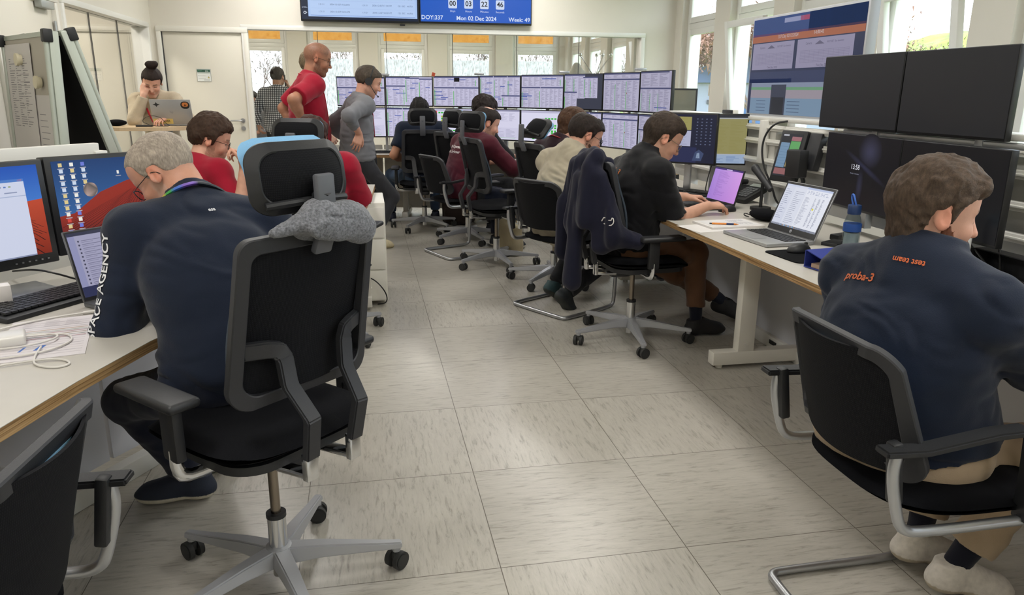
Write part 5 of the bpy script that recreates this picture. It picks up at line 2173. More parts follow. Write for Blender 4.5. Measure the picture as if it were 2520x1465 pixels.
llab = ['lower monitor with plain pages right of the headset man', 'lower table monitor behind the first mesh chair', 'lower monitor with a red square and a tall column of green boxes',
        'lower plain document monitor right of the maroon hoodie man\'s head', 'lower monitor with a small tree of green boxes and one yellow box', 'lower monitor behind the head of the man in the beige shirt',
        'lower table monitor with two green columns behind the black polo man', 'lower monitor at the right end of the arc, behind the black polo man\'s head']
for i in range(8):
    a, b_ = inset(i)
    def cu(w_, h_, i=i):
        c = telemetry(w_, h_, 10 + i, UP[i][1], UP[i][0])
        if i == 2:
            c.up().rect(w_ * .46, h_ * .83, w_ * .58, h_ * .97, '#08080c')
        return c
    monitor(ulab[i], a, b_, 1.216, 1.530 + .005 * i, cu, group='upper row of the monitor wall')
    monitor(llab[i], a, b_, .882, 1.206, (lambda w_, h_, i=i: telemetry(w_, h_, 40 + i, LO[i][1], LO[i][0])), group='lower row of the monitor wall')
for k, i in enumerate((1, 3, 5, 7)):
    x, y = ARC[i]
    c = MB()
    c.box((x, y + .01, 1.546 + .005 * i), (.10, .035, .022), bev=.004)
    c.box((x, y + .06, 1.14), (.03, .03, .81), bev=.003)
    tag(c.build('monitor_clamp', M_SATIN), ['grey clamp on the wall seam nearest the headset man', 'grey clamp on the seam above the curly haired man', 'grey clamp between the monitors above the beige shirted man', 'grey clamp on the rightmost seam of the monitor wall'][k], 'clamp', 'clamps on top of the monitor wall')
tag(MB().box((.76, 8.405, 1.555), (.035, .02, .04), rot=(0, .3, 0), bev=.003).build('clip', mat('red_clip', '#c4512f', rough=.5)), 'small orange red clip on top of the monitor wall', 'clip')

# two wall displays over the glazing
def sched(w_, h_):
    c = Canvas(w_, h_, .0002)
    c.rect(0, 0, w_, h_, '#0b1b33').up()
    c.rect(.075, .03, w_ - .01, h_, '#a9c4ee').up()
    c.rect(.10, .045, w_ - .035, h_, '#b3cbf0')
    c.up()
    c.rect(.10, .043, w_ - .035, .047, '#5f7fc4')
    for r_ in range(7):
        y = .085 + r_ * .078
        c.rect(.11, y + .037, w_ - .045, y + .0385, '#95afdf')
        c.text(.19, y, '1:31:51', .024, '#5b6d92')
        c.text(.32, y, '2024-12-02T1%d:%02d:57Z' % (8 - r_ % 3, (12, 52, 32, 12, 52, 32, 12)[r_]), .024, '#46567c')
        c.text(.68, y, '1:31:51', .024, '#5b6d92')
        c.text(.80, y, '2024-12-02T1%d:%02d:57Z' % (8 - r_ % 3, (32, 12, 52, 32, 12, 52, 32)[r_]), .024, '#46567c')
        c.text(1.09, y, '122', .024, '#46567c')
        c.text(1.14, y, 'ESC', .024, '#46567c')
        c.text(1.20, y, 'AUTO', .024, '#46567c')
    c.text(.008, .13, 'proba..', .022, '#c8d4ea')
    c.text(.02, .07, 'C', .04, '#e6edf8', bold=True)
    c.text(.04, .07, '+', .04, '#e6edf8', bold=True)
    return c

def count(w_, h_):
    c = Canvas(w_, h_, .0002)
    c.rect(0, 0, w_, h_, '#1a52b4').up()
    c.rect(0, 0, w_, h_ * .5, '#1b58be').up()
    for i, (n_, l_) in enumerate((('00', 'Days'), ('03', 'Hours'), ('22', 'Minutes'), ('46', 'Seconds'))):
        x = .38 + i * .19
        pts = [(x + q[0], .205 + q[1]) for q in rrect(.052, .052, .012, 3)]
        c.poly(pts, '#c9d6ef').up()
        c.text(x, .205, n_, .078, '#1a1d26', 'CENTER', True)
        c.text(x, .122, l_, .032, '#c9d6ef', 'CENTER')
    c.text(.006, .045, 'DOY:337', .066, '#cfdbf2', bold=True)
    c.text(w_ / 2, .043, 'Mon 02 Dec 2024', .066, '#d3def4', 'CENTER', True)
    c.text(w_ - .01, .040, 'Week: 49', .066, '#cfdbf2', 'RIGHT', True)
    return c
monitor('left wall display over the glazing showing a light blue timetable', (-.655, 9.41), (.697, 9.41), 2.15, 2.93, sched, bez=(.012, .012, .012, .02), th=.05, name='wall_display', cat='display', mount=False)
monitor('right wall display over the glazing showing a blue countdown with the date', (.703, 9.41), (2.055, 9.41), 2.155, 2.935, count, bez=(.012, .012, .012, .02), th=.05, name='wall_display', cat='display', mount=False)
t = thing('display_bracket', 'small black box under the seam of the two wall displays', 'bracket', (.5, 9.43, 2.13))
MB().box((0, 0, 0), (.06, .05, .02), bev=.003).build('bracket', M_BLK, t)

# silver framed display standing in front of the windows
def plots(w_, h_):
    c = Canvas(w_, h_, .0002)
    c.rect(0, 0, w_, h_, '#2c3554').up()
    c.rect(0, h_ * .82, w_, h_, '#2f4a84').rect(w_ * .55, h_ * .82, w_, h_, '#2b3448')
    c.rect(0, h_ * .755, w_, h_ * .84, '#b0694c').up()
    c.rect(w_ * .32, h_ * .93, w_ * .50, h_ * .975, '#9aa0c4').rect(w_ * .47, h_ * .93, w_ * .55, h_ * .975, '#a8476a')
    c.text(w_ * .27, h_ * .797, '337 Day 02/12/2024', .028, '#cfc9cf')
    c.text(w_ * .60, h_ * .797, '14:00:43', .030, '#d8d0d2')
    for x0, x1 in ((.015, .435), (.465, .93)):
        c.rect(w_ * x0, h_ * .47, w_ * x1, h_ * .745, '#9d98b4')
    c.up()
    for x0, x1 in ((.05, .42), (.50, .90)):
        for r_ in range(9):
            y = h_ * (.52 + .014 * r_)
            c.rect(w_ * x0, y, w_ * x1, y + .0012, '#77728f')
        for q in range(11):
            x = w_ * (x0 + (x1 - x0) * q / 10)
            c.rect(x, h_ * .52, x + .0012, h_ * .635, '#77728f')
        c.text(w_ * (x0 + x1) / 2, h_ * .49, 'Time [day, 2024]', .018, '#4f4b66', 'CENTER')
        c.text(w_ * (x0 + .04), h_ * .70, 'Camera', .020, '#5c5874')
        c.text(w_ * (x0 + .22), h_ * .70, 'NOT SET  Sun elevation', .016, '#5c5874')
        c.poly([(w_ * (x0 + .12), h_ * .685), (w_ * (x0 + .16), h_ * .72), (w_ * (x0 + .2), h_ * .685)], '#6a6680')
    c.rect(0, h_ * .33, w_, h_ * .445, '#343f63')
    c.rect(0, h_ * .33, w_ * .44, h_ * .37, '#1d2031')
    c.rect(w_ * .03, 0, w_, h_ * .33, '#8b96ae').up()
    c.rect(w_ * .03, h_ * .255, w_, h_ * .285, '#6fa37c')
    c.rect(w_ * .03, h_ * .17, w_, h_ * .255, '#a49ba6')
    c.rect(w_ * .03, h_ * .0, w_, h_ * .17, '#7f9ab4').up()
    for q in range(4):
        c.rect(w_ * .1, h_ * (.03 + .035 * q), w_ * .2, h_ * (.038 + .035 * q), '#5d718c')
        c.rect(w_ * .42, h_ * (.03 + .035 * q), w_ * .54, h_ * (.038 + .035 * q), '#5d718c')
    c.up()
    c.rect(w_ * .25, 0, w_ * .40, h_ * .31, '#3c4254').up()
    c.rect(w_ * .26, 0, w_ * .385, h_ * .18, '#23272e')
    return c
t = monitor('large silver framed display with white plots, behind the upper black monitors', (2.60, 4.92), (2.60, 3.70), 1.245, 1.87, plots, bez=(.014, .014, .014, .014), th=.06, name='large_display', cat='display', mount=False, bezm=M_ALU, scr=emis_mat('dim_screen', .72))
MB().box((0, .05, -.01), (1.0, .05, .03), bev=.004).build('mounting_bar', M_SATIN, t)

# right hand monitor block, two over two, all nearly black
LOCK = lambda w_, h_: lock(w_, h_)
def lock(w_, h_):
    c = Canvas(w_, h_)
    c.rect(0, 0, w_, h_, '#07080e').up()
    # faint blurred earth-like glow as soft graded fans
    def fan(cx, cy_, rx, ry, col, ang=0):
        n = len(c.V)
        z = -c.k * c.step
        c.V.append((cx, cy_, z)); c.C.append(lin(col))
        m = 28
        for q in range(m):
            a = 2 * PI * q / m
            x, y = rx * math.cos(a), ry * math.sin(a)
            c.V.append((cx + x * math.cos(ang) - y * math.sin(ang), cy_ + x * math.sin(ang) + y * math.cos(ang), z))
            c.C.append(lin('#07080e'))
        c.F += [(n, n + 1 + q, n + 1 + (q + 1) % m) for q in range(m)]
    fan(w_ * .63, h_ * .80, w_ * .16, h_ * .24, '#35364c')
    c.up(); fan(w_ * .58, h_ * .58, w_ * .34, h_ * .05, '#26283e', -.38)
    c.up(); fan(w_ * .54, h_ * .32, w_ * .05, h_ * .26, '#26283c')
    c.up()
    c.text(w_ * .455, h_ * .565, '13:58', .034, '#dcdde6', 'CENTER')
    c.text(w_ * .455, h_ * .475, 'Monday, 2 December', .0085, '#8e90a2', 'CENTER')
    return c
blank = lambda w_, h_: Canvas(w_, h_).rect(0, 0, w_, h_, '#1a1b1d')
blank2 = lambda w_, h_: Canvas(w_, h_).rect(0, 0, w_, h_, '#06070a')
bz = (.004, .004, .004, .012)
monitor('upper left black monitor of the two over two block on the right', (2.40, 3.73), (2.40, 3.118), 1.22, 1.578, blank, bz, mount=False, group='monitor block on the right')
monitor('upper right black monitor of the two over two block, nearest the window', (2.40, 3.112), (2.40, 2.50), 1.22, 1.578, blank, bz, mount=False, group='monitor block on the right')
monitor('lower left monitor of the block, dark lock screen showing 13:58', (2.34, 3.54), (2.30, 2.93), .845, 1.205, lock, bz, mount=False, group='monitor block on the right')
monitor('lower right black monitor of the block, behind the bearded man\'s head', (2.298, 2.925), (2.26, 2.31), .845, 1.205, blank2, bz, mount=False, group='monitor block on the right')
t = thing('monitor_stand', 'steel frame carrying the two over two monitor block', 'stand', (2.46, 3.0, DZ))
b = MB()
for y in (-.33, .32):
    b.box((.0, y, .43), (.04, .04, .84), bev=.003)
    b.box((-.06, y, .30), (.1, .06, .05), bev=.003)
    b.box((-.02, y, .66), (.05, .06, .05), bev=.003)
b.box((0, 0, .47), (.03, 1.15, .03), bev=.003)
b.build('post_frame', M_SATIN, t)
for k, (y, n_) in enumerate(((3.12, 'price'), (2.52, 'x'))):
    pass

# monitors of the man in the black polo
def mix1(w_, h_):
    c = Canvas(w_, h_)
    c.rect(0, 0, w_, h_, '#1c1f33').up()
    c.rect(0, 0, w_ * .72, h_ * .32, '#252a4c')
    c.rect(w_ * .02, h_ * .68, w_ * .62, h_ * .95, '#948e56').rect(w_ * .02, h_ * .34, w_ * .62, h_ * .66, '#a9abc4').up()
    c.lines(w_ * .04, h_ * .70, w_ * .6, h_ * .92, 9, '#8a8348', 1, .35, 2)
    c.lines(w_ * .04, h_ * .36, w_ * .6, h_ * .63, 14, '#8d90ac', 2, .35, 3)
    for r_ in range(9):
        for q in range(4):
            c.rect(w_ * (.70 + .07 * q), h_ * (.38 + .065 * r_), w_ * (.722 + .07 * q), h_ * (.40 + .065 * r_), '#5a627c')
    c.poly([(w_ * .66, h_ * .04), (w_ * .70, h_ * .22), (w_ * .76, h_ * .28), (w_ * .84, h_ * .2), (w_ * .80, h_ * .04)], '#3a4666')
    c.poly([(w_ * .72, h_ * .10), (w_ * .73, h_ * .2), (w_ * .77, h_ * .22), (w_ * .78, h_ * .1)], '#9fb2cc')
    return c
def mix2(w_, h_):
    c = Canvas(w_, h_)
    c.rect(0, 0, w_, h_, '#a2a7ae').up()
    c.rect(0, h_ * .95, w_, h_, '#2a2c34')
    c.rect(w_ * .35, h_ * .2, w_, h_ * .93, '#8c8758').rect(w_ * .0, 0, w_, h_ * .18, '#93a5bf').up()
    c.lines(w_ * .4, h_ * .25, w_ * .97, h_ * .88, 26, '#86804c', 3, .3, 2)
    c.lines(w_ * .05, h_ * .02, w_ * .95, h_ * .16, 6, '#6f86ad', 4, .4, 3)
    return c
monitor('left monitor of the black polo man, dark desktop with a yellow window', (1.90, 4.87), (2.215, 4.545), .935, 1.265, mix1, (.008, .008, .01, .012))
monitor('right monitor of the black polo man, olive yellow document', (2.10, 4.70), (2.46, 4.60), .93, 1.26, mix2, (.008, .008, .01, .012))

# monitors of the man in the navy jacket
def dune(w_, h_, doc=False, term=False):
    c = Canvas(w_, h_)
    z = 0
    top, hor = lin('#17396c'), lin('#3a6ca8')
    if doc:
        top, hor = lin('#1d4fae'), lin('#5b9be0')
    n = len(c.V)
    c.poly([(0, 0), (w_, 0), (w_, h_), (0, h_)], [hor, hor, top, top]).up()
    if not doc:
        pts = [(0, h_ * .36), (w_ * .10, h_ * .38), (w_ * .3, h_ * .60), (w_ * .5, h_ * .71), (w_ * .7, h_ * .76), (w_, h_ * .76)]
    else:
        pts = [(0, h_ * .5), (w_ * .5, h_ * .55), (w_, h_ * .62)]
    low, hi = lin('#3a0f12'), lin('#8e2a1c')
    if doc: low, hi = lin('#7a2412'), lin('#b8452a')
    c.poly([(0, 0), (w_, 0)] + pts[::-1], [low, low] + [hi] * len(pts)).up()
    for k in range(34):
        u = k / 33
        x0 = w_ * (-.5 + 2.0 * u)
        xt = w_ * (.52 + .16 * u)
        P = []
        for q in range(9):
            v = q / 8
            y = h_ * (.0 + .60 * v)
            x = x0 + (xt - x0) * (v ** .8) + .004 * math.sin(v * 14 + k)
            P.append((x, y, .0022 * (1 - v) + .0003))
        for q in range(8):
            (xa, ya, ra), (xb, yb, rb) = P[q], P[q + 1]
            if 0 < xa < w_ and 0 < xb < w_ and 0 < xa + ra < w_:
                c.poly([(xa - ra, ya), (xa + ra, ya), (xb + rb, yb), (xb - rb, yb)], '#260a0e')
    c.up()
    if doc:
        c.rect(0, h_ * .0, w_ * .90, h_ * .86, '#c9cfe4').up()
        c.rect(0, h_ * .83, w_ * .90, h_ * .86, '#4a78c0').rect(0, h_ * .67, w_ * .90, h_ * .68, '#a4b0cc').rect(w_ * .86, h_ * .835, w_ * .89, h_ * .855, '#c46a4c')
        for q in range(9):
            c.rect(w_ * (.56 + .03 * q), h_ * .775, w_ * (.575 + .03 * q), h_ * .79, ('#8090b0', '#607cb8', '#90a070')[q % 3])
        c.lines(w_ * .3, h_ * .70, w_ * .88, h_ * .74, 1, '#8892b0', 3, .3, 5)
        c.rect(0, 0, w_ * .90, h_ * .015, '#8088a4')
    else:
        rd_ = random.Random(8)
        cols_ = ['#e8e6de', '#d8c48a', '#c8d4e6', '#e0803c', '#3aa04a', '#c8423a', '#6a78d0']
        for q in range(3):
            for r_ in range(13):
                if q == 2 and r_ > 3: continue
                x, y = w_ * (.045 + .075 * q), h_ * (.93 - .072 * r_)
                c.rect(x, y, x + .013, y + .013, rd_.choice(cols_[:3]) if rd_.random() < .75 else rd_.choice(cols_[3:]))
                c.rect(x - .004, y - .008, x + .018, y - .005, '#a9a8b4')
        mp_ = rrect(.026, .026, .025, 5, w_ * .235, h_ * .64)
        c.up().poly(mp_, [lin('#5d5654') if q % 3 else lin('#b49c94') for q in range(len(mp_))])
        for x, y in ((.44, .80), (.39, .13)):
            c.rect(w_ * x, h_ * y, w_ * x + .008, h_ * y + .012, '#e4e2dc').rect(w_ * x - .006, h_ * y - .009, w_ * x + .014, h_ * y - .006, '#a0a0ac')
        if term:
            c.up().rect(w_ * .62, h_ * .04, w_ * .98, h_ * .50, '#17181c').up()
            c.rect(w_ * .62, h_ * .48, w_ * .98, h_ * .50, '#a4b4c8')
            c.lines(w_ * .63, h_ * .06, w_ * .97, h_ * .47, 24, '#84888c', 6, .4, 2)
    return c
def rel(p, az, L):
    return (p[0] + math.sin(R(az)) * L, p[1] + math.cos(R(az)) * L)
j = (-1.085, 2.87)
mb_ = mat('dell_bezel', '#1c1d20', rough=.35)
t = monitor('right monitor on the lower left desk, red sand dune wallpaper with icons', j, rel(j, 44, .56), .815, 1.163, (lambda w_, h_: dune(w_, h_, False, True)), (.022, .016, .016, .03), bezm=mb_, th=.05, tilt=3)
t2 = monitor('left monitor on the lower left desk, white document page over the wallpaper', rel(j, 218, .565), rel(j, 218, .004), .80, 1.158, (lambda w_, h_: dune(w_, h_, True)), (.016, .022, .016, .036), bezm=mb_, th=.05, tilt=3)
c = Canvas(.1, .03)
c.text(.02, .015, 'DELL', .022, '#c9ccd0', bold=True)
c.build('maker_badge', mat('print', '#ffffff', rough=.5, attr='Col'), t2, loc=(-.02, -.004, .019))
b = MB()
for q in range(6):
    b.box((.13 + .022 * q, -.002, .018), (.006, .004, .004))
b.build('button_row', M_SATIN, t2)

# ------------------------------------------------------------------ chairs in the room
hero = task_chair('large black swivel chair in the foreground with headrest and a grey beanie on it', -.295, 1.98, -44, 87, seat_z=.53, back_t=7, over=.021)
task_chair('swivel chair of the man in red, black headrest just behind the foreground chair', -.27, 4.30, 20, 66, seat_z=.50)
task_chair('far black swivel chair with headrest under the navy shirted man with black hair', .58, 7.75, 4, 215, seat_z=.47)
task_chair('black swivel chair with headrest left of the maroon hoodie man, under the curly haired man', .94, 7.05, 50, 165, seat_z=.48, hyaw=-10)
task_chair('empty black swivel chair with both armrests in front of the maroon hoodie man', 1.03, 5.97, 74, 170, seat_z=.49, hyaw=20)
task_chair('black swivel chair with the tilted curved headrest under the man with the red lanyard', 1.36, 5.33, 72, 151, seat_z=.49, head_pitch=-30, hfwd=.05)
task_chair('black swivel chair with a navy jacket over its back under the black polo man', 1.475, 3.955, 86, 115, headrest=False, seat_z=.49)
visitor_chair('cantilever chair at the front right under the bearded man in the navy polo', 1.375, 1.51, 90)
visitor_chair('cantilever chair under the man in the beige shirt', 1.27, 4.68, 59)
visitor_chair('cantilever chair under the man in the maroon hoodie', .80, 6.48, 68)
visitor_chair('cantilever chair cut by the left edge of the photo in the foreground', -.825, 1.22, -85)

# ------------------------------------------------------------------ people in the room
def cloth(name, color, **k):
    d = dict(rough=.88, bump=.35, bscale=420, var=.06, vscale=14, sheen=.12, spec=.2)
    d.update(k)
    return mat(name, color, **d)

def gingham():
    m = bpy.data.materials.new('gingham')
    m.use_nodes = True
    t = m.node_tree
    b = t.nodes['Principled BSDF']
    tcn = t.nodes.new('ShaderNodeTexCoord')
    s = t.nodes.new('ShaderNodeSeparateXYZ')
    t.links.new(tcn.outputs['Object'], s.inputs[0])
    def stripe(o, k):
        a = t.nodes.new('ShaderNodeMath'); a.operation = 'MULTIPLY'; a.inputs[1].default_value = k
        t.links.new(o, a.inputs[0])
        f = t.nodes.new('ShaderNodeMath'); f.operation = 'FRACT'
        t.links.new(a.outputs[0], f.inputs[0])
        g = t.nodes.new('ShaderNodeMath'); g.operation = 'GREATER_THAN'; g.inputs[1].default_value = .5
        t.links.new(f.outputs[0], g.inputs[0])
        return g.outputs[0]
    ad = t.nodes.new('ShaderNodeMath'); ad.operation = 'ADD'
    t.links.new(stripe(s.outputs[0], 36), ad.inputs[0]); t.links.new(stripe(s.outputs[2], 36), ad.inputs[1])
    rp = t.nodes.new('ShaderNodeValToRGB')
    rp.color_ramp.interpolation = 'CONSTANT'
    rp.color_ramp.elements[0].color = (*lin('#dfe0e4'), 1)
    rp.color_ramp.elements[1].position = .9
    rp.color_ramp.elements[1].color = (*lin('#1e2128'), 1)
    hf_ = t.nodes.new('ShaderNodeMath'); hf_.operation = 'MULTIPLY'; hf_.inputs[1].default_value = .5
    e = rp.color_ramp.elements.new(.4); e.color = (*lin('#6a6d76'), 1)
    t.links.new(ad.outputs[0], hf_.inputs[0]); t.links.new(hf_.outputs[0], rp.inputs[0])
    t.links.new(rp.outputs[0], b.inputs['Base Color'])
    b.inputs['Roughness'].default_value = .85
    return m

NAVY = cloth('navy_softshell', '#182031')
NAVYP = cloth('navy_polo', '#1a2233')
BLKP = cloth('black_polo', '#101014')
RED = cloth('red_polo', '#98142c')
MAR = cloth('maroon_fleece', '#4a1522')
MAR2 = cloth('maroon_shirt', '#2c1620')
BEI = cloth('beige_linen', '#a89f8c', bump=.5)
GREY = cloth('grey_knit', '#74757a', bump=.6, bscale=300)
CREAM = cloth('cream_knit', '#b5a892', bump=.8, bscale=120)
DARK = cloth('dark_trousers', '#1e1f23')
DNAVY = cloth('navy_trousers', '#171c2c')
KHAKI = cloth('khaki_chinos', '#a4917a')
BROWN = cloth('brown_chinos', '#5f4330')
JEANS = cloth('blue_jeans', '#34455c', var=.2)
GRYT = cloth('dark_grey_trousers', '#34353a')
SOCK = cloth('navy_socks', '#161824')

# older man, navy jacket, in the foreground chair
person('old man in a navy jacket and rainbow lanyard leaning on the left desk', (-.395, 2.14), -34, dict(
    pel=(0, -.01, .615), lean=(25, 41), twist=14, shuL=-.01, shuR=-.01, s=1.0, fat=1.12, chest=1.10, sw=.182, head=(-40, 42, 0), hs=.96, seed=11, h=.0045, hc=.006, skin='#c4917a',
    armL=dict(w=(-.05, .40, .775), pole=(-.6, -.4, -.65), fd=(.7, .7, 0), bd=(-.2, .2, 1), pose='relax'),
    armR=dict(w=(.16, .56, .78), pole=(1, -.2, -.3), fd=(-.6, .8, 0), bd=(.2, .2, 1), pose='relax'),
    legL=dict(a=(.01, .45, .09), pole=(-.6, .32, .74), toe=(-.8, .6, 0)), legR=dict(a=(.14, .60, .09), pole=(.3, 1, .5), toe=(-.8, .5, 0), pitch=20),
    shirt=NAVY, shirt_name='jacket', trousers=DNAVY, sleeve='long', loose=.018, collar=.075, wrinkle=.008, sock=SOCK, shoe='#1b2334', sole='#cfc8b6', lace='#1b2334',
    glasses='#101418', brow='#a8a29a', hair=dict(color='#9b9084', grey='#b3a698', t=.0030, noise=.0010, nscale=110, back=.035, bald=[((0, .02, .145), (.055, .07, .045))], front=.012),
    stubble=('#b8b0a8', .35), neck=1.12, hem=-.14,
    lanyard=dict(color='#16202a', rainbow=True, front=True),
    decals=[dict(s='SPACE AGENCY', size=.042, arm='L', f=.42, n=(-1, -.25, .1), c='#e4e6ea', xs=1.0), dict(s='esa', size=.016, at=(.03, .13, 1.06), x=(1, 0, 0), n=(0, -1, .6), c='#d8dade')]))

# bearded man in the navy polo, front right
person('bearded man with wavy brown hair, navy polo and khaki trousers sitting at the front right', (1.42, 1.60), 72, dict(
    ho=(-.035, -.03, -.045), pel=(0, -.07, .52), lean=(-15, 11), twist=5, shuL=-.03, shuR=-.03, s=.97, fat=1.42, chest=1.30, sw=.205, head=(34, 12, 0), hs=.98, seed=21, h=.004, hc=.006, skin='#d3a48f', arm_r=1.15,
    armL=dict(w=(-.16, .45, .80), pole=(-1, -.2, -.2), fd=(.3, 1, 0), bd=(0, 0, 1), pose='type'),
    armR=dict(w=(.12, .32, .775), pole=(.67, -.3, -.68), fd=(-.3, 1, 0), bd=(0, 0, 1), pose='type'),
    legL=dict(a=(-.06, .205, .10), pole=(-.1, 1, .3), toe=(.5, 1, 0), pitch=8), legR=dict(a=(.08, .16, .10), pole=(.25, 1, .3), toe=(.5, 1, 0), pitch=8),
    shirt=NAVYP, trousers=KHAKI, sleeve='short', sl=.86, sleeve_r=1.14, loose=.016, collar=.068, wrinkle=.010, sock=SOCK, shoe='#d6d0c8', sole='#b5aa98', lace='#d4cdc4', leg_cut=.82, hem_r=1.12, leg_r=1.12,
    hair=dict(back=-.02, nape=True, color='#4e4035', t=.008, top=.016, noise=.0055, nscale=75, quiff=.02, front=-.006), beard=dict(color='#6b3f2a', t=.013), brow='#4a3a2c', neck=1.12, hem=.05,
    decals=[dict(s='proba-3', size=.030, at=(-.085, -.16, .93), x=(1, 0, .0), n=(0, -1, .6), c='#c8602c'),
            dict(s='test team', size=.02, at=(.02, -.12, 1.008), x=(-1, 0, 0), n=(.15, -1, .12), c='#c8602c')]))

# man in the black polo
person('man in a black polo and brown trousers typing on the laptop with a pink screen', (1.487, 3.975), 74, dict(
    ho=(0, 0, -0.035), pel=(0, -.05, .56), lean=(2, 20), twist=5, side=-3, shuL=-.03, shuR=-.03, s=.97, fat=1.10, chest=1.10, sw=.185, head=(20, 30, 0), hs=1.04, seed=31, h=.004, hc=.0065, skin='#cf9f88',
    armR=dict(w=(.20, .34, .785), pole=(.1, -.45, -.85), fd=(.12, 1, -.05), bd=(.2, 0, 1), pose='mouse'),
    armL=dict(w=(-.10, .43, .79), pole=(-.83, -.25, -.5), fd=(.4, 1, -.05), bd=(-.1, 0, 1), pose='type'),
    legR=dict(a=(.15, .36, .09), pole=(-.05, .9, .44), toe=(.2, 1, 0)), legL=dict(a=(.05, .74, .11), pole=(0, .9, .44), toe=(.9, .55, 0), pitch=10),
    shirt=BLKP, trousers=BROWN, sleeve='short', sl=.92, sleeve_r=1.1, loose=.016, collar=.075, wrinkle=.009, sock=SOCK, shoe='#1b1a1b', sole='#1b1a1b', lace='#1b1a1b', leg_cut=.78, leg_r=1.05,
    glasses='#7a6c58', hair=dict(back=-.01, nape=True, color='#362b23', t=.007, top=.009, noise=.003, nscale=90, quiff=.010), brow='#3a2c22', neck=1.08, hem=-.12,
    decals=[dict(s='proba-3', size=.046, at=(-.08, -.12, .975), x=(1, 0, -.15), n=(0, -1, .25), c='#d0742c')]))

# man in the beige shirt
person('man with thinning dark hair, glasses and beard in a beige shirt on a cantilever chair', (1.22, 4.69), 57, dict(
    ho=(0, 0, -0.04), pel=(0, .0, .53), lean=(7, 20), shuL=-.02, shuR=-.02, s=.97, fat=1.15, chest=1.12, sw=.185, head=(27, 26, 0), hs=1.08, seed=41, h=.005, hc=.008, skin='#cc9c86',
    armR=dict(w=(.12, .42, .78), pole=(1, -.3, -.6), fd=(0, 1, 0), bd=(0, 0, 1), pose='type'), armL=dict(w=(-.14, .42, .78), pole=(-1, -.3, -.6), fd=(0, 1, 0), bd=(0, 0, 1), pose='type'),
    legR=dict(a=(.10, -.02, .11), pole=(.1, 1, .3), toe=(0, 1, 0), pitch=45, sole='#2c302e', shoe='#22282c'), legL=dict(a=(-.12, .1, .11), pole=(-.1, 1, .3), toe=(0, 1, 0), pitch=30),
    shirt=BEI, trousers=DARK, loose=.024, collar=.065, wrinkle=.014, shoe='#2b4448', sole='#2c302e', lace='#b0303c', glasses='#141418', hem=-.16,
    hair=dict(color='#2a211d', t=.009, noise=.003, nscale=80, bald=[((0, -.01, .15), (.05, .075, .05))]), beard=dict(color='#4a3428', t=.0015), stubble=('#3c2a22', .6), neck=1.1))

# man with the red lanyard beyond him
person('brown haired man with red lanyard and dark maroon shirt, behind the beige shirted man', (1.29, 5.40), 66, dict(
    ho=(0, 0, -0.045), pel=(0, .0, .54), lean=(11, 21), s=1.0, head=(8, 28, 0), hs=1.08, seed=51, h=.006, hc=.009, skin='#cf9c86', sw=.18,
    armR=dict(w=(.12, .44, .78), pole=(1, -.3, -.6), fd=(0, 1, 0), bd=(0, 0, 1), pose='type'), armL=dict(w=(-.14, .44, .78), pole=(-1, -.3, -.6), fd=(0, 1, 0), bd=(0, 0, 1), pose='type'),
    legR=dict(a=(.10, .40, .09), pole=(.1, 1, .6)), legL=dict(a=(-.10, .42, .09), pole=(-.1, 1, .6)),
    shirt=MAR2, trousers=DARK, collar=.045, hair=dict(nape=True, color='#4c3424', t=.011, top=.008, noise=.004, nscale=80), lanyard=dict(color='#b8222f'), neck=1.05))

# maroon hoodie
person('man with a bald crown in a maroon hoodie with white lettering on the back', (.82, 6.46), 66, dict(
    ho=(0, 0, -0.035), pel=(0, .0, .52), lean=(10, 24), twist=-6, shuL=-.02, shuR=-.02, s=1.0, fat=1.18, chest=1.15, sw=.19, head=(14, 24, 0), hs=1.08, seed=61, h=.006, hc=.009, skin='#cf9c86',
    armR=dict(w=(.14, .50, .78), pole=(1, -.3, -.6), fd=(-.2, 1, 0), bd=(0, 0, 1), pose='type'), armL=dict(w=(-.14, .50, .78), pole=(-1, -.3, -.6), fd=(.1, 1, 0), bd=(0, 0, 1), pose='type'),
    legR=dict(a=(.10, .40, .09), pole=(.1, 1, .6)), legL=dict(a=(-.10, .42, .09), pole=(-.1, 1, .6)), cuff=.55,
    shirt=MAR, shirt_name='hoodie', trousers=DNAVY, loose=.024, collar=.045, hood=True, wrinkle=.010, hair=dict(color='#241a17', t=.008, noise=.003, bald=[((0, -.03, .145), (.055, .07, .055))]), stubble=('#2c201c', .6), neck=1.1,
    decals=[dict(s='Cluster Operations', size=.035, at=(-.04, -.1, .94), x=(1, 0, 0), n=(0, -1, .2), c='#d9d2d2'), dict(s='Flight Engineer', size=.035, at=(-.04, -.1, .895), x=(1, 0, 0), n=(0, -1, .2), c='#d9d2d2')]))

# curly haired man behind the hoodie
person('curly dark haired man hidden behind the man in the maroon hoodie', (.94, 7.05), 55, dict(
    pel=(0, .0, .555), lean=(8, 18), s=1.0, head=(6, 24, 0), hs=1.06, seed=71, h=.007, hc=.010, skin='#c08f78',
    armR=dict(w=(.12, .46, .78), pole=(1, -.3, -.6), fd=(0, 1, 0), bd=(0, 0, 1), pose='type'), armL=dict(w=(-.12, .46, .78), pole=(-1, -.3, -.6), fd=(0, 1, 0), bd=(0, 0, 1), pose='type'),
    legR=dict(a=(.10, .40, .09), pole=(.1, 1, .6)), legL=dict(a=(-.10, .42, .09), pole=(-.1, 1, .6)),
    shirt=DARK, trousers=DARK, hair=dict(color='#231a17', t=.018, top=.012, noise=.008, nscale=60)))

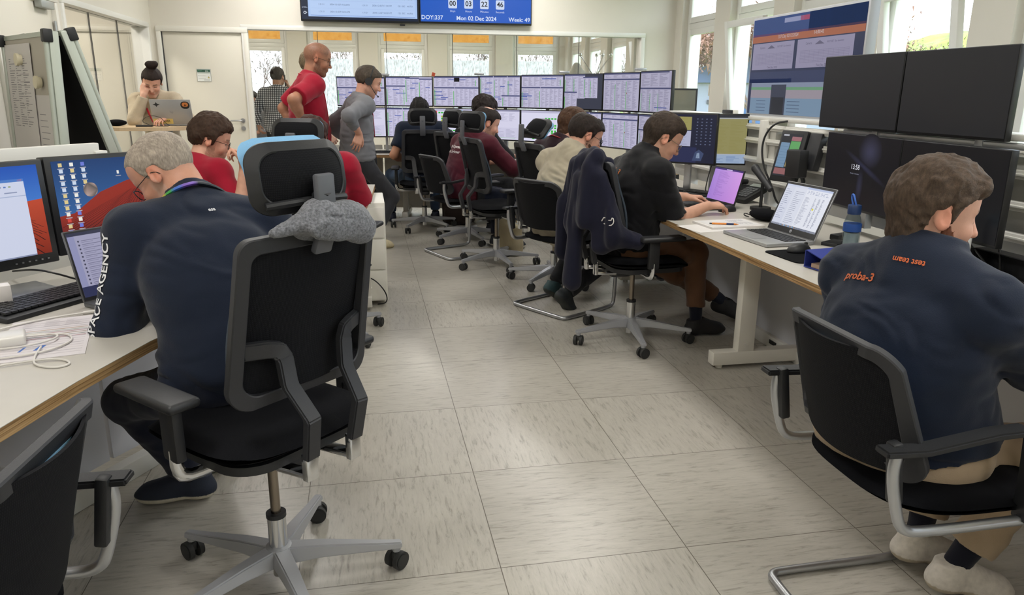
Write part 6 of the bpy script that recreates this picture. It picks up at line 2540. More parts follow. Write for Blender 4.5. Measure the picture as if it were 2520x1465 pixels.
# navy tee, black hair, middle of the far desk
person('man with tousled black hair and navy t-shirt sitting before the monitor wall', (.58, 7.78), 2, dict(
    ho=(0, 0, -0.045), pel=(0, .02, .55), lean=(8, 17), s=1.0, fat=1.15, chest=1.12, sw=.185, head=(-14, 22, 0), hs=1.06, seed=81, h=.006, hc=.009, skin='#b98468', arm_r=1.1,
    armR=dict(w=(.15, .29, 1.06), pole=(.7, .14, -.7), fd=(-.3, .3, .9), bd=(.6, .6, 0), pose='curl'), armL=dict(w=(-.16, .22, .68), pole=(-.57, -.73, -.38), fd=(0, 1, -.2), bd=(-1, 0, 0), pose='relax'),
    legR=dict(a=(.14, .45, .09), pole=(.1, 1, .6)), legL=dict(a=(-.34, .43, .09), pole=(-.49, .74, .46), toe=(-.3, 1, 0)),
    shirt=NAVYP, trousers=JEANS, sleeve='short', loose=.018, hair=dict(color='#15110f', t=.014, top=.022, noise=.009, nscale=55), lanyard=dict(color='#b8222f'), shoe='#1b2236', sole='#1b2236'))

# seated man in red behind the foreground chair
person('man in red seated with his back to us, mostly hidden by the two headrests', (-.31, 4.37), 10, dict(
    ho=(0, 0, -0.06), pel=(0, .0, .53), lean=(3, 10), s=.96, fat=1.15, chest=1.12, sw=.19, head=(0, 6, 0), hs=1.02, seed=91, h=.006, hc=.009, skin='#c88f78', arm_r=1.15,
    armR=dict(w=(.14, .42, .74), pole=(.58, -.57, -.58), fd=(0, 1, 0), bd=(0, 0, 1), pose='relax'), armL=dict(w=(-.18, .42, .76), pole=(-.76, -.46, -.46), fd=(0, 1, 0), bd=(0, 0, 1), pose='relax'),
    legR=dict(a=(.14, .40, .09), pole=(.1, 1, .6)), legL=dict(a=(-.14, .40, .09), pole=(-.1, 1, .6)),
    shirt=RED, trousers=DARK, sleeve='short', sl=.95, sleeve_r=1.15, loose=.02, hair=dict(color='#3a2119', t=.012, noise=.006, nscale=70)))

# bearded young man with glasses, hand at his chin
person('young bearded man with brown hair and black glasses holding his hand to his mouth', (-1.04, 4.50), 42, dict(
    ho=(-.01, 0, -.02), pel=(0, .0, .51), lean=(13, 28), twist=-5, side=-3, s=.98, head=(38, 20, 0), hs=1.06, seed=101, h=.0045, hc=.009, skin='#d09f88',
    armR=dict(w=(.32, .20, .97), pole=(.5, -.1, -.85), fd=(-.35, -.05, .9), bd=(.5, .8, .1), pose='chin'), armL=dict(w=(-.1, .45, .76), pole=(-1, -.3, -.6), fd=(.4, 1, 0), bd=(0, 0, 1), pose='relax'),
    legR=dict(a=(.10, .42, .09), pole=(.1, 1, .6)), legL=dict(a=(-.10, .42, .09), pole=(-.1, 1, .6)),
    shirt=RED, trousers=DARK, sleeve='short', glasses='#0f0f12', hair=dict(color='#3c2b20', t=.011, top=.024, quiff=.024, noise=.006, nscale=70), stubble=('#5a3a28', .6), brow='#33241a'))

# standing man in the red polo
person('bald man with glasses in a red polo standing with hands on his hips', (-.44, 6.78), 62, dict(
    pel=(0, 0, .97), lean=(-8, 9), twist=14, s=1.0, fat=1.1, chest=1.12, sw=.19, head=(26, 18, 0), hs=1.06, seed=111, h=.005, hc=.008, skin='#a87860', arm_r=1.15,
    armR=dict(w=(.20, -.16, 1.12), pole=(.5, -.86, -.05), fd=(-.3, .5, -.8), bd=(.8, -.3, .4), pose='hip'), armL=dict(w=(-.24, .0, 1.02), pole=(-.8, -1, -.1), fd=(.5, .6, -.6), bd=(-.8, -.3, .4), pose='hip'),
    legR=dict(a=(.13, -.02, .09), pole=(.1, 1, 0)), legL=dict(a=(-.13, .06, .09), pole=(-.1, 1, 0)),
    shirt=RED, trousers=DARK, sleeve='short', sl=.82, sleeve_r=1.15, loose=.018, collar=.06, hem=-.16, glasses='#2a2a2e', scalp=('#3a2c26', .55), stubble=('#2c201c', .6), brow='#231a16', lanyard=dict(color='#c02434', badge=True), neck=1.1))

# standing man with the headset
person('grey haired man with a headset and grey sweater standing with one hand on his hip', (-.02, 6.91), 66, dict(
    pel=(0, -.05, .81), lean=(0, 9), twist=8, s=.98, fat=1.02, chest=1.02, sw=.175, head=(18, 24, 0), hs=1.04, seed=121, headset=True, h=.005, hc=.0075, skin='#cc9a84',
    armR=dict(w=(.205, -.115, 1.03), pole=(.6, -.78, .14), fd=(.05, -.3, -.85), bd=(.95, -.1, .3), pose='hip'), armL=dict(w=(-.26, .0, .90), pole=(-.6, -1, 0), fd=(.1, .2, -1), bd=(-1, 0, 0), pose='relax'),
    legR=dict(a=(.17, .0, .10), pole=(.1, 1, 0), pitch=8), legL=dict(a=(-.11, .05, .09), pole=(-.1, 1, 0)),
    shirt=GREY, shirt_name='sweater', trousers=GRYT, loose=.02, collar=.045, wrinkle=.010, cuff=.62, hem=-.14, shoe='#c9bd9c', sole='#b9ad8c', lace='#d8cfb8', leg_r=.95,
    hair=dict(color='#4a4138', t=.008, noise=.003, bald=[((0, .07, .135), (.04, .06, .035))]), stubble=('#5a4a40', .3), lanyard=dict(color='#b8222f')))

# person half hidden behind the red polo
person('fair haired person in a dark jacket standing behind the man in the red polo', (-.56, 8.1), 70, dict(
    pel=(0, 0, .945), lean=(-1, 5), s=1.0, head=(5, 12, 0), hs=1.04, seed=131, h=.007, hc=.010, skin='#cba08c',
    armR=dict(w=(.24, .12, .95), pole=(.5, -1, 0), fd=(0, .6, -.6), bd=(.9, 0, .2)), armL=None,
    legR=dict(a=(.12, -.02, .09), pole=(.1, 1, 0)), legL=dict(a=(-.12, .06, .09), pole=(-.1, 1, 0)),
    shirt=cloth('dark_jacket', '#2a2526'), shirt_name='jacket', trousers=DARK, hair=dict(color='#7a6b55', t=.012, top=.01, noise=.004), lanyard=dict(color='#b8222f')))

# man on the phone beyond the glazing
person('man in a black and white checked shirt phoning beyond the glazed wall, back to us', (-1.137, 10.9), 8, dict(
    pel=(0, 0, .87), lean=(0, 6), s=1.0, fat=1.05, chest=1.05, head=(8, 8, 0), hs=1.04, seed=141, h=.007, hc=.010, skin='#b98a70',
    armR=dict(w=(.125, .16, 1.42), pole=(.3, .1, -.95), fd=(-.3, -.1, .9), bd=(.8, .4, .1), pose='curl'), armL=dict(w=(-.29, .03, .92), pole=(-.2, -1, 0), fd=(.1, .3, -.9), bd=(-1, 0, 0)),
    legR=dict(a=(.12, 0, .09), pole=(.1, 1, 0)), legL=dict(a=(-.12, 0, .09), pole=(-.1, 1, 0)),
    shirt=gingham(), trousers=GRYT, loose=.022, collar=.045, hem=-.10, hair=dict(color='#2c241e', t=.008, noise=.003), lanyard=dict(color='#b8222f', front=False)))
t = thing('mobile_phone', 'black phone held to the ear of the man in the checked shirt', 'phone', (-1.03, 11.02, 1.50))
MB().box((0, 0, 0), (.014, .075, .15), rot=(R(20), 0, 0), bev=.005).build('phone_body', M_BLK, t)

person('dark haired person glimpsed through the glazing, left of the checked shirt man', (-1.50, 11.6), 200, dict(
    pel=(0, 0, .56), lean=(4, 10), head=(0, 10, 0), seed=151, h=.009, hc=.012, skin='#c8937c',
    armR=dict(w=(.16, .35, .80), pole=(1, -.3, -.6), fd=(0, 1, 0), bd=(0, 0, 1)), armL=dict(w=(-.16, .35, .80), pole=(-1, -.3, -.6), fd=(0, 1, 0), bd=(0, 0, 1)),
    legR=dict(a=(.10, .42, .09), pole=(.1, 1, .6)), legL=dict(a=(-.10, .42, .09), pole=(-.1, 1, .6)),
    shirt=cloth('pale_shirt', '#9a9ea8'), trousers=DARK, hair=dict(color='#1e1916', t=.010)))
t = thing('stool', 'plain stool under the person glimpsed through the glazing', 'stool', (-1.50, 11.6, 0))
MB().cyl((0, 0, .42), (0, 0, .46), .19, n=20).cyl((0, 0, .02), (0, 0, .42), .03).cyl((0, 0, 0), (0, 0, .03), .2, n=20).build('seat', M_BLK, t)

# woman at the high table
person('woman with a hair bun and cream sweater at the high table, hand on her forehead', (-1.85, 7.62), 174, dict(
    pel=(0, -.06, .86), lean=(8, 24), twist=2, side=2, s=.95, fat=.88, chest=.92, sw=.158, head=(0, 34, -6), hs=.98, seed=161, h=.0045, hc=.007, skin='#d3a58f', neck=.85,
    armR=dict(w=(.08, .27, 1.335), pole=(.41, .04, -.91), fd=(-.3, -.15, .9), bd=(.3, .9, .2), pose='relax'), armL=dict(w=(-.12, .42, 1.13), pole=(-.87, -.25, -.42), fd=(.6, .7, 0), bd=(0, 0, 1), pose='type'),
    legR=dict(a=(.09, -.08, .09), pole=(.1, 1, 0)), legL=dict(a=(-.09, 0, .09), pole=(-.1, 1, 0)),
    shirt=CREAM, shirt_name='sweater', trousers=cloth('black_jeans', '#15151a'), loose=.018, wrinkle=.007, brow='#2c1e18',
    hair=dict(color='#241813', t=.010, noise=.0025, ext=.06, bun=[((0, -.03, .155), (.048, .042, .036)), ((-.03, -.03, .17), (.03, .03, .026)), ((.025, -.02, .165), (.026, .028, .022))], front=.004),
    lanyard=dict(color='#c02434')))

# ------------------------------------------------------------------ small things
def path3(pts, r, name, m, label=None, cat=None, group=None, parent=None, smooth=3):
    b = MB()
    b.tube(pts, r, 8, smooth=smooth)
    o = b.build(name, m, parent)
    return tag(o, label, cat, group)

M_LAPS = mat('laptop_silver', '#a8a9ab', rough=.35, metal=.5)
M_LAPD = mat('laptop_dark', '#232427', rough=.4)
M_KEY = mat('keys', '#1a1b1d', rough=.5)
M_PAPER = mat('paper', '#dcd8d6', rough=.8)
M_PRINT = mat('print', '#ffffff', rough=.5, attr='Col')

def keys(b, x0, y0, x1, y1, z, rows=5, cols=14, h=.003, M=None):
    dx, dy = (x1 - x0) / cols, (y1 - y0) / rows
    for r_ in range(rows):
        for c_ in range(cols):
            b.box((x0 + dx * (c_ + .5), y0 + dy * (r_ + .5), z + h / 2), (dx * .84, dy * .8, h), M=M)

def laptop(label, x, y, az, w_=.34, d=.235, z=DZ, open_=108, body=None, canvas=None, bez=.012, chin=.03, back=None, lid=None, dark=False):
    """origin at the hinge centre; user sits on local -y"""
    body = body or M_LAPS
    t = thing('laptop', label, 'laptop', (x, y, z), az)
    MB().box((0, -d / 2, .009), (w_, d, .016), bev=.004).build('base', body, t)
    k = MB()
    keys(k, -w_ * .43, -d * .55, w_ * .43, -d * .10, .017)
    k.build('keyboard', M_KEY, t)
    MB().box((0, -d * .8, .0175), (w_ * .3, d * .28, .001)).build('touchpad', lid or body, t)
    h = lid_h = d
    M = Matrix.Translation((0, .0, .016)) @ Matrix.Rotation(R(90 - open_), 4, 'X')
    b = MB()
    b.box((0, 0, h / 2), (w_, .008, h), bev=.003, M=M)
    l = b.build('lid', lid or body, t)
    MB().box((0, -.0045, h / 2), (w_ - .006, .001, h - .006), M=M).build('bezel', M_LAPD, l)
    c = canvas(w_ - 2 * bez, h - bez - chin) if canvas else Canvas(w_ - 2 * bez, h - bez - chin).rect(0, 0, 9, 9, '#0c0d10')
    s = c.build('screen', SCR, l, loc=(0, -.0056, h / 2 + (chin - bez) / 2))
    s.data.transform(M)
    if back:
        for bc_ in back(w_, h):
            s = bc_.build('sticker', M_PRINT, l)
            s.data.transform(M @ Matrix.Translation((0, .0046, h / 2)) @ Matrix.Rotation(PI, 4, 'Z'))
    return t, l, M, h

def hp_screen(w_, h_):
    c = Canvas(w_, h_)
    c.rect(0, 0, w_, h_, '#c9cde0').up()
    c.rect(0, 0, w_ * .47, h_, '#d3d7e4').rect(w_ * .47, 0, w_, h_ * .96, '#dcdfe9').rect(0, h_ * .95, w_, h_, '#b3bedb').rect(0, 0, w_, h_ * .045, '#1f3050').rect(0, h_ * .045, w_ * .2, h_ * .95, '#c3c8da').up()
    c.lines(w_ * .02, h_ * .15, w_ * .18, h_ * .9, 16, '#8e94ae', 1, .25, 1)
    c.lines(w_ * .24, h_ * .08, w_ * .45, h_ * .88, 18, '#8e93a8', 2, .2, 1)
    c.lines(w_ * .49, h_ * .1, w_ * .64, h_ * .78, 26, '#8c91a8', 3, .3, 1)
    for q in range(3):
        c.lines(w_ * (.70 + .08 * q), h_ * .1, w_ * (.75 + .08 * q), h_ * .78, 30, '#6f7590', 4 + q, .4, 1)
    c.lines(w_ * .5, h_ * .84, w_ * .95, h_ * .93, 3, '#7f8aad', 8, .3, 8)
    c.up().poly([(w_ * .745 + q[0], h_ * .52 + q[1]) for q in rrect(.006, .006, .006, 3)], '#d8d04a')
    for q in range(12):
        c.rect(w_ * (.2 + .03 * q), h_ * .012, w_ * (.215 + .03 * q), h_ * .033, ('#c9d4e4', '#5f9bd0', '#d8a24c')[q % 3])
    return c
t, l, M, h = laptop('open silver laptop with black bezel showing a spreadsheet, on the right hand desk', 1.965, 3.185, 85, .36, .25, canvas=hp_screen, body=M_LAPS, bez=.014, chin=.03, open_=112)
c = Canvas(.03, .03)
c.poly([(.015 + q[0], .015 + q[1]) for q in rrect(.008, .008, .0079, 5)], '#b9bcc4').up()
c.text(.015, .0145, 'hp', .011, '#33353c', 'CENTER', True)
o = c.build('maker_badge', M_PRINT, l, loc=(0, -.0058, .016)); o.data.transform(M)

def pink(w_, h_):
    c = Canvas(w_, h_)
    c.poly([(0, 0), (w_, 0), (w_, h_), (0, h_)], [lin('#9c78cc'), lin('#c48ad8'), lin('#cf9ae0'), lin('#a986d6')]).up()
    c.rect(0, h_ * .95, w_, h_, '#3d2c6c').up()
    c.rect(w_ * .42, h_ * .955, w_ * .62, h_ * .985, '#c8b4e4')
    c.lines(w_ * .18, h_ * .12, w_ * .62, h_ * .9, 24, '#8b62b4', 5, .22, 1, .08)
    return c
laptop('open black laptop with a pink screen under the hands of the black polo man', 2.10, 4.20, 84, .31, .215, canvas=pink, body=M_LAPD, lid=M_LAPD, bez=.006, chin=.014, open_=105)
laptop('open black laptop with a dark screen in front of the man in the beige shirt', 1.98, 5.22, 62, .32, .22, body=M_LAPD, lid=M_LAPD, bez=.008, chin=.02, open_=100)

def chat(w_, h_):
    c = Canvas(w_, h_)
    c.rect(0, 0, w_, h_, '#a3a1bd').up()
    c.rect(0, h_ * .95, w_, h_, '#2d2f44').rect(0, 0, w_, h_ * .16, '#2c3050').rect(0, h_ * .16, w_ * .07, h_ * .95, '#8a8cb0').rect(w_ * .07, h_ * .16, w_ * .42, h_ * .95, '#9a99b4').up()
    for r_ in range(12):
        y = h_ * (.20 + .06 * r_)
        c.poly([(w_ * .10 + q[0], y + q[1]) for q in rrect(.003, .003, .0029, 3)], '#3d3d52')
        c.rect(w_ * .13, y, w_ * .33, y + .002, '#6f6e88').rect(w_ * .13, y - .005, w_ * .25, y - .0035, '#7b7a94')
    for r_ in range(5):
        y = h_ * (.3 + .14 * r_)
        c.poly([(w_ * .47 + q[0], y + q[1]) for q in rrect(.004, .004, .0039, 3)], '#32324a')
        c.rect(w_ * .5, y, w_ * .9, y + .002, '#6d6c86').rect(w_ * .5, y - .006, w_ * .8, y - .0045, '#7b7a94')
    return c
laptop('open grey laptop showing a chat window between the old man and his monitors', -.785, 2.60, -50, .33, .225, canvas=chat, bez=.008, chin=.012, open_=106, body=mat('laptop_grey', '#6f7073', rough=.35, metal=.5))

def stick(w_, h_):
    out = []
    c = Canvas(w_, h_); out.append(c)
    c.poly([(w_ * .16 + q[0], h_ * .80 + q[1]) for q in ((-.03, 0), (-.008, .008), (0, .022), (.008, .008), (.03, 0), (.008, -.008), (0, -.022), (-.008, -.008))], '#22262a')
    c = Canvas(w_, h_); out.append(c)
    c.poly([(w_ * .86 + q[0], h_ * .78 + q[1]) for q in rrect(.038, .032, .031, 6)], '#17181a').up()
    c.poly([(w_ * .86 + q[0], h_ * .80 + q[1]) for q in rrect(.026, .018, .017, 6)], '#c9793f')
    c.poly([(w_ * .86 - .012, h_ * .74), (w_ * .86 + .012, h_ * .74), (w_ * .86, h_ * .84)], '#231a18')
    c = Canvas(w_, h_); out.append(c)
    c.rect(w_ * .02, h_ * .02, w_ * .5, h_ * .23, '#cbb368').up()
    c.text(w_ * .26, h_ * .125, 'LEODARR', .026, '#3c2a1a', 'CENTER', True)
    c = Canvas(w_, h_); out.append(c)
    c.text(w_ * .5, h_ * .5, 'hp', .03, '#8d9092', 'CENTER', True)
    return out
# high table with the woman's things
t = thing('high_table', 'round edged beech high table in front of the woman with the bun', 'table', (-1.84, 7.16, 0))
MB().prism([(x, y) for x, y in rrect(.36, .27, .24, 8)], 1.045, 1.075).build('tabletop', mat('beech', '#c9b190', rough=.45, var=.05, vscale=30, stretch=(1, 12, 1)), t, smooth=False)
MB().box((.14, .0, .53), (.09, .05, 1.03), bev=.006).build('column', mat('grey_column', '#9aa0a6', rough=.4, metal=.3), t)
MB().cyl((.14, 0, 0), (.14, 0, .02), .26, n=32).build('foot_plate', M_SATIN, t)
laptop('silver laptop with stickers on its lid on the high table', -1.635, 7.16, 184, .34, .215, z=1.0755, back=stick, open_=104)
t = thing('pouch', 'black glasses case lying at the left end of the high table', 'case', (-2.10, 7.16, 1.0755))
MB().sph((0, 0, .028), (.085, .05, .028), 20).build('pouch', M_FAB, t)
b = MB().box((-1.84, 7.02, 1.0835), (.13, .07, .014), rot=(0, 0, .1), bev=.004)
tag(b.build('docking_adapter', M_BLK), 'flat black adapter with a cable in front of the stickered laptop', 'adapter')
path3([(-1.80, 7.03, 1.09), (-1.86, 7.0, 1.12), (-1.80, 7.0, 1.17), (-1.70, 7.0, 1.16), (-1.66, 7.0, 1.10), (-1.62, 6.99, 1.082), (-1.72, 6.97, 1.081), (-1.78, 6.99, 1.09)], .0022, 'cable', M_CAB, 'thin black cable looping up in front of the stickered laptop', 'cable')
laptop('closed looking flat laptop on the desk beside the young bearded man', -.86, 5.52, 20, .33, .23, open_=6 + 4, body=mat('laptop_grey', '#6f7073'))

# right hand desk
t = thing('notepad', 'white squared writing pad on the desk edge beside the spreadsheet laptop', 'notepad', (1.835, 3.555, DZ), 86)
MB().box((0, 0, .006), (.21, .30, .012), rot=(0, 0, 0), bev=.001).build('pages', M_PAPER, t, smooth=False)
c = Canvas(.2, .28)
c.rect(.01, .01, .19, .27, '#dddcdc').up()
for q in range(26):
    c.rect(.012, .014 + q * .0098, .188, .0144 + q * .0098, '#c3c4cc')
c.lines(.02, .16, .17, .26, 9, '#6c6a78', 3, .25, 2)
o = c.build('writing', M_PRINT, t); o.data.transform(Matrix.Translation((0, 0, .0126)) @ Matrix.Rotation(R(-90), 4, 'X'))
t = thing('loose_sheet', 'loose white sheet under the writing pad at the desk edge', 'sheet', (1.72, 3.50, DZ), 80)
MB().box((0, 0, .0006), (.21, .29, .001)).build('sheet', M_PAPER, t, smooth=False)
t = thing('ballpoint_pen', 'orange ballpoint pen with a dark blue grip on the writing pad', 'pen', (1.785, 3.505, DZ + .0175), 112)
MB().cyl((0, -.06, 0), (0, .055, 0), .0048, n=12).build('barrel', mat('pen_orange', '#d8822e', rough=.35), t)
MB().cyl((0, .012, 0), (0, .048, 0), .0054, n=12).build('grip', mat('pen_navy', '#22305c', rough=.5), t)
MB().cyl((0, .055, 0), (0, .072, 0), .0046, .0012, n=12).build('tip', mat('pen_orange', '#d8822e'), t)
MB().cyl((0, -.072, 0), (0, -.06, 0), .003, n=8).build('push_button', M_BLK, t)
t = thing('mouse_mat', 'black mouse mat at the front edge of the right hand desk', 'mat', (1.80, 2.80, DZ), 86)
MB().prism(rrect(.125, .115, .03, 5), 0, .004).build('pad', M_FAB, t)
def mouse(label, x, y, az, z=DZ, m=None):
    t = thing('computer_mouse', label, 'mouse', (x, y, z), az)
    F = Field((-.05, -.08, -.01), (.05, .08, .06), .003)
    F.ell((0, -.005, .006), (.034, .058, .032), None, .01)
    F.plane((0, 0, .001), (0, 0, -1), .003)
    V, Q = F.mesh()
    raw_obj('shell', V, Q, m or M_BLK, t)
    MB().cyl((-.004, .03, .033), (.004, .03, .033), .008, n=12).build('wheel', M_CAST, t)
    return t
mouse('black mouse on the mouse mat beside the spreadsheet laptop', 1.825, 2.87, 80, DZ + .004)
mouse('black mouse under the right hand of the black polo man', 2.05, 3.99, 80)
mouse('black mouse lying left of the pink lit laptop near the long keyboard', 2.02, 4.60, 80)
t = thing('ring_binder', 'blue ring binder standing open at the front edge, half hidden by the bearded man', 'binder', (1.87, 2.50, DZ), 80)
MB().box((0, 0, .004), (.29, .32, .003)).build('lower_cover', mat('binder_blue', '#2f3c8c', rough=.45), t)
MB().box((0, .0, .037), (.29, .316, .003), rot=(0, R(13), 0)).build('upper_cover', mat('binder_blue', '#2f3c8c'), t)
MB().box((-.145, 0, .036), (.003, .316, .066)).build('spine', mat('binder_blue', '#2f3c8c'), t)
MB().box((.01, 0, .014), (.25, .30, .016)).build('pages', mat('binder_pages', '#a98f7c', rough=.8, var=.2, vscale=300, stretch=(0, 0, 1)), t)
MB().tube([(.0, .03, .045), (.02, .05, .049), (.03, .02, .046), (.01, 0, .046)], .003, 8, closed=True, smooth=2).build('cover_mark', M_PAPER, t)
# water bottle
t = thing('water_bottle', 'clear water bottle with blue cap, loop and sleeve on the right hand desk', 'bottle', (2.075, 2.885, DZ))
MB().lathe([(.001, .004), (.033, .002), (.036, .01), (.036, .115), (.034, .13), (.026, .155), (.024, .165)], n=28).build('bottle_body', glass_mat('bottle_glass', '#dfe6e8', 1.5), t)
MB().lathe([(.001, .008), (.031, .008), (.031, .08), (.001, .08)], n=24).build('water', mat('water', '#9aa4a8', rough=.08), t)
MB().lathe([(.0372, .085), (.0378, .088), (.0378, .117), (.0372, .12)], n=28).build('sleeve', mat('bottle_blue', '#1f4a94', rough=.45), t)
MB().lathe([(.001, .160), (.027, .160), (.028, .164), (.028, .196), (.026, .2), (.001, .2)], n=28).build('cap', mat('cap_navy', '#1d3764', rough=.4), t)
MB().tube([(0, -.008, .198), (-.004, .0, .225), (.002, .02, .243), (.004, .034, .24), (.002, .03, .222), (0, .012, .198)], .0042, 8, smooth=2).build('loop', mat('loop_blue', '#3566c0', rough=.5), t)
t = thing('portable_drive', 'small flat black box right of the spreadsheet laptop', 'drive', (2.08, 3.0, DZ), 60)
MB().box((0, 0, .008), (.075, .115, .016), bev=.003).build('drive_case', M_BLK, t)
t = thing('pouch', 'soft black pouch behind the spreadsheet laptop and the microphone foot', 'pouch', (2.10, 3.66, DZ), 70)
MB().sph((0, 0, .032), (.10, .06, .032), 20).build('pouch_body', M_FAB, t)
MB().tube([(-.08, -.02, .02), (-.11, -.04, .03), (-.13, -.02, .012), (-.11, .0, .004)], .003, 6, smooth=2).build('pull_cord', M_CAB, t)
# desk microphone
t = thing('desk_microphone', 'black microphone on a round foot between the two open laptops', 'microphone', (2.27, 4.02, DZ), 80)
MB().cyl((0, 0, 0), (0, 0, .016), .06, n=28).build('foot', M_BLK, t)
MB().cyl((0, 0, .016), (0, 0, .155), .0095, n=14).build('post', M_BLK, t)
MB().cyl((.075, .0, .125), (-.045, .0, .21), .017, .021, n=18).cyl((-.045, 0, .21), (-.075, 0, .232), .021, .024, n=18).build('body', M_GRYP, t)
MB().sph((-.078, 0, .234), .0245, 16).build('grille', M_BLK, t)
# telephone
t = thing('desk_telephone', 'black desk telephone with handset and keypad behind the microphone', 'telephone', (2.34, 4.36, DZ), 75)
MB().box((0, 0, .045), (.21, .19, .035), rot=(R(22), 0, 0), bev=.008).build('body', M_BLK, t)
MB().tube([(-.08, -.10, .055), (-.08, -.07, .078), (-.08, .05, .115), (-.08, .09, .11)], .017, 10, smooth=2).build('handset', M_BLK, t)
kb = MB()
keys(kb, -.02, -.07, .085, .05, .0, 5, 4, .006, M=Matrix.Translation((0, 0, .064)) @ Matrix.Rotation(R(22), 4, 'X'))
kb.build('keypad', mat('phone_keys', '#5b5d60', rough=.5), t)
MB().box((.03, .075, .098), (.10, .035, .004), rot=(R(22), 0, 0)).build('display', mat('lcd', '#8f9691', rough=.3), t)
# keyboards
def keyboard(label, x, y, az, w_=.44, d=.14, z=DZ, thick=.02):
    t = thing('keyboard', label, 'keyboard', (x, y, z), az)
    MB().box((0, 0, thick / 2), (w_, d, thick), rot=(R(3), 0, 0), bev=.006).build('tray', M_BLK, t)
    k = MB()
    keys(k, -w_ * .47, -d * .38, w_ * .26, d * .40, thick + .001, 6, 16, .006)
    keys(k, w_ * .28, -d * .38, w_ * .47, d * .40, thick + .001, 6, 4, .006)
    k.build('keys', mat('black_keys', '#222326', rough=.45), t)
    return t
keyboard('long black keyboard in front of the two monitors of the black polo man', 2.13, 4.78, 60)
keyboard('black keyboard on the lower left desk behind the printed sheets', -1.0, 2.56, -58, .46, .18)
keyboard('dark keyboard on the far desk below the left monitors', .22, 8.36, 5, .42, .13)
keyboard('dark keyboard on the far desk between the seated men', 1.42, 7.66, 42, .42, .13)
# touch panel and intercom units on an arm
t = thing('touch_panel', 'tilted intercom touch panel with coloured buttons left of the black monitor block', 'panel', (2.33, 3.90, .93), 75)
MT = Matrix.Rotation(R(-14), 4, 'X')
MB().box((0, 0, .12), (.19, .03, .29), bev=.006, M=MT).build('panel_case', M_BLK, t)
c = Canvas(.15, .24)
c.rect(0, 0, .15, .24, '#22242a').up()
c.rect(.005, .05, .07, .19, '#6d8aa6').rect(.075, .15, .145, .2, '#5b9a5c').rect(.075, .055, .145, .148, '#a89868').rect(.005, .01, .145, .045, '#8a5a5c').rect(.075, .202, .145, .225, '#94646a').up()
for q in range(8):
    c.rect(.008, .055 + q * .016, .067, .0562 + q * .016, '#4f6b86').rect(.078, .06 + q * .011, .142, .0608 + q * .011, '#8a7a50')
c.rect(.01, .228, .05, .236, '#b9bcc4')
o = c.build('screen', SCR, t, loc=(-.005, -.0165, .125)); o.data.transform(MT)
MB().box((.145, .02, .16), (.085, .05, .20), bev=.006, M=MT).build('loudspeaker_box', M_GRYP, t)
MB().box((.115, -.035, .09), (.10, .07, .15), bev=.008).build('handset_holder', M_BLK, t)
MB().tube([(.06, .05, .06), (.05, .1, -.02), (.0, .13, -.08)], .012, 8).cyl((0, .13, -.20), (0, .13, -.06), .015).build('support_arm', M_GRYP, t)
tag(MB().box((2.462, 4.02, 1.0), (.012, .05, .05), bev=.002).build('cable_clip', M_SATIN), 'small metal clip on the rail beside the touch panel', 'clip')
# cables on the right
path3([(2.46, 4.12, 1.235), (2.38, 4.16, 1.22), (2.34, 4.2, 1.12), (2.34, 4.17, .98), (2.36, 4.07, .86), (2.36, 4.0, .76), (2.42, 3.9, .735)], .006, 'cable', M_CAB, 'thick black cable arching down from the rail wall beside the touch panel', 'cable')
path3([(2.36, 3.02, .83), (2.33, 2.95, .76), (2.25, 2.85, .737), (2.2, 2.75, .737), (2.28, 2.6, .737)], .004, 'cable', M_CAB, 'black cable hanging from the lower left block monitor behind the water bottle', 'cable')
path3([(2.34, 2.75, .84), (2.30, 2.72, .77), (2.22, 2.70, .737), (2.14, 2.80, .737), (2.12, 3.05, .737)], .004, 'cable', M_CAB, 'second black cable running from the block monitors past the bottle', 'cable')
path3([(2.30, 2.52, .86), (2.32, 2.45, .80), (2.3, 2.36, .76), (2.24, 2.30, .74), (2.16, 2.22, .737), (2.1, 2.1, .737)], .005, 'cable', M_CAB, 'black cable dropping behind the bearded man\'s shoulder at the right edge', 'cable')
path3([(2.34, 2.38, .86), (2.34, 2.36, .80), (2.34, 2.35, .737)], .005, 'cable', M_CAB, 'straight black cable under the lower right block monitor', 'cable')
path3([(2.12, 5.0, .735), (2.2, 5.06, .75), (2.14, 5.12, .737), (2.06, 5.04, .745), (2.15, 4.98, .74), (2.22, 5.08, .737), (2.1, 5.14, .75), (2.02, 5.08, .737)], .0028, 'cable', M_CAB, 'tangled thin black cable on the desk left of the black polo man\'s monitors', 'cable')
path3([(2.28, 4.72, .93), (2.24, 4.7, .80), (2.22, 4.66, .737), (2.3, 4.6, .737)], .004, 'cable', M_CAB, 'black cable under the dark desktop monitor of the black polo man', 'cable')
t = thing('cable_tray', 'long black open cable box on the desk under the lower right block monitor', 'tray', (2.33, 2.15, DZ), 90)
b = MB()
b.box((0, .05, .045), (.62, .004, .09)).box((0, -.03, .004), (.62, .16, .006)).box((0, -.11, .02), (.62, .004, .04)).box((-.31, -.03, .045), (.004, .16, .09)).box((0, .02, .088), (.62, .06, .004))
b.build('tray_box', M_BLK, t)
t = thing('power_adapter', 'small black power brick beside the cable tray at the right edge', 'adapter', (2.10, 2.02, DZ), 60)
MB().box((0, 0, .016), (.06, .12, .03), bev=.006).build('brick', M_BLK, t)
t = thing('power_strip', 'flat black connector hub behind the portable drive', 'hub', (2.20, 3.12, DZ), 70)
MB().box((0, 0, .014), (.05, .13, .026), bev=.005).build('hub_case', M_BLK, t)
t = thing('drinking_bottle', 'white bottle with a turquoise lid behind the bearded man\'s face', 'bottle', (2.20, 2.41, DZ))
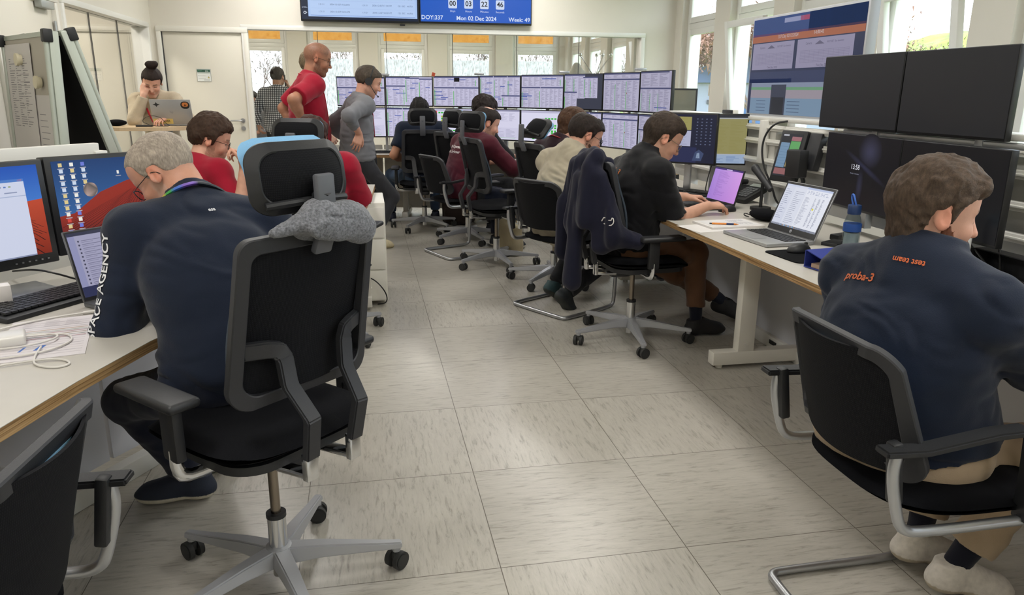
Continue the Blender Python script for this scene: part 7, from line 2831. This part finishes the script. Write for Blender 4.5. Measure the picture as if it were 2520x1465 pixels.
MB().lathe([(.001, 0), (.034, 0), (.036, .01), (.036, .16), (.028, .19), (.001, .19)], n=24).build('bottle_body', mat('bottle_white', '#e2e4e4', rough=.35), t)
MB().lathe([(.001, .19), (.029, .19), (.029, .215), (.001, .22)], n=24).build('lid', mat('turquoise', '#3f9fc0', rough=.4), t)
MB().box((0, -.0362, .03), (.03, .002, .04)).build('print', mat('turquoise', '#3f9fc0'), t)
t = thing('webcam', 'small black and white camera bar standing on the rail wall under the large display', 'camera', (2.54, 5.06, 1.2475), 90)
MB().box((0, 0, .014), (.13, .035, .026), bev=.005).build('camera_body', M_BLK, t)
MB().box((.05, .02, .014), (.05, .04, .028), bev=.005).build('clamp', M_WHITE, t)

# free standing items near the windows
t = thing('standing_display', 'dark framed glossy grey display, standing under the first window', 'board', (3.45, 8.0, 0), 20)  # free standing display with a reflective grey front
MB().box((0, .0, 1.12), (.33, .03, .62), bev=.004).box((0, 0, .42), (.05, .03, .82)).build('frame', M_BLK, t)
MB().box((0, -.017, 1.12), (.29, .004, .58)).build('glossy_panel', mat('glossy_panel', '#8d8c80', rough=.08, metal=.4), t)
MB().cyl((0, 0, 0), (0, 0, .02), .2, n=24).build('foot', M_BLK, t)
t = thing('coat_stand', 'chrome coat stand with splayed hooks beyond the glazed wall', 'coat stand', (3.22, 10.55, 0))
b = MB().cyl((0, 0, .02), (0, 0, 1.62), .018, n=12)
b.build('pole', M_CHR, t)
MB().cyl((0, 0, 0), (0, 0, .03), .22, n=24).build('foot', M_CHR, t)
for dx, dy in ((-.21, .02), (.05, .1), (.11, 0), (.21, -.05)):
    MB().tube([(0, 0, 1.58), (dx * .35, dy * .3, 1.68), (dx, dy, 1.87)], .009, 8).sph((dx, dy, 1.88), .024, 12).build('hook', M_CHR, t)
def cloth_obj(name, parts, m, label, cat, h=.008, warp=None, loc=(0, 0, 0), az=0, parent=None, cut=()):
    t = thing(name, label, cat, loc, az)
    P = np.array([q for p in parts for q in (p[1], p[2])])
    F = Field(P.min(0) - .14, P.max(0) + .14, h)
    for p in parts:
        if p[0] == 'c': F.cone(p[1], p[2], p[3], p[4], p[5])
        elif p[0] == 's': F.cone(p[1], p[2], p[3], p[4], p[5], 'sub')
        elif p[0] == 'e': F.ell((np.array(p[1]) + np.array(p[2])) / 2, p[3], p[4], p[5])
    for p, n in cut:
        F.plane(p, n, .004)
    if warp: F.warp(warp)
    V, Q = F.mesh()
    raw_obj(name + '_fabric', V, Q, m, t)
    return t
cloth_obj('coat', [('c', (-.07, -.03, 1.72), (.0, -.03, 1.50), .06, .13, .05), ('c', (-.09, -.03, 1.6), (-.11, -.03, 1.0), .11, .15, .05), ('c', (.09, -.03, 1.55), (.08, -.03, 1.0), .10, .13, .05)],
          cloth('white_knit', '#c9c5bd', bump=.8, bscale=60), 'pale knitted coat hanging on the coat stand beyond the glazed wall', 'coat', .014,
          lambda X, Y, Z: .01 * vnoise(X * 20, Y * 20, Z * 7, 3), (3.03, 10.58, 0))

# folding A-frame pin board at the left
t = thing('folding_board', 'folding presentation board at the left edge, black inside, plans pinned to its face', 'board', (-1.62, 4.72, 0), -37)
# local: +y = along the ridge away from the camera, +x = to the right
def bpanel(sx0, name, feltside):
    ang = math.atan2(sx0, .74)
    M = Matrix.Translation((0, 0, 1.70)) @ Matrix.Rotation(-ang, 4, 'Y') @ Matrix.Translation((.028 * (1 if sx0 > 0 else -1), 0, -.62))
    root_ = MB()
    root_.box((0, .42, 0), (.018, .84, 1.2), M=M)
    p = root_.build(name, mat('board_panel', '#b5b0a4', rough=.6), t, smooth=False)
    f = MB()
    f.box((0, 0, 0), (.05, .035, 1.22), bev=.006, M=M)
    f.box((0, .84, 0), (.05, .035, 1.22), bev=.006, M=M).box((0, .42, .6), (.03, .84, .025), M=M).box((0, .42, -.6), (.03, .84, .025), M=M)
    sgn = 1 if sx0 > 0 else -1
    f.cyl(tuple(M @ Vector((sgn * .036, .0, -.6))), tuple(M @ Vector((sgn * .036, .0, .6))), .014, n=12)
    f.build('edge_profile', mat('pale_aluminium', '#b3bab0', rough=.4, metal=.25), p)
    for yy in (0, .84):
        MB().box((sgn * .03, yy, .585), (.05, .05, .07), bev=.008, M=M).build('corner_cap', M_BLK, p)
    MB().box((-sgn * .0115, .42, 0), (.004, .80, 1.19), M=M).build('felt_lining', mat('felt_black', '#0c0d0f', rough=.95), p, smooth=False)
    for yy in (.06, .78):
        MB().cyl(tuple(M @ Vector((0, yy, -.6))), tuple(M @ Vector((0, yy, -1.11))), .013, n=10).build('leg', M_SATIN, p)
    return M
MA = bpanel(-.03, 'left_panel', 1)
MBp = bpanel(.19, 'right_panel', -1)
def pinned(label, y0, z0, w_, h_, kind, off):
    c = Canvas(w_, h_)
    c.rect(0, 0, w_, h_, '#cfccca').up()
    if kind == 0:
        c.lines(w_ * .1, h_ * .25, w_ * .9, h_ * .88, 30, '#77767c', 4, .3, 3, .1)
        for q in range(3):
            c.rect(w_ * .5, h_ * (.66 - .1 * q), w_ * .88, h_ * (.664 - .1 * q), '#4c4c52').rect(w_ * .5, h_ * (.73 - .1 * q), w_ * .88, h_ * (.734 - .1 * q), '#4c4c52')
    else:
        c.lines(w_ * .7, h_ * .5, w_ * .95, h_ * .9, 10, '#88878c', 5, .12, 1, .1)
        c.rect(w_ * .04, h_ * .06, w_ * .72, h_ * .62, '#8fa094').up()
        for q in range(3):
            c.rect(w_ * (.08 + .21 * q), h_ * .42, w_ * (.25 + .21 * q), h_ * .6, '#b59d4c')
            c.rect(w_ * (.08 + .21 * q), h_ * .18, w_ * (.25 + .21 * q), h_ * .36, '#c0a65c')
        c.up()
        for q in range(6):
            c.rect(w_ * (.10 + .1 * q), h_ * .2, w_ * (.13 + .1 * q), h_ * .34, '#e0dccc')
    tt = bpy.data.objects.new('pinned_sheet', None)
    COL.objects.link(tt)
    # the sheet faces local -x of the board; its right edge is the near one
    Mw = Matrix.Translation(t.location) @ t.rotation_euler.to_matrix().to_4x4() @ MA @ Matrix.Translation((-.0105 - off, y0, z0)) @ Matrix.Rotation(R(-90), 4, 'Z')
    tt.matrix_world = Mw
    tag(tt, label, 'paper')
    c.build('printed_face', M_PRINT, tt)
    MB().box((0, .0012, 0), (w_, .002, h_)).build('paper_back', M_PAPER, tt, smooth=False)
    return Mw
pinned('large printed plan with yellow boxes pinned to the folding board', .46, -.16, .68, .86, 1, .001)
Mw = pinned('white printed table pinned over the larger plan on the folding board', .58, .24, .46, .64, 0, .008)
for k, (yy, zz) in enumerate(((.22, .34), (.52, .47))):
    tt = bpy.data.objects.new('magnet', None); COL.objects.link(tt)
    tt.matrix_world = Matrix.Translation(t.location) @ t.rotation_euler.to_matrix().to_4x4() @ MA @ Matrix.Translation((-.018, yy, zz))
    tag(tt, ['round cream magnet holding the lower plan on the folding board', 'round cream magnet on the white printed table at the photo edge'][k], 'magnet', 'magnets on the folding board')
    MB().cyl((0, 0, 0), (-.016, 0, 0), .03, n=20).cyl((-.016, 0, 0), (-.03, 0, 0), .036, n=24).build('magnet_body', mat('cream_plastic', '#d8d0b4', rough=.4), tt)

# beanie lying over the back of the foreground chair
knit = mat('grey_melange', '#6c6e74', rough=.95, bump=.9, bscale=260, var=.5, vscale=160, sheen=.2)
th_ = thing('beanie', 'grey melange knitted beanie lying over the backrest of the foreground chair', 'hat', (-.10, 1.80, .165), -44)
th_.scale = (.86, .86, .86)
F = Field((-.22, -.14, .95), (.22, .16, 1.20), .0045)
F.cone((-.17, .0, 1.075), (-.04, -.02, 1.105), .014, .040, .02)
F.cone((-.04, -.02, 1.105), (.06, -.03, 1.095), .042, .044, .03)
F.ell((.015, -.055, 1.065), (.115, .022, .035), rotm(0, -20, 8), .03)
F.cone((.09, -.04, 1.055), (.095, .0, 1.10), .040, .036, .03)
F.ell((.0, .02, 1.07), (.10, .03, .04), None, .03)
F.ell((.088, -.01, 1.132), (.034, .026, .018), rotm(0, 0, 15), .008, 'sub')
F.cone((-.06, -.068, 1.115), (.12, -.088, 1.075), .0035, .0035, .004, 'sub')
F.warp(lambda X, Y, Z: .003 * vnoise(X * 40, Y * 40, Z * 40, 5) + .0012 * vnoise(X * 230, Y * 230, Z * 230, 6))
V, Q = F.mesh()
raw_obj('knit_shell', V, Q, knit, th_)

# jacket over the back of the chair of the man in the black polo
tj = thing('jacket', 'dark navy fleece jacket hung over the backrest of the chair behind the black polo man', 'jacket', (1.46, 3.95, 0), 88)
F = Field((-.32, -.50, .28), (.32, -.02, 1.16), .007)
F.cone((-.10, -.262, 1.055), (.12, -.262, 1.06), .036, .040, .03)
F.cone((-.12, -.30, 1.0), (-.16, -.33, .70), .045, .05, .05)
F.cone((.0, -.305, 1.02), (.0, -.35, .70), .045, .055, .06)
F.cone((.12, -.30, 1.0), (.14, -.32, .74), .045, .05, .05)
F.cone((.05, -.335, .95), (.04, -.365, .38), .035, .05, .03)
F.cone((.16, -.26, .96), (.22, -.19, .66), .045, .06, .04)
F.cone((.22, -.19, .66), (.25, -.08, .63), .055, .045, .04)
F.cone((.15, -.25, .90), (.17, -.25, .60), .04, .05, .04)
F.cone((-.14, -.34, .78), (-.17, -.36, .50), .05, .045, .03)
F.cone((-.16, -.27, .95), (-.20, -.28, .60), .04, .05, .03)
F.cone((-.08, -.20, 1.03), (-.10, -.17, .88), .028, .03, .03)
F.cone((.10, -.20, 1.03), (.12, -.16, .86), .028, .03, .03)
F.ell((.0, -.235, .84), (.165, .04, .22), None, .02, 'sub')
F.warp(lambda X, Y, Z: .016 * vnoise(X * 18 + 2, Y * 14, Z * 2.6, 8) + .007 * vnoise(X * 44, Y * 34, Z * 8, 9), .05)
V, Q = F.mesh()
raw_obj('fleece', V, Q, cloth('navy_fleece', '#191a2c', bump=.6, bscale=500), tj)
tree_ = BVHTree.FromPolygons([tuple(v) for v in V], [tuple(int(i) for i in q) for q in Q])
pts = [(.235, .74), (.245, .765), (.262, .745), (.275, .77), (.28, .74), (.262, .722), (.245, .728)]
P3 = []
for u, z in pts:
    hit = tree_.ray_cast(Vector((.6, -.30 + (u - .2), z)), Vector((-1, 0, 0)))
    if hit[0]:
        P3.append(tuple(hit[0] + Vector((.004, 0, 0))))
if len(P3) > 3:
    MB().tube(P3, .003, 6, smooth=1).build('sewn_emblem', M_PAPER, tj)

# odds and ends on the floor
t = thing('tote_bag', 'cream cloth bag standing under the empty armrest chair', 'bag', (1.22, 6.36, 0), 60)
F = Field((-.16, -.08, 0), (.16, .08, .34), .009)
F.rbox((0, 0, .14), (.13, .05, .14), .035, None, .01)
F.cone((-.09, 0, .27), (.0, .0, .31), .03, .02, .03)
F.warp(lambda X, Y, Z: .012 * vnoise(X * 14, Y * 14, Z * 10, 4))
V, Q = F.mesh()
raw_obj('cloth_body', V, Q, cloth('cream_cotton', '#b8ac90'), t)
MB().tube([(-.05, .03, .28), (-.04, .04, .36), (.03, .04, .37), (.05, .03, .28)], .008, 6, smooth=2).build('handle', cloth('cream_cotton', '#b8ac90'), t)
t = thing('backpack', 'dark brown rucksack lying under the far desk beside the middle chairs', 'bag', (.98, 8.02, 0), 30)
F = Field((-.22, -.16, 0), (.22, .16, .34), .010)
F.rbox((0, 0, .13), (.18, .12, .13), .06, None, .01)
F.rbox((0, -.11, .10), (.12, .04, .08), .03, None, .02)
F.warp(lambda X, Y, Z: .015 * vnoise(X * 10, Y * 10, Z * 10, 14))
V, Q = F.mesh()
raw_obj('bag_body', V, Q, cloth('brown_canvas', '#2c2320'), t)
MB().tube([(-.05, .06, .24), (0, .07, .29), (.05, .06, .24)], .008, 6, smooth=2).build('handle', M_BLK, t)
t = thing('walking_stick', 'silver walking stick with black padded grip leaning beside the headset man', 'stick', (.155, 6.80, 0), 0)
MB().tube([(0, 0, .005), (-.065, .05, .62)], .010, 10).build('shaft', M_SATIN, t)
MB().tube([(-.05, .04, .50), (-.068, .052, .64), (-.075, .058, .86)], [.016, .022, .017], 10).build('grip', M_BLK, t)
MB().cyl((0, 0, 0), (-.002, 0, .03), .014, n=12).build('rubber_tip', M_CAST, t)
t = thing('footrest', 'flat black footrest on the floor under the chair of the man in red', 'footrest', (-.30, 3.98, 0), 10)
MB().box((0, 0, .045), (.42, .28, .022), rot=(R(6), 0, 0), bev=.008).box((-.17, 0, .02), (.02, .2, .04)).box((.17, 0, .02), (.02, .2, .04)).build('footplate', M_GRYP, t)
path3([(-.02, 4.90, .20), (.04, 4.84, .18), (.10, 4.82, .10), (.10, 4.84, .03), (.04, 4.9, .008)], .004, 'cable', M_CAB, 'black cable bulging out beside the white desk leg at the left', 'cable')
t = thing('power_adapter', 'black power adapters hanging at the white desk leg at the left', 'adapter', (-.11, 4.80, .12))
MB().box((0, 0, .04), (.06, .05, .09), bev=.006).box((.01, 0, -.03), (.05, .05, .05), bev=.006).build('brick', M_BLK, t)

# lower left desk
t = thing('printed_sheets', 'printed timetable sheet with coloured bars under the white charger', 'paper', (-.885, 2.165, DZ), -14)
c = Canvas(.21, .38)
c.rect(0, 0, .21, .38, '#d2cdd0').up()
for q in range(16):
    c.rect(.01, .03 + q * .0205, .20, .034 + q * .0205, ('#b9b2b8', '#a9a4ab', '#c4bcc0')[q % 3])
for q in range(6):
    c.rect(.03, .18 + q * .016, .20, .184 + q * .016, ('#9c6a6c', '#8a9a88', '#b09878')[q % 3])
c.up().poly([(.05, .075), (.056, .075), (.066, .115), (.06, .115)], '#2c62b4').poly([(.085, .075), (.1, .075), (.112, .115), (.097, .115)], '#2c62b4')
c.lines(.03, .30, .19, .36, 8, '#a8a2a8', 3, .2, 3)
o = c.build('print', M_PRINT, t); o.data.transform(Matrix.Translation((0, 0, .0026)) @ Matrix.Rotation(R(-90), 4, 'X'))
MB().box((0, 0, .001), (.21, .38, .002)).build('sheet', M_PAPER, t, smooth=False)
t = thing('charger', 'square white laptop charger on the printed sheet at the left edge', 'charger', (-.96, 2.12, DZ + .003), -20)
MB().box((0, 0, .014), (.078, .078, .028), bev=.007, seg=3).build('brick', mat('white_gloss', '#dcdad6', rough=.25), t)
WC_ = mat('white_cable', '#d2cfca', rough=.4)
zc = DZ + .007
path3([(-.93, 2.14, zc + .008), (-.86, 2.18, zc), (-.82, 2.16, zc), (-.80, 2.10, zc), (-.83, 2.03, zc), (-.90, 1.99, zc), (-.99, 1.98, zc), (-1.04, 2.02, zc), (-1.0, 2.06, zc), (-.90, 2.06, zc + .004), (-.84, 2.12, zc + .005), (-.86, 2.17, zc + .004), (-.93, 2.16, zc + .006)], .0028, 'cable', WC_, 'white cable coiled round the charger on the printed sheet', 'cable', smooth=3)
path3([(-.86, 2.06, zc + .003), (-.85, 1.99, zc), (-.83, 1.93, zc - .003), (-.77, 1.90, zc - .004), (-.74, 1.93, zc - .004), (-.78, 1.97, zc - .003), (-.84, 1.96, zc), (-.95, 1.92, zc - .002), (-1.05, 1.93, zc - .003)], .0028, 'cable', WC_, 'white cable making a loop at the front of the printed sheet', 'cable', smooth=3)
path3([(-.84, 2.395, DZ + .006), (-.92, 2.36, DZ + .006), (-1.0, 2.30, DZ + .006), (-1.06, 2.22, DZ + .006), (-1.1, 2.1, DZ + .006)], .0028, 'cable', WC_, 'white cable running from the laptop along the top of the printed sheet', 'cable')
MB_ = MB().cyl((-.865, 2.387, DZ + .006), (-.835, 2.397, DZ + .006), .005, n=10)
tag(MB_.build('cable_plug', WC_), 'white plug of the cable at the corner of the chat laptop', 'plug')
t = thing('monitor_riser', 'flat silver grey riser plate behind the keyboard at the lower left', 'riser', (-1.20, 2.62, DZ), -46)
MB().box((0, 0, .008), (.34, .2, .014), bev=.006).build('foot_plate', mat('silver_grey', '#8e9093', rough=.3, metal=.6), t)
MB().box((-.02, .09, .06), (.07, .03, .10), bev=.005).build('neck', M_BLK, t)
for k, pts in enumerate(([(-1.26, 2.9, .76), (-1.12, 2.74, .80), (-1.05, 2.74, .78), (-1.0, 2.80, .737), (-.95, 2.9, .737)],
            [(-1.05, 3.0, .80), (-1.04, 2.86, .80), (-1.0, 2.78, .737), (-.94, 2.80, .737), (-.9, 2.92, .737)],
            [(-1.28, 2.55, .80), (-1.17, 2.52, .76), (-1.12, 2.50, .737), (-1.13, 2.42, .737), (-1.2, 2.34, .737)])):
    path3(pts, .0035, 'cable', M_CAB, ['black cable arching below the left old style monitor', 'black cable curling on the desk under the dune wallpaper monitor', 'black cable crossing the silver stand foot at the left edge'][k], 'cable')
t = thing('memo_cube', 'small white box standing on the silver stand foot at the left edge', 'box', (-1.13, 2.50, DZ + .016), -30)
MB().box((0, 0, .03), (.05, .05, .06), bev=.002).build('box_body', M_PAPER, t)
